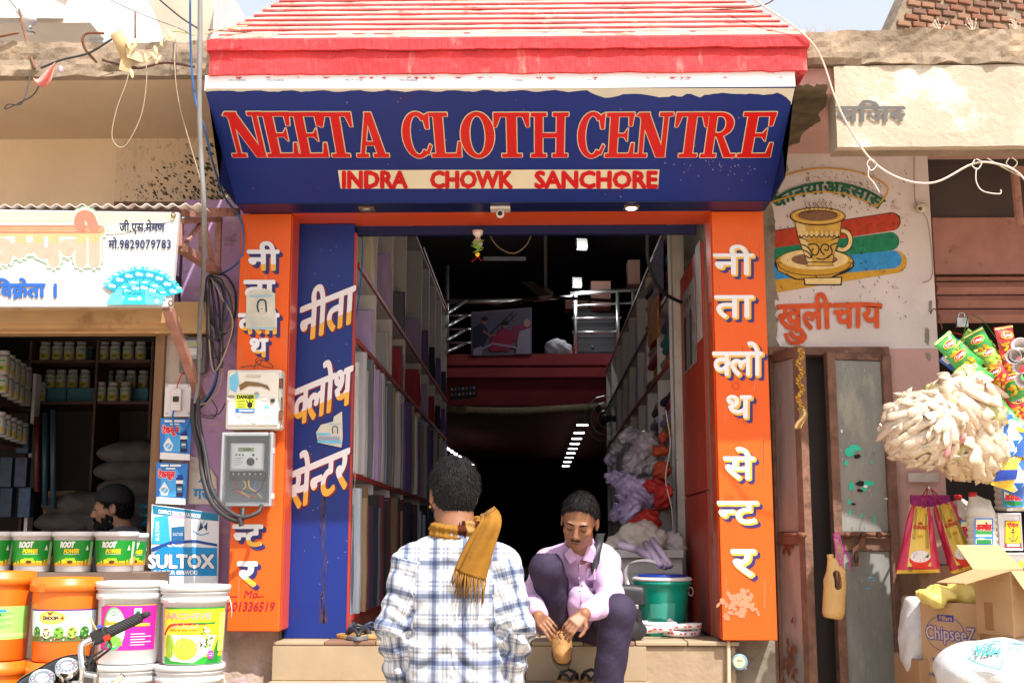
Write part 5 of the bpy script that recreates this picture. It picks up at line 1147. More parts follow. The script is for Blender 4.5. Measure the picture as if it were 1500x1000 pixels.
# side shelf on the left wall with receding bottles
ss = thing('side_shelves', (P(0, 600, 6.7).x - .35, 6.9, .4), 'narrow side shelves at the left edge of the picture holding white bottles', 'shelves')
xa = P(18, 560, 6.9).x - .25; xb_ = P(40, 560, 7.3).x
for z in (WZ(581, 6.8), WZ(640, 6.8), WZ(547, 6.8) - .02): MB().box(-4.1, xb_, 6.3, 7.46, z - .02, z, m_sh).build('shelf_board', ss)
MB().box(xb_, xb_ + .02, 7.38, 7.46, .4, 2.4, m_gwhite).build('upright', ss)
for r_, z in ((0, WZ(581, 6.8)), (1, WZ(547, 6.8) - .02), (2, WZ(640, 6.8))):
 for q in range(5): bottle((P(4 + q * 8.5, 560, 6.6 + q * .16).x, 6.6 + q * .16, z + .002), 'white bottle in the ' + ['middle', 'upper', 'lower'][r_] + ' receding row at the left picture edge', 'white bottles, ' + ['middle', 'upper', 'lower'][r_] + ' receding row, left edge')
# dim sacks stacked at the back, posters, hanging rolls
for k, (x, y) in enumerate(((110, 765), (165, 768), (195, 742), (120, 740), (200, 715), (195, 690), (200, 665))):
 c = P(x, y, 7.35); s_ = SDF((c.x - .3, c.y - .2, c.z - .12), (c.x + .3, c.y + .2, c.z + .12), .016); s_.ell(c, (.24, .15, .075), .01).ell(c + Vector((.05, 0, .0)), (.2, .14, .08), .03).fold(lambda p: .005 * np.sin(p[:, 0] * 40 + 2 * np.sin(p[:, 2] * 50)))
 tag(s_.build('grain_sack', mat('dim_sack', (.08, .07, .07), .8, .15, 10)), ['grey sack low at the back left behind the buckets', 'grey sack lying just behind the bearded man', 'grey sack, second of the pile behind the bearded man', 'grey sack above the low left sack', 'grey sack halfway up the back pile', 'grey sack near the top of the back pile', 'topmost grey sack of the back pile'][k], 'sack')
mb = MB().box(WX(85, 700, 7.5), WX(130, 700, 7.5), 7.3, 7.6, .4, WZ(720, 7.5), mat('brown_carton', (.16, .09, .05), .8)); tag(mb.build('carton'), 'dim brown carton standing on the floor at the back of the left shop', 'box')
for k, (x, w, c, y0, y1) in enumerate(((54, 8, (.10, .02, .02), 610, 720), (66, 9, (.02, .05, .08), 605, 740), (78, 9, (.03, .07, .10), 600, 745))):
 A_ = P(x, y1, 7.2); B_ = P(x, y0, 7.2); o = MB().tube([A_, B_], w * .0019, mat('roll_col%d' % k, c, .4), 12).build('hanging_roll', smooth=True); tag(o, ['dim red', 'dim dark blue', 'dim blue'][k] + ' plastic roll hanging at the back left of the left shop', 'roll')
for k, (x, y, c) in enumerate(((8, 690, (60, 90, 120)), (33, 640, (50, 90, 130)), (35, 735, (60, 100, 150)), (8, 735, (40, 70, 110)), (30, 690, (70, 80, 130)))):
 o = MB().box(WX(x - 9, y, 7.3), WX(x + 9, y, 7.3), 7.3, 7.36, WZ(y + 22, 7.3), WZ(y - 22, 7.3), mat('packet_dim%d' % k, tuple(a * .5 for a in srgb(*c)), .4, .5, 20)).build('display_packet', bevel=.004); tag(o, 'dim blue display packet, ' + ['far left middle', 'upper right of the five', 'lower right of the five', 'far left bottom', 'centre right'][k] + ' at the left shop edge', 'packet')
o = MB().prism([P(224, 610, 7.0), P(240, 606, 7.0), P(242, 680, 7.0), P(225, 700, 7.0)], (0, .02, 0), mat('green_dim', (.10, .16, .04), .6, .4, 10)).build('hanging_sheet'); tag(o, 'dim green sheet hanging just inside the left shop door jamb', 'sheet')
for k in range(8):
 p = P(213 + (k % 3) * 7, 742 + k * 4, 6.9 - k * .01); o = MB().ball(p, (.035, .02, .022), mat('teal_packet', (.02, .16, .22), .25, .4, 20), 8, Euler((0, k, k)).to_matrix()).build('small_packet'); tag(o, 'small teal packet in the pile beside the bearded man', 'packet', 'small teal packets piled beside the bearded man')
# jamb posters
jy = 5.975
pb = thing('poster_board', P(270, 840, jy), 'white and blue SULTOX poster board beside the left shop door', 'poster')
MB().prism([P(221, 860, jy), P(319, 860, jy), P(321, 752, jy), P(222, 738, jy)], (0, .012, 0), mat('poster_white', (.74, .75, .77), .4, .05)).build('board', pb)
mb = MB(); pr = Print(mb, pxmap(jy - .001)); cb = ink(20, 135, 195); cbd = ink(10, 120, 160)
pr.poly([(224, 740), (320, 752), (320, 763), (224, 752)], cbd); pr.text('CONTACT FUNGICIDE / ACARICIDE', 232, 751, 8, WHITE, bold=.03, width=62, tf=lambda a, b: (a, b - a * .12))
pr.poly([(226, 757), (246, 754), (250, 796), (222, 796)], ink(50, 170, 220)); pr.text('SULTOX', 233, 792, 8, WHITE, bold=.03, tf=lambda a, b: (-b * .9, a * .95)); pr.poly([(250, 758), (272, 757), (270, 790), (251, 792)], ink(222, 215, 220)); pr.poly([(251, 772), (270, 770), (270, 790), (251, 792)], ink(30, 100, 150)); pr.rect(250, 754, 272, 759, ink(220, 170, 190)); pr.text('SULTOX', 253, 784, 6, WHITE, width=15)
pr.poly([(290, 778), (294, 764), (298, 772), (304, 764), (303, 778), (299, 772)], ink(30, 60, 110)); pr.stroke([(282, 776), (293, 783), (306, 780)], 1.4, cb, 3); pr.stroke([(296, 768), (300, 761)], 1.5, LBLUE)
pr.poly([(222, 802), (250, 792), (285, 790), (318, 796), (318, 800), (285, 794), (250, 797), (222, 808)], ink(20, 70, 150)); pr.poly([(222, 812), (240, 800), (318, 802), (318, 843), (221, 843)], cb); pr.poly([(221, 843), (318, 843), (318, 858), (221, 858)], ink(215, 222, 228))
for k in range(7): pr.ell(248 + k * 7, 799 - (k % 2), 3.4, 1.4, WHITE, 7, rot=20)
pr.text('SULTOX', 217, 831, 27, WHITE, bold=.05, width=96, outline=(ink(20, 50, 110), .03)); pr.text('SULPHUR 80%WDG', 225, 841, 8.5, WHITE, bold=.04, width=64); mb.build('print', pb)
for k, (x, y) in enumerate(((235, 612), (229, 677))):
 t = thing('bottle_poster', P(x + 20, y + 60, jy), ['upper blue poster of a drop and bottle under the switch board', 'lower blue poster of a drop and bottle above the big poster board'][k], 'poster')
 q = [(x, y), (x + 46, y + 2), (x + 43, y + 62), (x - 1, y + 60)]
 MB().prism([P(a, b, jy - .004 * k) for a, b in q], (0, .004, 0), mat('poster_blue', srgb(40, 120, 200), .4, .12, 8)).build('sheet', t)
 mb = MB(); pr = Print(mb, pxmap(jy - .001 - .004 * k)); pr.poly([(x + 8, y + 18), (x + 30, y + 10), (x + 42, y + 30), (x + 34, y + 50), (x + 4, y + 50)], ink(70, 160, 225)); pr.poly([(x, y + 50), (x + 43, y + 53), (x + 43, y + 62), (x - 1, y + 60)], ink(220, 220, 224))
 pr.text('टेकसूल', x + 3, y + 22, 13, ink(210, 40, 50), bold=.06, width=24, outline=(WHITE, .04)); pr.rect(x + 6, y + 3, x + 18, y + 6, WHITE); pr.rect(x + 20, y + 3, x + 36, y + 6, WHITE); pr.rect(x + 14, y + 8, x + 28, y + 10, WHITE)
 pr.poly([(x + 12, y + 28), (x + 19, y + 40), (x + 16, y + 48), (x + 8, y + 48), (x + 4, y + 40)], WHITE); pr.ell(x + 12, y + 41, 5, 4.5, ink(90, 170, 215)); pr.stroke([(x + 9, y + 44), (x + 15, y + 37)], 1.2, WHITE)
 pr.rect(x + 29, y + 22, x + 39, y + 50, NAVY); pr.rect(x + 31, y + 18, x + 38, y + 25, ink(20, 50, 150)); pr.rect(x + 29, y + 26, x + 39, y + 31, WHITE); pr.rect(x + 30, y + 35, x + 38, y + 44, ink(60, 120, 150)); pr.rect(x + 31, y + 38, x + 37, y + 40, WHITE); mb.build('print', t)
o = MB().prism([P(278, 668, 6.04), P(300, 672, 6.04), P(317, 700, 6.04), P(318, 738, 6.04), P(276, 738, 6.04)], (0, .004, 0), mat('torn_white', (.58, .52, .46), .9, .2, 10, dirt=(.40, .30, .25, .4, 6))).build('torn_poster'); tag(o, 'remains of a torn blue and white poster on the purple wall above the poster board', 'poster')
mb = MB(); pr = Print(mb, pxmap(6.0395)); pr.poly([(290, 706), (297, 696), (306, 706)], cb); pr.text('गर्ड', 284, 730, 22, cb, bold=.03, width=32); mb.build('print', o)
# ------------------------------------------------------------------ buckets of the left shop
BY = 5.3
bench = MB().box(-2.9, WX(345, 990, 5.3), 5.12, 5.6, 0, .575, mat('bench_planks', (.22, .16, .11), .8, .3, 5, .3, 40)).build('bench', bevel=.005); tag(bench, 'low platform under the stacked buckets at the left', 'bench')
ctr = MB().box(-3.2, WX(219, 842, 5.64), 5.66, 5.95, 0, WZ(838, 5.75), mat('counter_dark', (.18, .12, .09), .7, .3, 5)).build('counter'); tag(ctr, 'left shop counter carrying the row of green labelled buckets', 'counter')
m_wp = mat('white_bucket', (.60, .60, .60), .35, .05, 5, coat=.2); m_op = mat('orange_bucket', (.70, .15, .010), .35, .06, 5, coat=.2)
def bucket(loc, label, kind, h=.315, r0=.120, r1=.140, group=None, name='paint_bucket', ang=.27):
 t = thing(name, loc, label, 'bucket', group); c = Vector(loc); m = m_op if kind in ('dhoom', 'green_band') else m_wp
 if kind == 'root':
  MB().lathe([(r0, 0), (r0 + .003, .004), (r1 - .004, h - .025), (r1 + .001, h - .022)], c, m, 32).build('body', t, smooth=True)
  MB().lathe([(r1 + .002, h - .024), (r1 + .005, h - .02), (r1 + .005, h - .004), (r1, h), (.02, h - .001)], c, m, 32).build('lid', t, smooth=True)
 elif m is m_op:
  MB().lathe([(r0, 0), (r0 + .004, .006), (r1 - .004, h - .06), (r1 - .004, h - .012)], c, m, 40).build('body', t, smooth=True)
  MB().lathe([(r1 - .002, h - .058), (r1 + .009, h - .052), (r1 + .009, h - .024), (r1 + .005, h - .021), (r1 + .006, h - .003), (r1 + .002, h), (r1 - .012, h - .001), (r1 - .014, h - .008), (.02, h - .008)], c, m, 40).build('lid', t, smooth=True)
  MB().grid(lambda u, v: cylmap(c, r1 + .010, r1 + .010, h)(-.07 + .03 * u, h - .055 + .034 * v, 0), 3, 1, m).build('lid_tab', t, solid=.004)
 else:
  MB().lathe([(r0, 0), (r0 + .004, .006), (r1 - .008, h - .075), (r1 + .002, h - .072), (r1 + .003, h - .05), (r1 - .004, h - .047), (r1 - .003, h - .036), (r1 + .004, h - .034), (r1 + .004, h - .028), (r1 - .001, h - .026)], c, m, 40).build('body', t, smooth=True)
  MB().lathe([(r1, h - .026), (r1 + .008, h - .022), (r1 + .008, h - .004), (r1 + .004, h), (r1 - .010, h), (r1 - .012, h - .006), (.02, h - .006)], c, m, 40).build('lid', t, smooth=True)
  MB().grid(lambda u, v: cylmap(c, r1 + .003, r1 + .003, h)(-.085 + .035 * u, h - .068 + .018 * v, 0), 3, 1, m).build('lid_tab', t, solid=.003)
 if kind != 'root':
  hp = [c + Vector((math.cos(a) * (r1 + .008), -math.sin(a) * .06, h - .05 - .10 * math.sin(a) * (1 if kind != 'archive' else .9))) for a in [i * math.pi / 10 for i in range(11)]] if kind == 'wirefront' else [c + Vector(((r1 + .006), -.02, h - .05)), c + Vector((r1 + .022, -.03, h - .08)), c + Vector((r1 + .018, .0, h - .13)), c + Vector((r1 + .004, .05, h - .14))]
  MB().tube(catm(hp, 3), .0025, m_gwhite, 6).build('handle', t, smooth=True)
 mb = MB(); pr = Print(mb, (lambda ht, dr: cylmap((c.x, c.y, c.z), r0 + .0035, r0 + .0035 + (r1 - dr - r0 - .004) * h / (h - ht) + .002, h, ang))(*((.025, .004) if kind == 'root' else (.06, .004) if m is m_op else (.075, .008))), px=False, dz=.0003, cut=.016)
 if kind == 'root':
  w = r1 * 1.35; pr.rect(-w, .03, w, h - .04, mat('label_green', srgb(20, 135, 40), .4, .08), 14, 1)
  pr.poly([(-w, .03), (-w * .3, .06), (w * .3, .05), (w, .075), (w, .03)], YEL); pr.poly([(-w, .03), (-w * .2, .045), (w, .045), (w, .03)], ORG)
  pr.text('ROOT', -.058, h - .072, .036, WHITE, bold=.06, width=.062, tf=lambda a, b: (a + b * .15, b)); pr.text('POWER', -.04, h - .098, .026, YEL, bold=.05, width=.066, tf=lambda a, b: (a + b * .25, b)); pr.stroke([(-.038, h - .103), (.03, h - .103)], .0015, WHITE)
  for dx in (-.014, 0, .012): pr.ell(.0 + dx - .01, .058, .011, .007, ink(150, 190, 40), 12, rot=dx * 2000)
  pr.ell(-.01, .047, .013, .007, ink(90, 50, 20)); pr.poly([(.058, h - .085), (.066, h - .06), (.074, h - .085)], WHITE); pr.rect(.082, .035, .10, h - .045, ink(180, 215, 170), 2, 1)
 if kind == 'dhoom':
  w = .165; y0, y1 = .085, .215; pr.rect(-w, y0, w, y1, ink(205, 222, 238), 16, 1); pr.rect(-w, y1 - .006, w, y1, ink(90, 40, 130), 16, 1)
  pr.ell(-.045, .182, .058, .028, mat('oval_amber', srgb(248, 196, 70), .5, .1)); pr.ell(-.045, .182, .045, .021, ink(250, 212, 105)); pr.text('DHOOM', -.082, .173, .022, NAVY, bold=.06, width=.066); pr.rect(-.008, .178, .008, .183, RED); pr.rect(-.0025, .1725, .0025, .1885, RED)
  pr.ell(-.05, .198, .008, .006, RED, 10); pr.ell(-.042, .203, .006, .004, GREEN, 10, rot=40); pr.ell(-.057, .202, .006, .003, GREEN, 10, rot=-40)
  pr.rect(-w, y0, w, y0 + .022, ink(95, 105, 60), 16, 1)
  for k in range(60): pr.ell(random.uniform(-w + .01, w - .01), y0 + random.uniform(.004, .024), .004, .0025, random.choice([RED, GREEN, WHITE, ink(90, 140, 50), BLACK]), 6, rot=random.uniform(0, 180)); pr.l -= pr.dz * .9
  for k, cc_ in enumerate(((60, 120, 40), (225, 215, 190), (110, 160, 50), (160, 170, 80), (40, 110, 50))):
   cx = -.115 + k * .052; pr.ell(cx, .122, .021, .024, ink(*cc_), 16)
   for q in range(9): a = q * .7; pr.ell(cx + .012 * math.cos(a), .122 + .014 * math.sin(a), .005, .004, [ink(40, 90, 30), ink(150, 190, 80), RED if k == 1 else ink(90, 140, 50)][q % 3], 7)
 if kind == 'green_band':
  w = .17; pr.rect(-w, .09, w, .225, ink(150, 215, 110), 16, 1); pr.rect(-w, .10, w, .115, ink(185, 230, 130), 16, 1); pr.rect(.0, .202, .05, .212, ink(40, 130, 190), 3, 1)
  for k in range(9): pr.rect(-.14, .128 + k * .0085, .02 + .08 * ((k * 7) % 3) / 3, .131 + k * .0085, ink(90, 170, 80), 10, 1)
  pr.rect(-.05, .186, .03, .196, GREEN, 4, 1)
 if kind == 'boost':
  y0, y1 = .06, .235; pr.rect(-.135, y0 + .002, -.095, y1, MAG, 4, 1); pr.rect(-.11, y0, .125, y1 + .008, ink(220, 30, 150), 14, 1)
  pr.rect(-.11, y1 + .006, .125, y1 + .009, ink(230, 180, 60), 14, 1)
  pr.ell(-.062, (y0 + y1) / 2, .05, .088, ink(60, 180, 90), 26); pr.ell(-.058, (y0 + y1) / 2 + .004, .046, .078, ink(225, 240, 225), 26); pr.ell(-.062, y1 - .025, .012, .010, GREEN, 14); pr.ell(-.062, y1 - .025, .008, .006, WHITE, 12)
  pr.text('Boost-up', -.104, y1 - .072, .026, ink(230, 180, 30), bold=.055, width=.075, outline=(ink(40, 80, 30), .03), tf=lambda a, b: (a + b * .2, b)); pr.poly([(-.10, y0 + .04), (-.07, y0 + .07), (-.03, y0 + .05), (-.02, y0 + .02), (-.08, y0 + .018)], ink(120, 185, 70))
  pr.rect(.02, y1 - .048, .05, y1 - .004, ink(150, 185, 180), 2, 1); pr.ell(.035, y1 - .028, .010, .013, ink(60, 110, 80), 10); pr.rect(.012, y1 - .078, .09, y1 - .066, ink(240, 180, 60), 5, 1)
  for k in range(5): pr.rect(.01, y0 + .02 + k * .011, .07 + .03 * (k % 2), y0 + .024 + k * .011, ink(245, 190, 225), 4, 1)
 if kind == 'archive':
  w = .15; y0, y1 = .004, .232; pr.rect(-w, y0, w, y1, mat('label_green2', srgb(40, 160, 50), .4, .06), 16, 1); pr.rect(-w, y0 + .03, w, y1 - .006, mat('label_yellow', srgb(238, 226, 40), .4, .08), 16, 1)
  pr.poly([(.05, y0), (w - .03, y0), (w - .03, y0 + .12), (.09, y0 + .05)], GREEN)
  pr.text('ARCHIVE', -.132, y1 - .045, .034, ink(240, 150, 130), bold=.06, width=.20, outline=(ink(190, 190, 90), .02)); pr.text('GOLD', -.105, y1 - .082, .032, ink(245, 175, 120), bold=.06, width=.12, outline=(ink(190, 190, 90), .02))
  pr.stroke([(-.145, .12), (-.12, .15), (-.08, .165), (.05, .168)], .009, RED, 4); pr.text('GRANULATED MICRO NUTRIENT', -.11, .138, .010, ink(170, 60, 40), bold=.03, width=.13); pr.rect(.0, .166, .09, .173, GREEN, 5, 1)
  pr.poly([(-.14, .06), (-.10, .018), (.0, .010), (.07, .05), (.10, .12), (-.12, .125)], ink(225, 225, 200)); pr.ell(-.11, .075, .026, .05, ink(150, 185, 40), 18); pr.ell(-.035, .066, .052, .045, ink(200, 205, 60), 20)
  for k in range(50): x = random.uniform(-.12, .01); y = random.uniform(.03, .11); pr.stroke([(x, y), (x + random.uniform(-.008, .008), y + .018)], .0018, random.choice([ink(110, 150, 40), ink(220, 215, 90), ink(235, 230, 150)])); pr.l -= pr.dz * .9
  for k in range(36): pr.ell(random.uniform(.025, .085), random.uniform(.075, .155), .006, .005, random.choice([WHITE, ink(120, 50, 50), ink(60, 130, 60), ink(200, 180, 60)]), 7, rot=random.uniform(0, 90)); pr.l -= pr.dz * .9
  pr.ell(.075, .042, .016, .018, ink(225, 60, 160), 16); pr.rect(.065, .044, .085, .047, WHITE); pr.rect(.067, .036, .083, .039, WHITE); pr.rect(w - .04, y0 + .05, w, y1 - .02, ink(225, 235, 110), 3, 1)
 mb.build('label', t); return t
def bz(py, Y): return WZ(py, Y)
def stand(px, Y, z, label, kind, **k): p = P(px, 900, Y); return bucket((p.x, Y, z), label, kind, **k)
Zl = .576; H_ = .322
stand(96, BY, Zl, 'lower orange bucket, half hidden by the motorcycle', 'green_band', h=H_)
stand(96, BY, Zl + H_ + .001, 'upper orange bucket with amber oval DHOOM label and fruit band', 'dhoom', h=H_ + .02)
stand(-3, BY + .02, Zl, 'lower orange bucket with green label at the left picture edge', 'green_band', h=H_)
stand(-3, BY + .02, Zl + H_ + .001, 'upper orange bucket with pale green label at the left picture edge', 'green_band', h=H_ + .045)
stand(188, BY, Zl - .0, 'lower white bucket with magenta label', 'boost', h=H_ - .01)
stand(191, BY, Zl + H_ - .009, 'upper white bucket with magenta Boost-up label behind the handlebar', 'boost', h=H_ + .015)
stand(281, BY, Zl, 'lower white bucket with green and yellow label under the right stack', 'archive', h=H_ - .01)
stand(285, BY, Zl + H_ - .009, 'upper white bucket with green and yellow ARCHIVE GOLD label', 'archive', h=H_)
zc = WZ(838, 5.75) + .001
for k, (px, l) in enumerate(((-9, 'leftmost, cut by the picture edge'), (49, 'second from the left'), (109, 'third from the left'), (170, 'fourth, before the door jamb'))):
 bucket((P(px, 800, 5.78).x, 5.78, zc), 'white ROOT POWER bucket with green label on the counter, ' + l, 'root', h=.185, r0=.078, r1=.098, ang=(.38, .3, .28, .26)[k])
bucket((P(194, 800, 5.95).x, 5.93, zc - .001), 'partly hidden green labelled bucket at the right end of the counter row', 'root', h=.18, r0=.062, r1=.076, ang=.75)
ctr2 = MB().box(WX(185, 842, 5.9), WX(222, 842, 5.9), 5.951, 6.03, 0, zc - .002, m_wood).build('counter_end'); tag(ctr2, 'wooden end block carrying the rightmost green labelled bucket', 'block')
# ------------------------------------------------------------------ motorcycle
mo = thing('motorcycle', (P(90, 990, 4.0).x, 4.0, 0), 'black motorcycle with chrome handlebar and round dials at the lower left corner', 'motorcycle'); MX = wloc(mo).x
m_bk = mat('black_gloss', (.012, .012, .014), .18, .1, 4, coat=.6)
hb = [P(62, 1050, 3.98), P(97, 1006, 3.98), P(118, 998, 3.98), P(121, 975, 3.98), P(119, 953, 3.99), P(124, 941, 4.0), P(150, 931, 4.02)]
hbo = MB().tube(catm(hb, 6), .011, m_chrome, 12).build('handlebar', mo, smooth=True)
left = [P(62, 1050, 3.98), P(30, 1062, 3.98), P(12, 1050, 3.98), P(8, 1020, 3.98), P(-20, 1000, 3.98), P(-60, 985, 3.98)]
MB().tube(catm(left, 6), .011, m_chrome, 12).build('handlebar', mo, smooth=True)
ga, gb2 = P(151, 930, 4.02), P(207, 903, 4.06)
mb = MB(); ax = (gb2 - ga); n_ = 30; ra = ax.normalized(); e1 = ra.orthogonal().normalized(); e2 = ra.cross(e1); vs = []
for i in range(n_ + 1):
 for k in range(16):
  a = k / 16 * 2 * math.pi; r = .0165 + (.0016 if (i + k) % 2 else 0)
  if i in (0, 1): r = .021
  vs.append(ga + ax * (i / n_) + (e1 * math.cos(a) + e2 * math.sin(a)) * r)
mb.add(vs, [(i * 16 + k, i * 16 + (k + 1) % 16, (i + 1) * 16 + (k + 1) % 16, (i + 1) * 16 + k) for i in range(n_) for k in range(16)] + [[n_ * 16 + k for k in range(16)]], m_rubber); mb.build('grip', mo)
MB().tube([gb2, gb2 + ra * .018, gb2 + ra * .03], [.011, .011, .008], m_rubber, 12).build('bar_end', mo, smooth=True)
MB().obox(P(147, 931, 4.01), (.05, .04, .045), (0, R_(-24), 0), m_blackp).build('switch_housing', mo, bevel=.006)
MB().obox(P(157, 934, 3.98), (.02, .015, .018), (0, R_(-24), 0), mat('red_switch', (.6, .03, .01), .4)).build('switch', mo, bevel=.003); MB().obox(P(146, 917, 3.99), (.014, .012, .008), (0, 0, 0), mat('blue_switch', (.03, .1, .5), .4)).build('switch', mo)
for q in ([(158, 940, 3.97), (150, 952, 3.95), (135, 962, 3.95), (126, 980, 4.0)], [(160, 938, 3.99), (162, 948, 3.96), (148, 960, 3.97), (132, 972, 4.0)], [(140, 935, 4.0), (134, 950, 3.98), (130, 975, 4.0)]): MB().tube(catm([P(*p) for p in q], 6), .004, m_blackp, 6).build('control_cable', mo, smooth=True)
MB().tube(catm([P(143, 925, 4.02), P(136, 912, 4.02), P(134, 905, 4.03)], 4), .004, mat('brass', (.5, .35, .15), .4, metal=.6), 6).build('lever_pivot', mo, smooth=True)
# cowl and dials
s_ = SDF((MX - .2, 3.88, .86), (MX + .22, 4.3, 1.14), .006); c0 = P(92, 990, 4.08)
s_.ell(c0, (.115, .07, .06), .02, R=Euler((R_(-20), R_(-22), 0)).to_matrix()).ell(c0 + Vector((-.06, .02, -.04)), (.1, .09, .06), .03).ell(c0 + Vector((.06, -.01, -.03)), (.06, .07, .05), .03)
s_.build('cowl', m_bk, mo)
for (x, y, Yg, r) in ((98, 976, 3.975, .036), (62, 994, 3.96, .040)):
 c = P(x, y, Yg); axd = Vector((.18, -.55, .75)).normalized(); R = axd.to_track_quat('Z', 'Y').to_matrix()
 MB().lathe([(r * .9, -.035), (r, -.01), (r, .004), (r * .9, .008), (r * .86, .003), (r * .1, .002)], c, m_chrome, 28, axis=axd).build('dial_bezel', mo, smooth=True)
 d = MB(); mp = lambda X, Yy, o, c=c, R=R: c + R @ Vector((X, Yy, .004 + o)); pr = Print(d, mp, px=False); pr.ell(0, 0, r * .84, r * .84, mat('dial_grey', (.12, .14, .17), .2, spec=.8), 24); pr.ell(0, 0, r * .5, r * .5, mat('dial_pale', (.35, .36, .38), .2), 20)
 for k in range(12): a = k * .45 + 2.2; pr.stroke([(r * .68 * math.cos(a), r * .68 * math.sin(a)), (r * .8 * math.cos(a), r * .8 * math.sin(a))], .002, WHITE)
 pr.stroke([(0, 0), (r * .6, r * .3)], .002, RED); d.build('dial', mo)
MB().obox(P(133, 992, 3.97), (.05, .03, .035), (R_(20), R_(10), 0), m_steel).build('clamp', mo, bevel=.01); MB().obox(P(172, 996, 3.96), (.05, .012, .02), (R_(20), R_(-40), 0), m_chrome).build('brake_lever', mo, bevel=.004)
wc = Vector((MX, 4.75, .3))
MB().tube([wc + Vector((0, .28 * math.cos(a), .28 * math.sin(a) + .0)) for a in [i * math.pi / 16 for i in range(32)]], .038, m_rubber, 10, closed=True).build('tyre', mo, smooth=True); MB().lathe([(.23, -.02), (.23, .02)], wc, m_chrome, 32, axis=(1, 0, 0), cap=False).build('rim', mo)
for k in range(10): MB().tube([wc, wc + Vector((0, .23 * math.cos(k * .628), .23 * math.sin(k * .628)))], .004, m_chrome, 5).build('spoke', mo)
for sx in (-.08, .08): MB().tube([Vector((MX + sx, 4.1, .92)), wc + Vector((sx, 0, 0))], .02, m_chrome, 10).build('fork_leg', mo, smooth=True)
s_ = SDF((MX - .2, 3.1, .5), (MX + .2, 3.98, .95), .012); s_.cone((MX, 3.85, .84), (MX, 3.6, .8), .11, .09, .03).cone((MX, 3.5, .78), (MX, 3.15, .78), .08, .07, .04).build('tank_and_seat', m_bk, mo)
MB().obox((MX, 3.65, .45), (.22, .35, .3), (0, 0, 0), m_steel).build('engine', mo, bevel=.03)
w2 = Vector((MX, 3.2, .3)); MB().tube([w2 + Vector((0, .28 * math.cos(i * math.pi / 12), .28 * math.sin(i * math.pi / 12))) for i in range(24)], .04, m_rubber, 10, closed=True).build('tyre', mo, smooth=True); MB().lathe([(.05, -.06), (.05, .06)], w2, m_steel, 16, axis=(1, 0, 0)).build('hub', mo)
MB().bar((MX, 4.0, .86), (MX, 3.2, .35), .04, .04, m_blackp).build('frame', mo)
# ------------------------------------------------------------------ meters, boxes, cables
def rbox(name, px0, py0, px1, py1, Y, d, m, parent, bev=.008):
 return MB().box(WX(px0, (py0 + py1) / 2, Y), WX(px1, (py0 + py1) / 2, Y), Y, Y + d, WZ(py1, Y), WZ(py0, Y), m).build(name, parent, bevel=bev)
m_box = mat('box_cream', (.66, .64, .58), .45, .08, 6, dirt=(.45, .38, .30, .25, 10))
mb1 = thing('meter_box', P(370, 628, 5.74), 'white electric box with yellow DANGER sticker on the left orange pillar', 'electric box')
rbox('case', 331, 540, 412, 628, 5.76, .088, m_box, mb1, .012); rbox('door', 334, 543, 408, 622, 5.748, .014, m_box, mb1, .006)
for y in (553, 600): rbox('hinge', 408, y, 414, y + 14, 5.75, .02, m_rust, mb1, .003)
rbox('latch', 396, 583, 402, 588, 5.738, .012, m_blackp, mb1, .002); MB().tube([P(413, 582, 5.75), P(413, 622, 5.75)], .004, m_rust, 6).build('hinge_pin', mb1)
mb = MB(); pr = Print(mb, pxmap(5.747)); tb = ink(110, 180, 215)
pr.poly([(336, 552), (348, 544), (350, 560), (346, 575), (336, 570)], tb)
for k in range(16): x = random.uniform(336, 396); y = random.uniform(572, 618); pr.ell(x, y, random.uniform(2, 6), random.uniform(1.5, 4), random.choice([WHITE, tb, ink(205, 205, 205), ink(150, 140, 125), WHITE]), 7)
pr.poly([(350, 564), (360, 558), (378, 560), (392, 564), (396, 572), (384, 566), (364, 565), (352, 572)], ink(120, 90, 55)); pr.rect(360, 549, 382, 552, ink(185, 178, 165))
pr.poly([(346, 577), (374, 578), (373, 598), (345, 598)], mat('sticker_yellow', srgb(190, 205, 50), .5)); pr.text('DANGER', 347, 583.5, 7, BLACK, bold=.06, width=25); pr.poly([(345, 598), (373, 598), (373, 604), (345, 604)], ink(30, 100, 180)); pr.rect(350, 600, 371, 602, WHITE)
pr.ell(366, 593, 4, 4.5, BLACK, 10); pr.stroke([(363, 590), (361, 586)], 1.5, BLACK); pr.stroke([(366, 589), (366, 584)], 1.5, BLACK); pr.stroke([(369, 590), (371, 586)], 1.5, BLACK); pr.stroke([(348, 588), (359, 587)], 1.2, ink(80, 90, 30)); pr.stroke([(348, 592), (358, 592)], 1.2, ink(80, 90, 30)); pr.stroke([(348, 596), (359, 595)], 1, ink(80, 90, 30)); mb.build('stickers', mb1)
mb2 = thing('electricity_meter', P(360, 740, 5.74), 'electricity meter in a clear cracked case below the white DANGER box', 'meter')
m_clear = mat('clear_plastic_grey', (.30, .32, .34), .15, .1, 6, spec=.6, dirt=(.45, .42, .38, .35, 8))
rbox('back_plate', 325, 634, 397, 739, 5.80, .048, mat('meter_back', (.16, .17, .18), .6, .2, 10), mb2)
for a in ((323, 632, 329, 741), (393, 632, 399, 741)): rbox('case_side', *a, 5.745, .055, m_clear, mb2, .004)
for a in ((329, 632, 393, 638), (329, 735, 393, 741)): rbox('case_side', *a, 5.746, .054, m_clear, mb2, .004)
rbox('meter_body', 337, 648, 386, 689, 5.755, .044, mat('meter_grey', (.42, .43, .43), .5, .06), mb2, .006); rbox('meter_face', 340, 651, 383, 686, 5.752, .003, mat('meter_pale', (.58, .59, .58), .5, .05), mb2, .002)
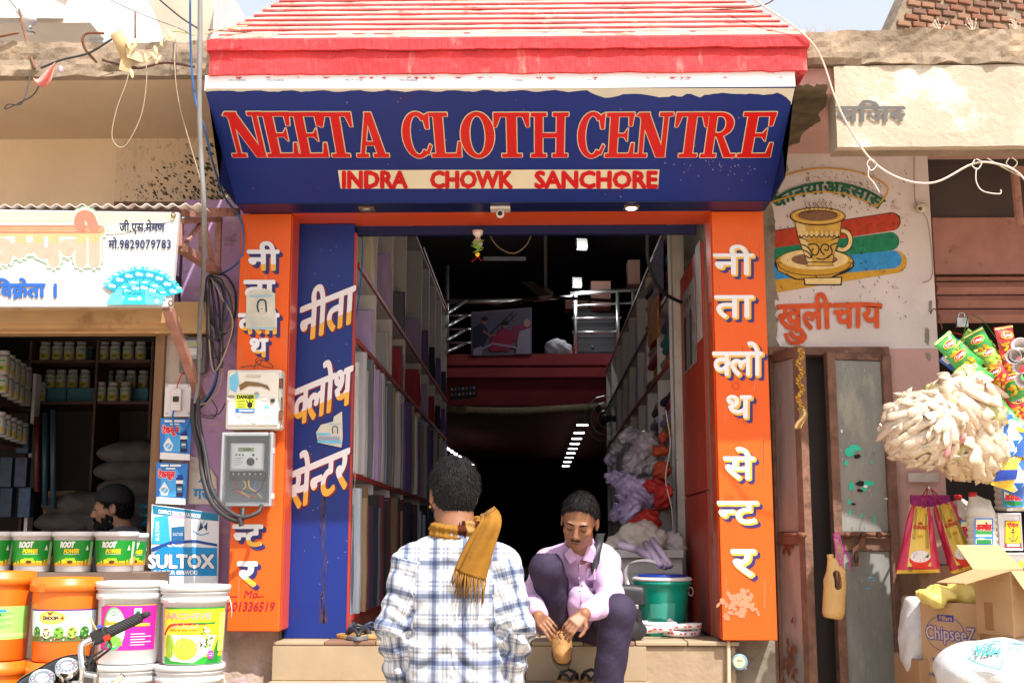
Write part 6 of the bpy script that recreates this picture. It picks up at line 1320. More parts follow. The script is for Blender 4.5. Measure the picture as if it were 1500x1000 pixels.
mb = MB(); pr = Print(mb, pxmap(5.7515)); pr.rect(349, 655, 372, 661, mat('lcd', srgb(110, 135, 60), .3)); pr.rect(356, 656.5, 368, 659.5, ink(60, 75, 40))
for k in range(3): pr.ell(346 + k * 5, 666, 1.5, 1.5, BLACK, 8)
for k in range(4): pr.rect(344, 670 + k * 3.2, 356 - (k % 2) * 3, 671 + k * 3.2, GREY)
pr.ell(367, 676, 6, 6, BLACK, 14); pr.ell(371, 666, 2, 2, BLACK, 8); pr.ell(376, 672, 1.6, 1.6, RED, 8); pr.rect(341, 651.5, 345, 685, ink(190, 190, 190)); mb.build('face_print', mb2)
rbox('terminal_block', 336, 690, 388, 702, 5.77, .03, m_blackp, mb2, .003)
for k in range(6): MB().ball(P(342 + k * 8, 694, 5.768), .006, m_steel, 6).build('terminal_screw', mb2)
for k, (c, q) in enumerate((((.5, .03, .02), [(346, 702), (344, 714), (352, 722), (362, 726), (374, 728)]), ((.7, .45, .05), [(356, 702), (360, 712), (354, 720), (366, 728)]), ((.7, .5, .1), [(364, 702), (366, 714), (376, 720), (384, 730)]), ((.05, .2, .5), [(376, 702), (372, 712), (380, 720), (386, 728)]), ((.02, .02, .02), [(386, 702), (382, 716), (370, 722), (350, 716), (338, 718)]))):
 MB().tube(catm([P(x, y, 5.785 - k * .004) for x, y in q], 4), .0035, mat('wire_col%d' % k, c, .4), 6).build('wire', mb2, smooth=True)
rbox('clear_cover', 327, 636, 395, 737, 5.742, .003, None or mat('clear_cover', (.8, .82, .85), .08, .0, 3, trans=.96, spec=.5), mb2, .001)
for y in (655, 722): rbox('clip', 397, y, 401, y + 8, 5.75, .02, m_gwhite, mb2, .002)
mt3 = thing('small_meter', P(288, 545, 5.95), 'small old electricity meter behind the diagonal strut on the purple wall', 'meter')
rbox('back_board', 262, 466, 292, 560, 6.035, .012, mat('bare_plaster', (.45, .38, .30), .9, .2, 8), mt3, .003)
rbox('case', 262, 490, 302, 545, 5.97, .06, mat('meter_dark', (.12, .12, .12), .3, .2, 8), mt3, .015); rbox('face', 268, 496, 296, 524, 5.955, .015, m_clear, mt3, .008)
mb = MB(); pr = Print(mb, pxmap(5.953)); pr.rect(276, 501, 292, 507, ink(150, 165, 110)); pr.rect(274, 510, 294, 520, ink(190, 190, 185)); pr.ell(291, 513, 2, 2.4, RED, 8); mb.build('face_print', mt3)
mcb = thing('switch_board', P(262, 610, 5.97), 'white switch board with one breaker above the blue posters', 'switch')
rbox('board', 241, 561, 279, 609, 5.975, .02, mat('board_white', (.66, .64, .66), .5, .05), mcb, .002); rbox('breaker', 250, 568, 265, 600, 5.945, .03, m_gwhite, mcb, .004); rbox('lever', 253, 579, 261, 587, 5.935, .012, m_blackp, mcb, .002)
for x, y in ((244, 565), (276, 565), (244, 605), (276, 605)): MB().ball(P(x, y, 5.973), .005, m_steel, 6).build('screw', mcb)
wire('wire', [P(255, 600, 5.95), P(253, 612, 5.94), P(259, 634, 5.93), P(272, 628, 5.93), P(279, 610, 5.94), P(282, 590, 5.93)], .005, BLUEI, 'blue wire looping under the switch board'); wire('wire', [P(259, 568, 5.95), P(262, 558, 5.94), P(268, 545, 5.94)], .003, RED, 'short red wire above the breaker')
# main cables
m_gcab = mat('grey_conduit', (.20, .20, .20), .6, .2, 12); m_bcab = mat('black_cable', (.03, .03, .033), .55, .2, 10); m_blcab = mat('blue_cable', (.03, .12, .32), .4, .1, 8)
wire('conduit', [P(293, -60, 5.0), P(293, 40, 5.0), P(292, 140, 5.02), P(294, 220, 5.06), P(299, 310, 5.1), P(298, 400, 5.4), P(293, 460, 5.6), P(290, 560, 5.8), P(286, 590, 5.85)], .0105, m_gcab, 'thick grey cable running down the left edge of the sign', n=10)
wire('cable', [P(279, -40, 5.1), P(279, 60, 5.1), P(285, 140, 5.12), P(300, 190, 5.15), P(312, 240, 5.4), P(330, 290, 5.75), P(352, 320, 5.82), P(357, 350, 5.82), P(352, 380, 5.86), P(332, 397, 5.95), P(318, 402, 5.98)], .0055, m_blcab, 'blue cable dropping past the sign corner to the left pillar')
wire('cable', [P(284, 585, 5.86), P(283, 620, 5.86), P(293, 660, 5.86), P(298, 700, 5.82), P(310, 735, 5.76), P(330, 755, 5.72), P(352, 762, 5.71), P(356, 745, 5.74)], .013, m_bcab, 'thick black cable sweeping down to the meter from the strut foot', n=10)
wire('cable', [P(290, 580, 5.84), P(292, 620, 5.84), P(301, 665, 5.82), P(310, 715, 5.78), P(328, 742, 5.72), P(354, 757, 5.70), P(378, 750, 5.72), P(383, 740, 5.75)], .010, m_bcab, 'second thick black cable beside the first, ending at the right of the meter', n=10)
MB().tube([P(351, 758, 5.70), P(354, 770, 5.70)], .012, m_bcab).build('cable_tie'); tag(bpy.data.objects['cable_tie'], 'black cable knot under the clear meter case', 'cable knot')
lp = [([(318, 402), (332, 405), (345, 430), (342, 470), (325, 490), (308, 470), (300, 440), (302, 410), (312, 400)], .006, m_bcab), ([(312, 405), (325, 425), (335, 450), (330, 470), (318, 460), (312, 430), (308, 408)], .004, m_blcab), ([(310, 402), (320, 440), (322, 500), (316, 560), (300, 590), (288, 600)], .006, m_bcab), ([(316, 404), (328, 412), (342, 440), (338, 480), (318, 485), (300, 460), (296, 420)], .0045, mat('tan_wire', (.34, .28, .20), .5)), ([(318, 480), (322, 520), (314, 560), (300, 585), (288, 590)], .005, m_blcab), ([(322, 488), (326, 530), (322, 568), (306, 588), (292, 592)], .0045, _M['tan_wire']), ([(300, 410), (304, 450), (312, 470), (320, 500)], .007, m_bcab), ([(308, 405), (314, 450), (318, 500)], .007, m_bcab)]
dsc = ['large black loop', 'small blue loop', 'long black cable dropping to the strut foot', 'tan loop around the black one', 'blue cable dropping to the strut foot', 'tan cable dropping to the strut foot', 'short thick black cable left of the drop', 'short thick black cable right of the drop']
rc_ = random.Random(4)
for k in range(5): lp.append(([(308 + rc_.uniform(-6, 6), 404), (330 + rc_.uniform(-8, 12), 420 + rc_.uniform(-10, 15)), (334 + rc_.uniform(-10, 10), 465 + rc_.uniform(-10, 30)), (318 + rc_.uniform(-8, 8), 500 + rc_.uniform(-15, 50)), (304 + rc_.uniform(-4, 6), 450 + rc_.uniform(0, 40)), (306, 408)], rc_.choice([.004, .0055]), rc_.choice([m_bcab, _M['tan_wire'], m_bcab])))
dsc += ['thin extra loop, ' + a for a in ('innermost', 'second', 'third', 'fourth', 'outermost')]
for k, (q, r, m) in enumerate(lp): wire('cable', [P(x, y, 5.96 - .008 * k) for x, y in q], r, m, dsc[k] + ' in the cable bundle on the purple wall')
for k, q in enumerate(([(288, 598), (300, 608), (320, 606), (330, 590)], [(290, 604), (300, 620), (318, 622), (332, 618)], [(310, 585), (318, 600), (312, 612), (296, 610)])): wire('wire', [P(x, y, 5.9) for x, y in q], .0028, [m_bcab, _M['tan_wire'], m_bcab][k], ['upper thin black wire', 'lower thin tan wire', 'short curled black wire'][k] + ' between the strut foot and the white electric box')
wire('wire', [P(372, 540, 5.78), P(378, 528, 5.78), P(392, 530, 5.78), P(400, 538, 5.78), P(384, 536, 5.76), P(374, 528, 5.75), P(384, 522, 5.76), P(380, 534, 5.75), P(366, 536, 5.75), P(352, 538, 5.76)], .0022, m_bcab, 'tangle of thin dark wire on top of the white electric box')
wire('power_line', [P(205, -25, 5.6), P(260, 22, 5.4), P(290, 42, 5.2)], .004, m_bcab, 'dark overhead wire reaching the conduit at the top left'); wire('power_line', [P(145, -8, 6.5), P(200, 18, 6.0), P(258, 40, 5.5), P(275, 48, 5.3)], .003, m_gcab, 'thin grey overhead wire below the dark one at the top left')
wire('wire', [P(258, 38, 5.3), P(256, 95, 5.15), P(262, 150, 5.15), P(278, 210, 5.15), P(293, 262, 5.15), P(298, 300, 5.12)], .0022, _M['tan_wire'], 'thin pale wire hanging from the canopy edge beside the conduit')
wire('wire', [P(190, 80, 5.15), P(187, 115, 5.12), P(171, 160, 5.12), P(164, 200, 5.12), P(176, 216, 5.12), P(190, 205, 5.12), P(208, 165, 5.12), P(215, 110, 5.12), P(210, 75, 5.14)], .0022, _M['tan_wire'], 'long thin wire loop hanging from the canopy edge')
wire('rebar', [P(152, 49, 5.1), P(128, 49, 5.12), P(121, 58, 5.12), P(126, 74, 5.14), P(142, 92, 5.17)], .006, m_rust, 'bent rusty reinforcing rod sticking out of the canopy edge'); wire('rebar', [P(28, 14, 5.35), P(36, 50, 5.3), P(51, 101, 5.2)], .006, m_rust, 'long straight rusty rod leaning on the canopy edge at the left')
wire('rebar', [P(-10, 56, 5.2), P(27, 48, 5.2)], .006, m_rust, 'short rusty rod end at the left picture edge'); wire('rebar', [P(198, 18, 5.25), P(198, 56, 5.25)], .004, m_rust, 'short upright rusty rod above the card tube')
wire('wire', [P(45, 108, 5.2), P(33, 150, 5.15), P(12, 153, 5.15), P(8, 160, 5.15), P(30, 150, 5.15), P(50, 138, 5.15), P(60, 118, 5.18)], .003, m_bcab, 'dark wire dangling below the pink flag'); wire('wire', [P(60, 100, 5.15), P(90, 88, 5.14), P(130, 78, 5.14), P(160, 60, 5.15), P(178, 50, 5.16)], .005, m_bcab, 'dark cable lying along the canopy edge to the card tube')
wire('wire', [P(150, 88, 5.18), P(200, 100, 5.17), P(240, 92, 5.17), P(285, 98, 5.16)], .006, mat('brown_pipe', (.10, .04, .03), .6), 'brown cable along the lower canopy edge')
# cream pipe, meter disk, pipe, stick at the right of the pillar
wire('pipe', [P(1067, 938, 5.88), P(1068, 1060, 5.88)], .010, mat('cream_pipe', (.62, .50, .34), .5, .1, 8), 'cream pipe running down below the right orange pillar', 'pipe')
wm = thing('water_meter', P(1083, 969, 5.86), 'small round blue rimmed meter beside the cream pipe', 'meter'); axm = Vector((0, -1, .05))
MB().lathe([(.036, 0), (.038, .01), (.036, .02), (.03, .022)], P(1083, 969, 5.89), mat('steel_blue', (.18, .28, .34), .4), 24, axis=axm).build('rim', wm, smooth=True); mb = MB(); pr = Print(mb, pxmap(5.866)); pr.ell(1083, 969, 8.5, 8.5, ink(215, 205, 160), 20); pr.rect(1079, 966, 1087, 968.5, GREY); pr.rect(1079, 973, 1087, 974, GREY); mb.build('face', wm); MB().tube([P(1072, 978, 5.93), P(1083, 984, 5.9), P(1094, 978, 5.93)], .008, m_steel).build('pipe_end', wm)
mb = MB(); pr = Print(mb, pxmap(6.0995)); mk_ = mat('mould_black', (.05, .045, .03), .95, .4, 30); rm_ = random.Random(8)
for k in range(260):
 t = rm_.random() ** .5; x = 180 + 165 * t; y = 292 - rm_.random() ** 1.4 * (20 + 80 * t); l = rm_.uniform(.8, 2.2 + 2.5 * t); pr.ell(x, y, l, l * .45, mk_, 7, rot=rm_.uniform(20, 60)); pr.l = .0008 + k * .000002
mb.build('mould_spots', lw)
# canopy edge oddments: card tube, dried flowers, pink flag
ctb = thing('card_tube', P(180, 60, 5.12), 'torn brown card tube and paper wedged on the canopy edge', 'card'); m_cd = mat('old_card', (.48, .34, .18), .85, .2, 15)
c = P(176, 52, 5.08); mb = MB(); mb.lathe([(.032, 0), (.036, .0), (.030, .14), (.026, .14)], c + Vector((.03, .08, -.09)), m_cd, 16, axis=(-.35, -.5, .75), cap=False); mb.build('tube', ctb, smooth=True, solid=.003)
MB().prism([P(178, 82, 5.12), P(196, 84, 5.12), P(190, 107, 5.12), P(174, 102, 5.12)], (0, .006, 0), m_cd).build('flap', ctb); MB().prism([P(184, 68, 5.1), P(205, 78, 5.1), P(210, 92, 5.1), P(186, 84, 5.1)], (0, .01, 0), mat('old_card_light', (.6, .48, .3), .85, .2, 15)).build('flap', ctb)
for k, (x, y) in enumerate(((188, 66), (196, 70), (193, 108), (200, 62), (214, 86), (228, 74), (236, 62), (242, 54), (247, 50), (252, 54), (225, 82), (232, 88))):
 MB().ball(P(x, y, 5.09), (.008, .008, .024), mat('dried_petal', (.66, .56, .32), .8, .3, 30), 6, Euler((0, random.uniform(-.7, .7), 0)).to_matrix()).build('dried_petal', ctb)
MB().tube(catm([P(214, 90, 5.1), P(228, 78, 5.1), P(240, 58, 5.1), P(256, 46, 5.1), (P(285, 52, 5.1))], 5), .003, mat('dried_stem', (.38, .36, .16), .8)).build('stem', ctb)
fl = MB(); fl.grid(lambda u, v: P(54 + 28 * u - 6 * v, 116 - 26 * u + (1 - u) * 2 - v * (4 - 26 * (1 - u) * u * 2) + 30 * u * v, 5.13 + .02 * math.sin(u * 7 + v * 4)), 10, 6, mat('pink_flag', (.72, .25, .22), .7, .15, 12)); fo = fl.build('pink_flag', smooth=True, solid=.001); tag(fo, 'small torn pink paper flag stuck on the left canopy edge', 'flag')
o = MB().ball(P(89, 102, 5.14), (.010, .008, .018), mat('lilac_bud', (.5, .32, .5), .7), 8).build('wilted_flower', smooth=True); tag(o, 'small lilac wilted bud beside the pink flag', 'flower')
for k, q in enumerate((([(300, 50), (330, 42), (352, 44)]), ([(318, 44), (340, 40), (362, 38)]))): wire('straw', [P(x, y, 5.0) for x, y in q], .003, mat('straw', (.6, .5, .3), .9), ['lower', 'upper'][k] + ' bit of straw caught on the left roof corner', 'straw')
wire('cable', [P(305, 44, 5.02), P(400, 48, 5.12), P(560, 40, 5.14), P(760, 34, 5.15), P(900, 22, 5.17), P(1010, 16, 5.18), P(1110, 10, 5.16), P(1145, -10, 5.1)], .003, m_rust, 'thin rusty wire lying across the stepped eave'); wire('cable', [P(1080, -20, 5.1), P(1120, 10, 5.06), P(1150, 30, 5.04), P(1185, 58, 5.03), P(1205, 90, 5.1), P(1222, 140, 5.12), P(1240, 180, 5.13), P(1275, 233, 5.14), P(1320, 262, 5.12), P(1370, 267, 5.12), P(1425, 240, 5.12), P(1460, 240, 5.1), P(1490, 252, 5.1), P(1510, 275, 5.1)], .0045, mat('pinkish_cable', (.66, .52, .42), .5, .1), 'pinkish cable running down from the roof and sagging under the right canopy')
for k, q in enumerate(([(1276, 232), (1270, 240), (1276, 250), (1284, 242), (1278, 233)], [(1273, 244), (1272, 258), (1280, 268), (1288, 282)], [(1428, 234), (1424, 242), (1432, 248), (1438, 238), (1430, 233)], [(1430, 246), (1430, 266), (1440, 280), (1464, 284), (1466, 278)], [(1478, 232), (1474, 240), (1484, 246), (1490, 238), (1482, 231)], [(1446, 232), (1470, 246), (1494, 258)])): wire('wire', [P(x, y, 5.11) for x, y in q], .0028, _M['tan_wire'] if k in (4, 5) else m_off, ['tie wire ring of the sagging cable nearest the mural', 'loose wire tail hanging before the mural lettering', 'tie wire ring at the middle of the right canopy', 'hooked wire hanging under the middle ring', 'tie wire ring near the right picture edge', 'tan cord running to the right picture edge'][k], 'wire')
# dry grass on the roof behind
mb = MB();
for k in range(150):
 x = random.uniform(1150, 1245); p = P(x, 62, 5.8 + random.uniform(-.1, .1)); h = random.uniform(.03, .11) * (1 - abs(x - 1200) / 90 * .6); d = Vector((random.uniform(-.06, .08), random.uniform(-.03, .03), h)); w = Vector((.003, 0, 0)); mb.add([p, p + w, p + d], [(0, 1, 2)], mat('dry_grass', (.42, .24, .08), .9, .3, 20))
o = mb.build('dry_grass'); struct(o, 'stuff'); tag(o, 'dry brown grass growing on the roof right of the eave', 'grass')
for k, x in enumerate((1376, 1424, 1490)):
 t = thing('dry_weed', P(x, 42, 5.6), ['leftmost', 'middle', 'rightmost'][k] + ' dry weed tuft on the right canopy top', 'weed'); mb = MB()
 for q in range(9): p = P(x, 48, 5.6); d = Vector((random.uniform(-.04, .04), 0, random.uniform(.03, .07))); mb.tube([p, p + d * .6 + Vector((.005, 0, 0)), p + d], .0015, mat('weed_pale', (.55, .48, .38), .9), 4); mb.ball(p + d, .005, _M['weed_pale'], 5)
 mb.build('twigs', t)
# ------------------------------------------------------------------ rusty doorway
m_door = mat('grey_door_paint', (.24, .235, .215), .6, .2, 5, .2, 30, dirt=((.33, .32, .25, .42, 4), (.17, .09, .06, .24, 6), (.14, .19, .20, .25, 12)), stretch=(2, 2, .7))
m_doorL = mat('old_door_paint', (.36, .32, .30), .8, .25, 6, .3, 40, dirt=((.26, .21, .20, .4, 5), (.20, .07, .035, .14, 3)), stretch=(2, 2, .5))
m_frame = mat('rusty_frame', (.19, .095, .065), .85, .35, 14, .6, 50, dirt=((.10, .05, .035, .4, 8), (.36, .22, .16, .2, 20)))
dw = thing('rusty_door', (WX(1215, 800, 6.1), 6.1, 0), 'half open double metal door with rusty brown frames between orange pillar and shop stall', 'door')
FY = 6.06
MB().box(WX(1131, 700, FY), WX(1312, 700, FY), FY, FY + .1, WZ(521, FY), WZ(509, FY), m_frame).build('frame_bar', dw, bevel=.004)
for a, b in ((1122, 1134), (1304, 1317)): MB().box(WX(a, 760, FY), WX(b, 760, FY), FY + .001, FY + .1, 0, WZ(521, FY) - .001, m_frame).build('frame_bar', dw, bevel=.004, jitter=0)
# left leaf, ajar towards the street
h0 = Vector((WX(1136, 700, 6.12), 6.12, 0)); h1 = Vector((WX(1184, 700, 5.86), 5.86, 0)); dv = (h1 - h0); L = dv.length; dv.normalize(); dn = Vector((dv.y, -dv.x, 0)); zt = WZ(514, 6.0)
def leaf(name, h0, dv, dn, x0, x1, z0, z1, t0, t1, m, par, bev=.003):
 return MB().prism([h0 + dv * x0 + dn * t0 + Vector((0, 0, z0)), h0 + dv * x1 + dn * t0 + Vector((0, 0, z0)), h0 + dv * x1 + dn * t0 + Vector((0, 0, z1)), h0 + dv * x0 + dn * t0 + Vector((0, 0, z1))], dn * (t1 - t0), m).build(name, par, bevel=bev)
zm1, zm2 = WZ(797, 6), WZ(779, 6)
leaf('door_panel', h0, dv, dn, .03, L - .04, .1, zm1 - .001, 0, .012, m_doorL, dw); leaf('door_panel', h0, dv, dn, .03, L - .04, zm2 + .001, zt - .05, 0, .012, m_doorL, dw)
leaf('leaf_frame', h0, dv, dn, L - .052, L, .05, zt, -.012, .03, m_frame, dw); leaf('leaf_frame', h0, dv, dn, 0, .03, .05, zt, -.01, .028, m_frame, dw)
leaf('leaf_frame', h0, dv, dn, .03, L - .053, zt - .05, zt - .001, -.01, .025, m_frame, dw); leaf('leaf_frame', h0, dv, dn, .03, L - .053, zm1, zm2, -.01, .025, m_frame, dw)
MB().tube([P(1150, 783, 5.94), P(1178, 783, 5.84)], .008, m_rust).build('bolt', dw, smooth=True); MB().tube([P(1170, 783, 5.85), P(1178, 784, 5.80)], .014, m_rust, 10).build('bolt_knob', dw, smooth=True)
# right leaf
h0 = Vector((WX(1214, 700, 6.03), 6.02, 0)); h1 = Vector((WX(1306, 700, 6.09), 6.09, 0)); dv = (h1 - h0); L = dv.length; dv.normalize(); dn = Vector((dv.y, -dv.x, 0)); zt = WZ(518, 6.03)
leaf('door_panel', h0, dv, dn, .045, L - .035, .1, zm1 - .031, 0, .012, m_door, dw); leaf('door_panel', h0, dv, dn, .045, L - .035, zm2 + .001, zt - .035, 0, .012, m_door, dw)
for a, b in ((0, .044), (L - .034, L)): leaf('leaf_frame', h0, dv, dn, a, b, .05, zt, -.012, .03, m_frame, dw)
leaf('leaf_frame', h0, dv, dn, .045, L - .035, zt - .034, zt - .001, -.01, .025, m_frame, dw); leaf('leaf_frame', h0, dv, dn, .045, L - .035, zm1 - .03, zm2, -.01, .022, m_frame, dw)
MB().tube([P(1232, 783, 5.99), P(1305, 783, 6.04)], .009, m_rust).build('bolt', dw, smooth=True)
for x in (1238, 1262, 1285): MB().tube([P(x, 783, 5.985), P(x + 5, 783, 5.99)], .014, m_rust, 10).build('bolt_ring', dw, smooth=True)
MB().prism([P(1262, 787, 5.98), P(1268, 787, 5.98), P(1266, 800, 5.98), P(1258, 806, 5.98), P(1258, 829, 5.98), P(1249, 829, 5.98), P(1249, 803, 5.98), P(1257, 797, 5.98)], (0, .006, 0), m_rust).build('hasp', dw, bevel=.001)
mb = MB(); mb.tube([P(1254 + 2.5 * math.cos(a), 815 + 9 * math.sin(a), 5.977) for a in [i * .5 for i in range(12)]], .0025, BLACK, 5); mb.build('hasp_slot', dw)
mb = MB(); pr = Print(mb, lambda x, y, o: P(x, y, 6.12 - .26 * (x - 1136) / 48 - .016 - o)); ru = mat('rust_patch', (.17, .055, .025), .9, .4, 30); rr_ = random.Random(2)
for cx, cy, rx, ry, n in ((1158, 630, 5, 22, 16), (1160, 975, 9, 40, 34), (1154, 800, 8, 8, 10), (1150, 520, 8, 8, 6)):
 for k in range(n): x = cx + rr_.gauss(0, rx * .6); y = cy + rr_.gauss(0, ry * .6); pr.poly([(x + rr_.uniform(1, 3) * math.cos(a), y + rr_.uniform(2, 9) * math.sin(a)) for a in [i * .7 for i in range(9)]], ru) if 1142 < x < 1168 else None; pr.l = .0008 + .00001 * k
mb.build('rust_patches', dw)
mb = MB(); Yd = 6.0; pr = Print(mb, lambda x, y, o: P(x, y, 6.02 + .07 * (x - 1214) / 92 - .016 - o)); tq1 = mat('turquoise_paint', srgb(50, 190, 160), .6, .15, 20)
def flake(cx, cy, rx, ry, m, sd, n=16): pr.poly([(cx + rx * math.cos(a) * (.75 + .5 * noise.noise(Vector((math.cos(a) * 2, math.sin(a) * 2, sd)))), cy + ry * math.sin(a) * (.75 + .6 * noise.noise(Vector((math.cos(a) * 2, math.sin(a) * 2, sd + 5))))) for a in [2 * math.pi * i / n for i in range(n)]], m)
for k, (x, y, rx, ry) in enumerate(((1245, 662, 10, 9), (1252, 656, 14, 6), (1240, 678, 4, 5), (1247, 712, 5, 8), (1272, 708, 12, 6), (1266, 716, 6, 4), (1244, 735, 3, 6), (1277, 676, 2, 3), (1245, 750, 2, 5), (1262, 755, 2, 4), (1281, 760, 2, 8))): flake(x, y, rx, ry, tq1, k)
for k, (x, y, rx, ry) in enumerate(((1256, 668, 7, 4), (1260, 708, 8, 5), (1250, 738, 5, 2), (1260, 718, 6, 3))): flake(x, y, rx, ry, BLACK, k + 20)
for k, (x, y, rx, ry) in enumerate(((1276, 850, 11, 8), (1272, 858, 8, 6), (1299, 730, 6, 1.5), (1268, 712, 4, 3), (1252, 895, 3, 3.5), (1233, 631, 2, 4))): flake(x, y, rx, ry, WHITE, k + 40)
pr.stroke([(1271, 846), (1280, 845)], 1.5, LBLUE); pr.stroke([(1270, 850), (1284, 849)], 1, LBLUE); pr.stroke([(1268, 861), (1275, 862)], 1.5, LBLUE)
for k in range(90): x = random.uniform(1222, 1300); y = random.uniform(530, 900); l = random.uniform(1, 6); pr.stroke([(x, y), (x + random.uniform(-.6, .6), y + l)], random.uniform(.3, .9), random.choice([ink(190, 188, 178), ink(150, 150, 140), ink(90, 80, 70)])); pr.l -= pr.dz * .95
mb.build('paint_flakes', dw)
# marigold garland and hanging rag
gd = thing('marigold_garland', P(1172, 510, 5.8), 'dried marigold garland hanging down the left door leaf', 'garland'); mo1 = [mat('marigold%d' % k, c, .8, .3, 40) for k, c in enumerate([(.50, .24, .03), (.36, .15, .03), (.52, .34, .05)])]
MB().tube([P(1172, 506, 5.8), P(1175, 605, 5.8)], .002, m_rust, 5).build('thread', gd)
for k in range(17):
 c = P(1172 + 3 * math.sin(k * 1.3), 513 + k * 5.3, 5.8); mb = MB()
 for q in range(9): a = q * .7; mb.ball(c + Vector((.008 * math.cos(a), -.006 * math.sin(a * 2), .007 * math.sin(a))), (.006, .005, .005), mo1[(k + q) % 3], 6)
 mb.build('flower', gd)
mb = MB(); mb.grid(lambda u, v: P(1168 + 12 * u + 4 * math.sin(v * 5) - 2 * v, 598 + 30 * v, 5.79 + .02 * math.sin(u * 7 + v * 3)), 6, 10, mat('dry_leaf', (.42, .27, .11), .8, .2, 20)); tag(mb.build('dried_leaf', smooth=True, solid=.001), 'dried folded leaf hanging below the marigold garland', 'leaf')
# jerry can on a magenta string
jc = thing('jerry_can', P(1224, 900, 5.8), 'old yellow plastic jerry can hanging on a magenta string in the doorway', 'jerry can'); m_jc = mat('aged_yellow_plastic', (.55, .33, .12), .45, .15, 8, dirt=(.34, .18, .07, .25, 9))
c = P(1223, 872, 5.8); s_ = SDF(c - Vector((.12, .1, .18)), c + Vector((.12, .1, .24)), .004)
R = Euler((0, R_(7), 0)).to_matrix(); q = lambda x, y, z: c + R @ Vector((x, y, z))
s_.cone(q(0, 0, -.07), q(-.005, 0, .05), .052, .05, .02, flat=((0, 1, 0), .8)).cone(q(-.01, 0, .08), q(-.03, 0, .155), .04, .018, .03, flat=((0, 1, 0), .8)).cone(q(.028, 0, .02), q(.022, 0, .11), .018, .016, .015).cone(q(.022, 0, .11), q(-.01, 0, .15), .016, .016, .02)
[s_.cone(q(x_, -.09, z_), q(x_, .09, z_), .017, .017, .004, op='sub') for x_, z_ in ((.004, .045), (.002, .062), (-.001, .079), (-.006, .096))]; s_.half(q(0, 0, -.105), R @ Vector((-.05, 0, -1)), .008)
s_.build('body', m_jc, jc); MB().tube([q(-.03, 0, .15), q(-.038, 0, .185)], .015, m_jc, 12).build('spout', jc, smooth=True)
wire('string', [q(.01, -.02, .14), P(1224, 800, 5.8), P(1222, 784, 5.82), P(1230, 780, 5.82), P(1232, 795, 5.8), P(1243, 815, 5.82), P(1244, 834, 5.82)], .0028, mat('magenta_string', (.62, .04, .40), .6), 'magenta string tying the jerry can to the door bolt'); wire('string', [q(.012, -.02, .14), P(1236, 805, 5.79), P(1228, 790, 5.8), P(1220, 782, 5.82)], .0028, _M['magenta_string'], 'second strand of magenta string above the jerry can')
# stick, sacks
stk = MB(); stk.tube(catm([P(1340, 1060, 5.62), P(1335, 985, 5.65), P(1331, 940, 5.68), P(1329, 905, 5.7), P(1331, 874, 5.72)], 5), [.030, .030, .032, .031, .033, .033, .031, .030, .032, .033, .031, .030, .029, .031, .030, .031, .032, .031, .030, .031, .029][:21], mat('driftwood', (.28, .19, .13), .9, .3, 6, .6, 30, stretch=(5, 5, 1)), 12); tag(stk.build('wooden_post', smooth=True), 'weathered log standing beside the door and the carton', 'log')
# ------------------------------------------------------------------ shop stall at the right
st = rw
CX = X1
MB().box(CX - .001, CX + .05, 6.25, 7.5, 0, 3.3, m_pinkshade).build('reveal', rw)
m_fp = mat('faded_shutter', (.33, .155, .12), .7, .2, 8, .2, 40, dirt=(.15, .07, .05, .35, 9))
sh = thing('roller_shutter', (WX(1440, 400, 6.2), 6.2, 2.4), 'faded red roller shutter housing over the snack stall at the right', 'shutter')
xs_ = WX(1374, 400, 6.16)
MB().box(xs_, 3.4, 6.2, 6.3, WZ(404, 6.2), WZ(322, 6.2), m_fp).build('housing', sh)
for a, b in ((406, 412), (414, 432), (434, 452), (454, 473)): MB().prism([(xs_, 6.20, WZ(b, 6.17)), (xs_, 6.17, WZ((a + b) / 2, 6.17)), (xs_, 6.20, WZ(a, 6.17)), (xs_, 6.22, WZ(a, 6.17)), (xs_, 6.22, WZ(b, 6.17))], (3.4 - xs_, 0, 0), m_fp).build('slat', sh)
MB().box(xs_, 3.4, 6.21, 6.24, WZ(324, 6.2) + .002, ZC + .01, mat('gap_shade', (.055, .04, .035), .8, .2, 4)).build('dark_gap_sheet', rw)  # dark sheet added in place of the shaded opening above the shutter
MB().tube([P(1487, 256, 5.9), P(1494, 330, 5.9)], .022, m_rustpink).build('post', rw); MB().box(WX(1484, 252, 5.9), 3.3, 5.87, 5.93, WZ(258, 5.9), WZ(250, 5.9), m_rustpink).build('bracket', rw)
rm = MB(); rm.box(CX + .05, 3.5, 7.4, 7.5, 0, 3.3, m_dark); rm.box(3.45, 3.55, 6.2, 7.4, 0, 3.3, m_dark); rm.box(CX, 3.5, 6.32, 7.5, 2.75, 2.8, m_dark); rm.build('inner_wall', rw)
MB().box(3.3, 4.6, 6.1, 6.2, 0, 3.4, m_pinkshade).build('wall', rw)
ins = thing('insulator', P(1348, 306, 6.05), 'round cream porcelain fitting at the top of the pink wall corner', 'insulator'); MB().lathe([(.022, 0), (.028, .01), (.026, .03), (.016, .034)], P(1348, 306, 6.09), mat('porcelain', (.55, .50, .36), .3), 18, axis=(0, -1, 0)).build('rim', ins, smooth=True); MB().ball(P(1348, 306, 6.055), (.01, .006, .01), m_rust, 8).build('pin', ins)
wire('wire', [P(1339, 230, 6.08), P(1340, 290, 6.08), P(1348, 306, 6.06), P(1360, 330, 6.08), P(1366, 400, 6.08), P(1352, 414, 6.07)], .003, mat('pinkish_wire', (.35, .22, .2), .6), 'thin wire running down the pink wall past the porcelain fitting')
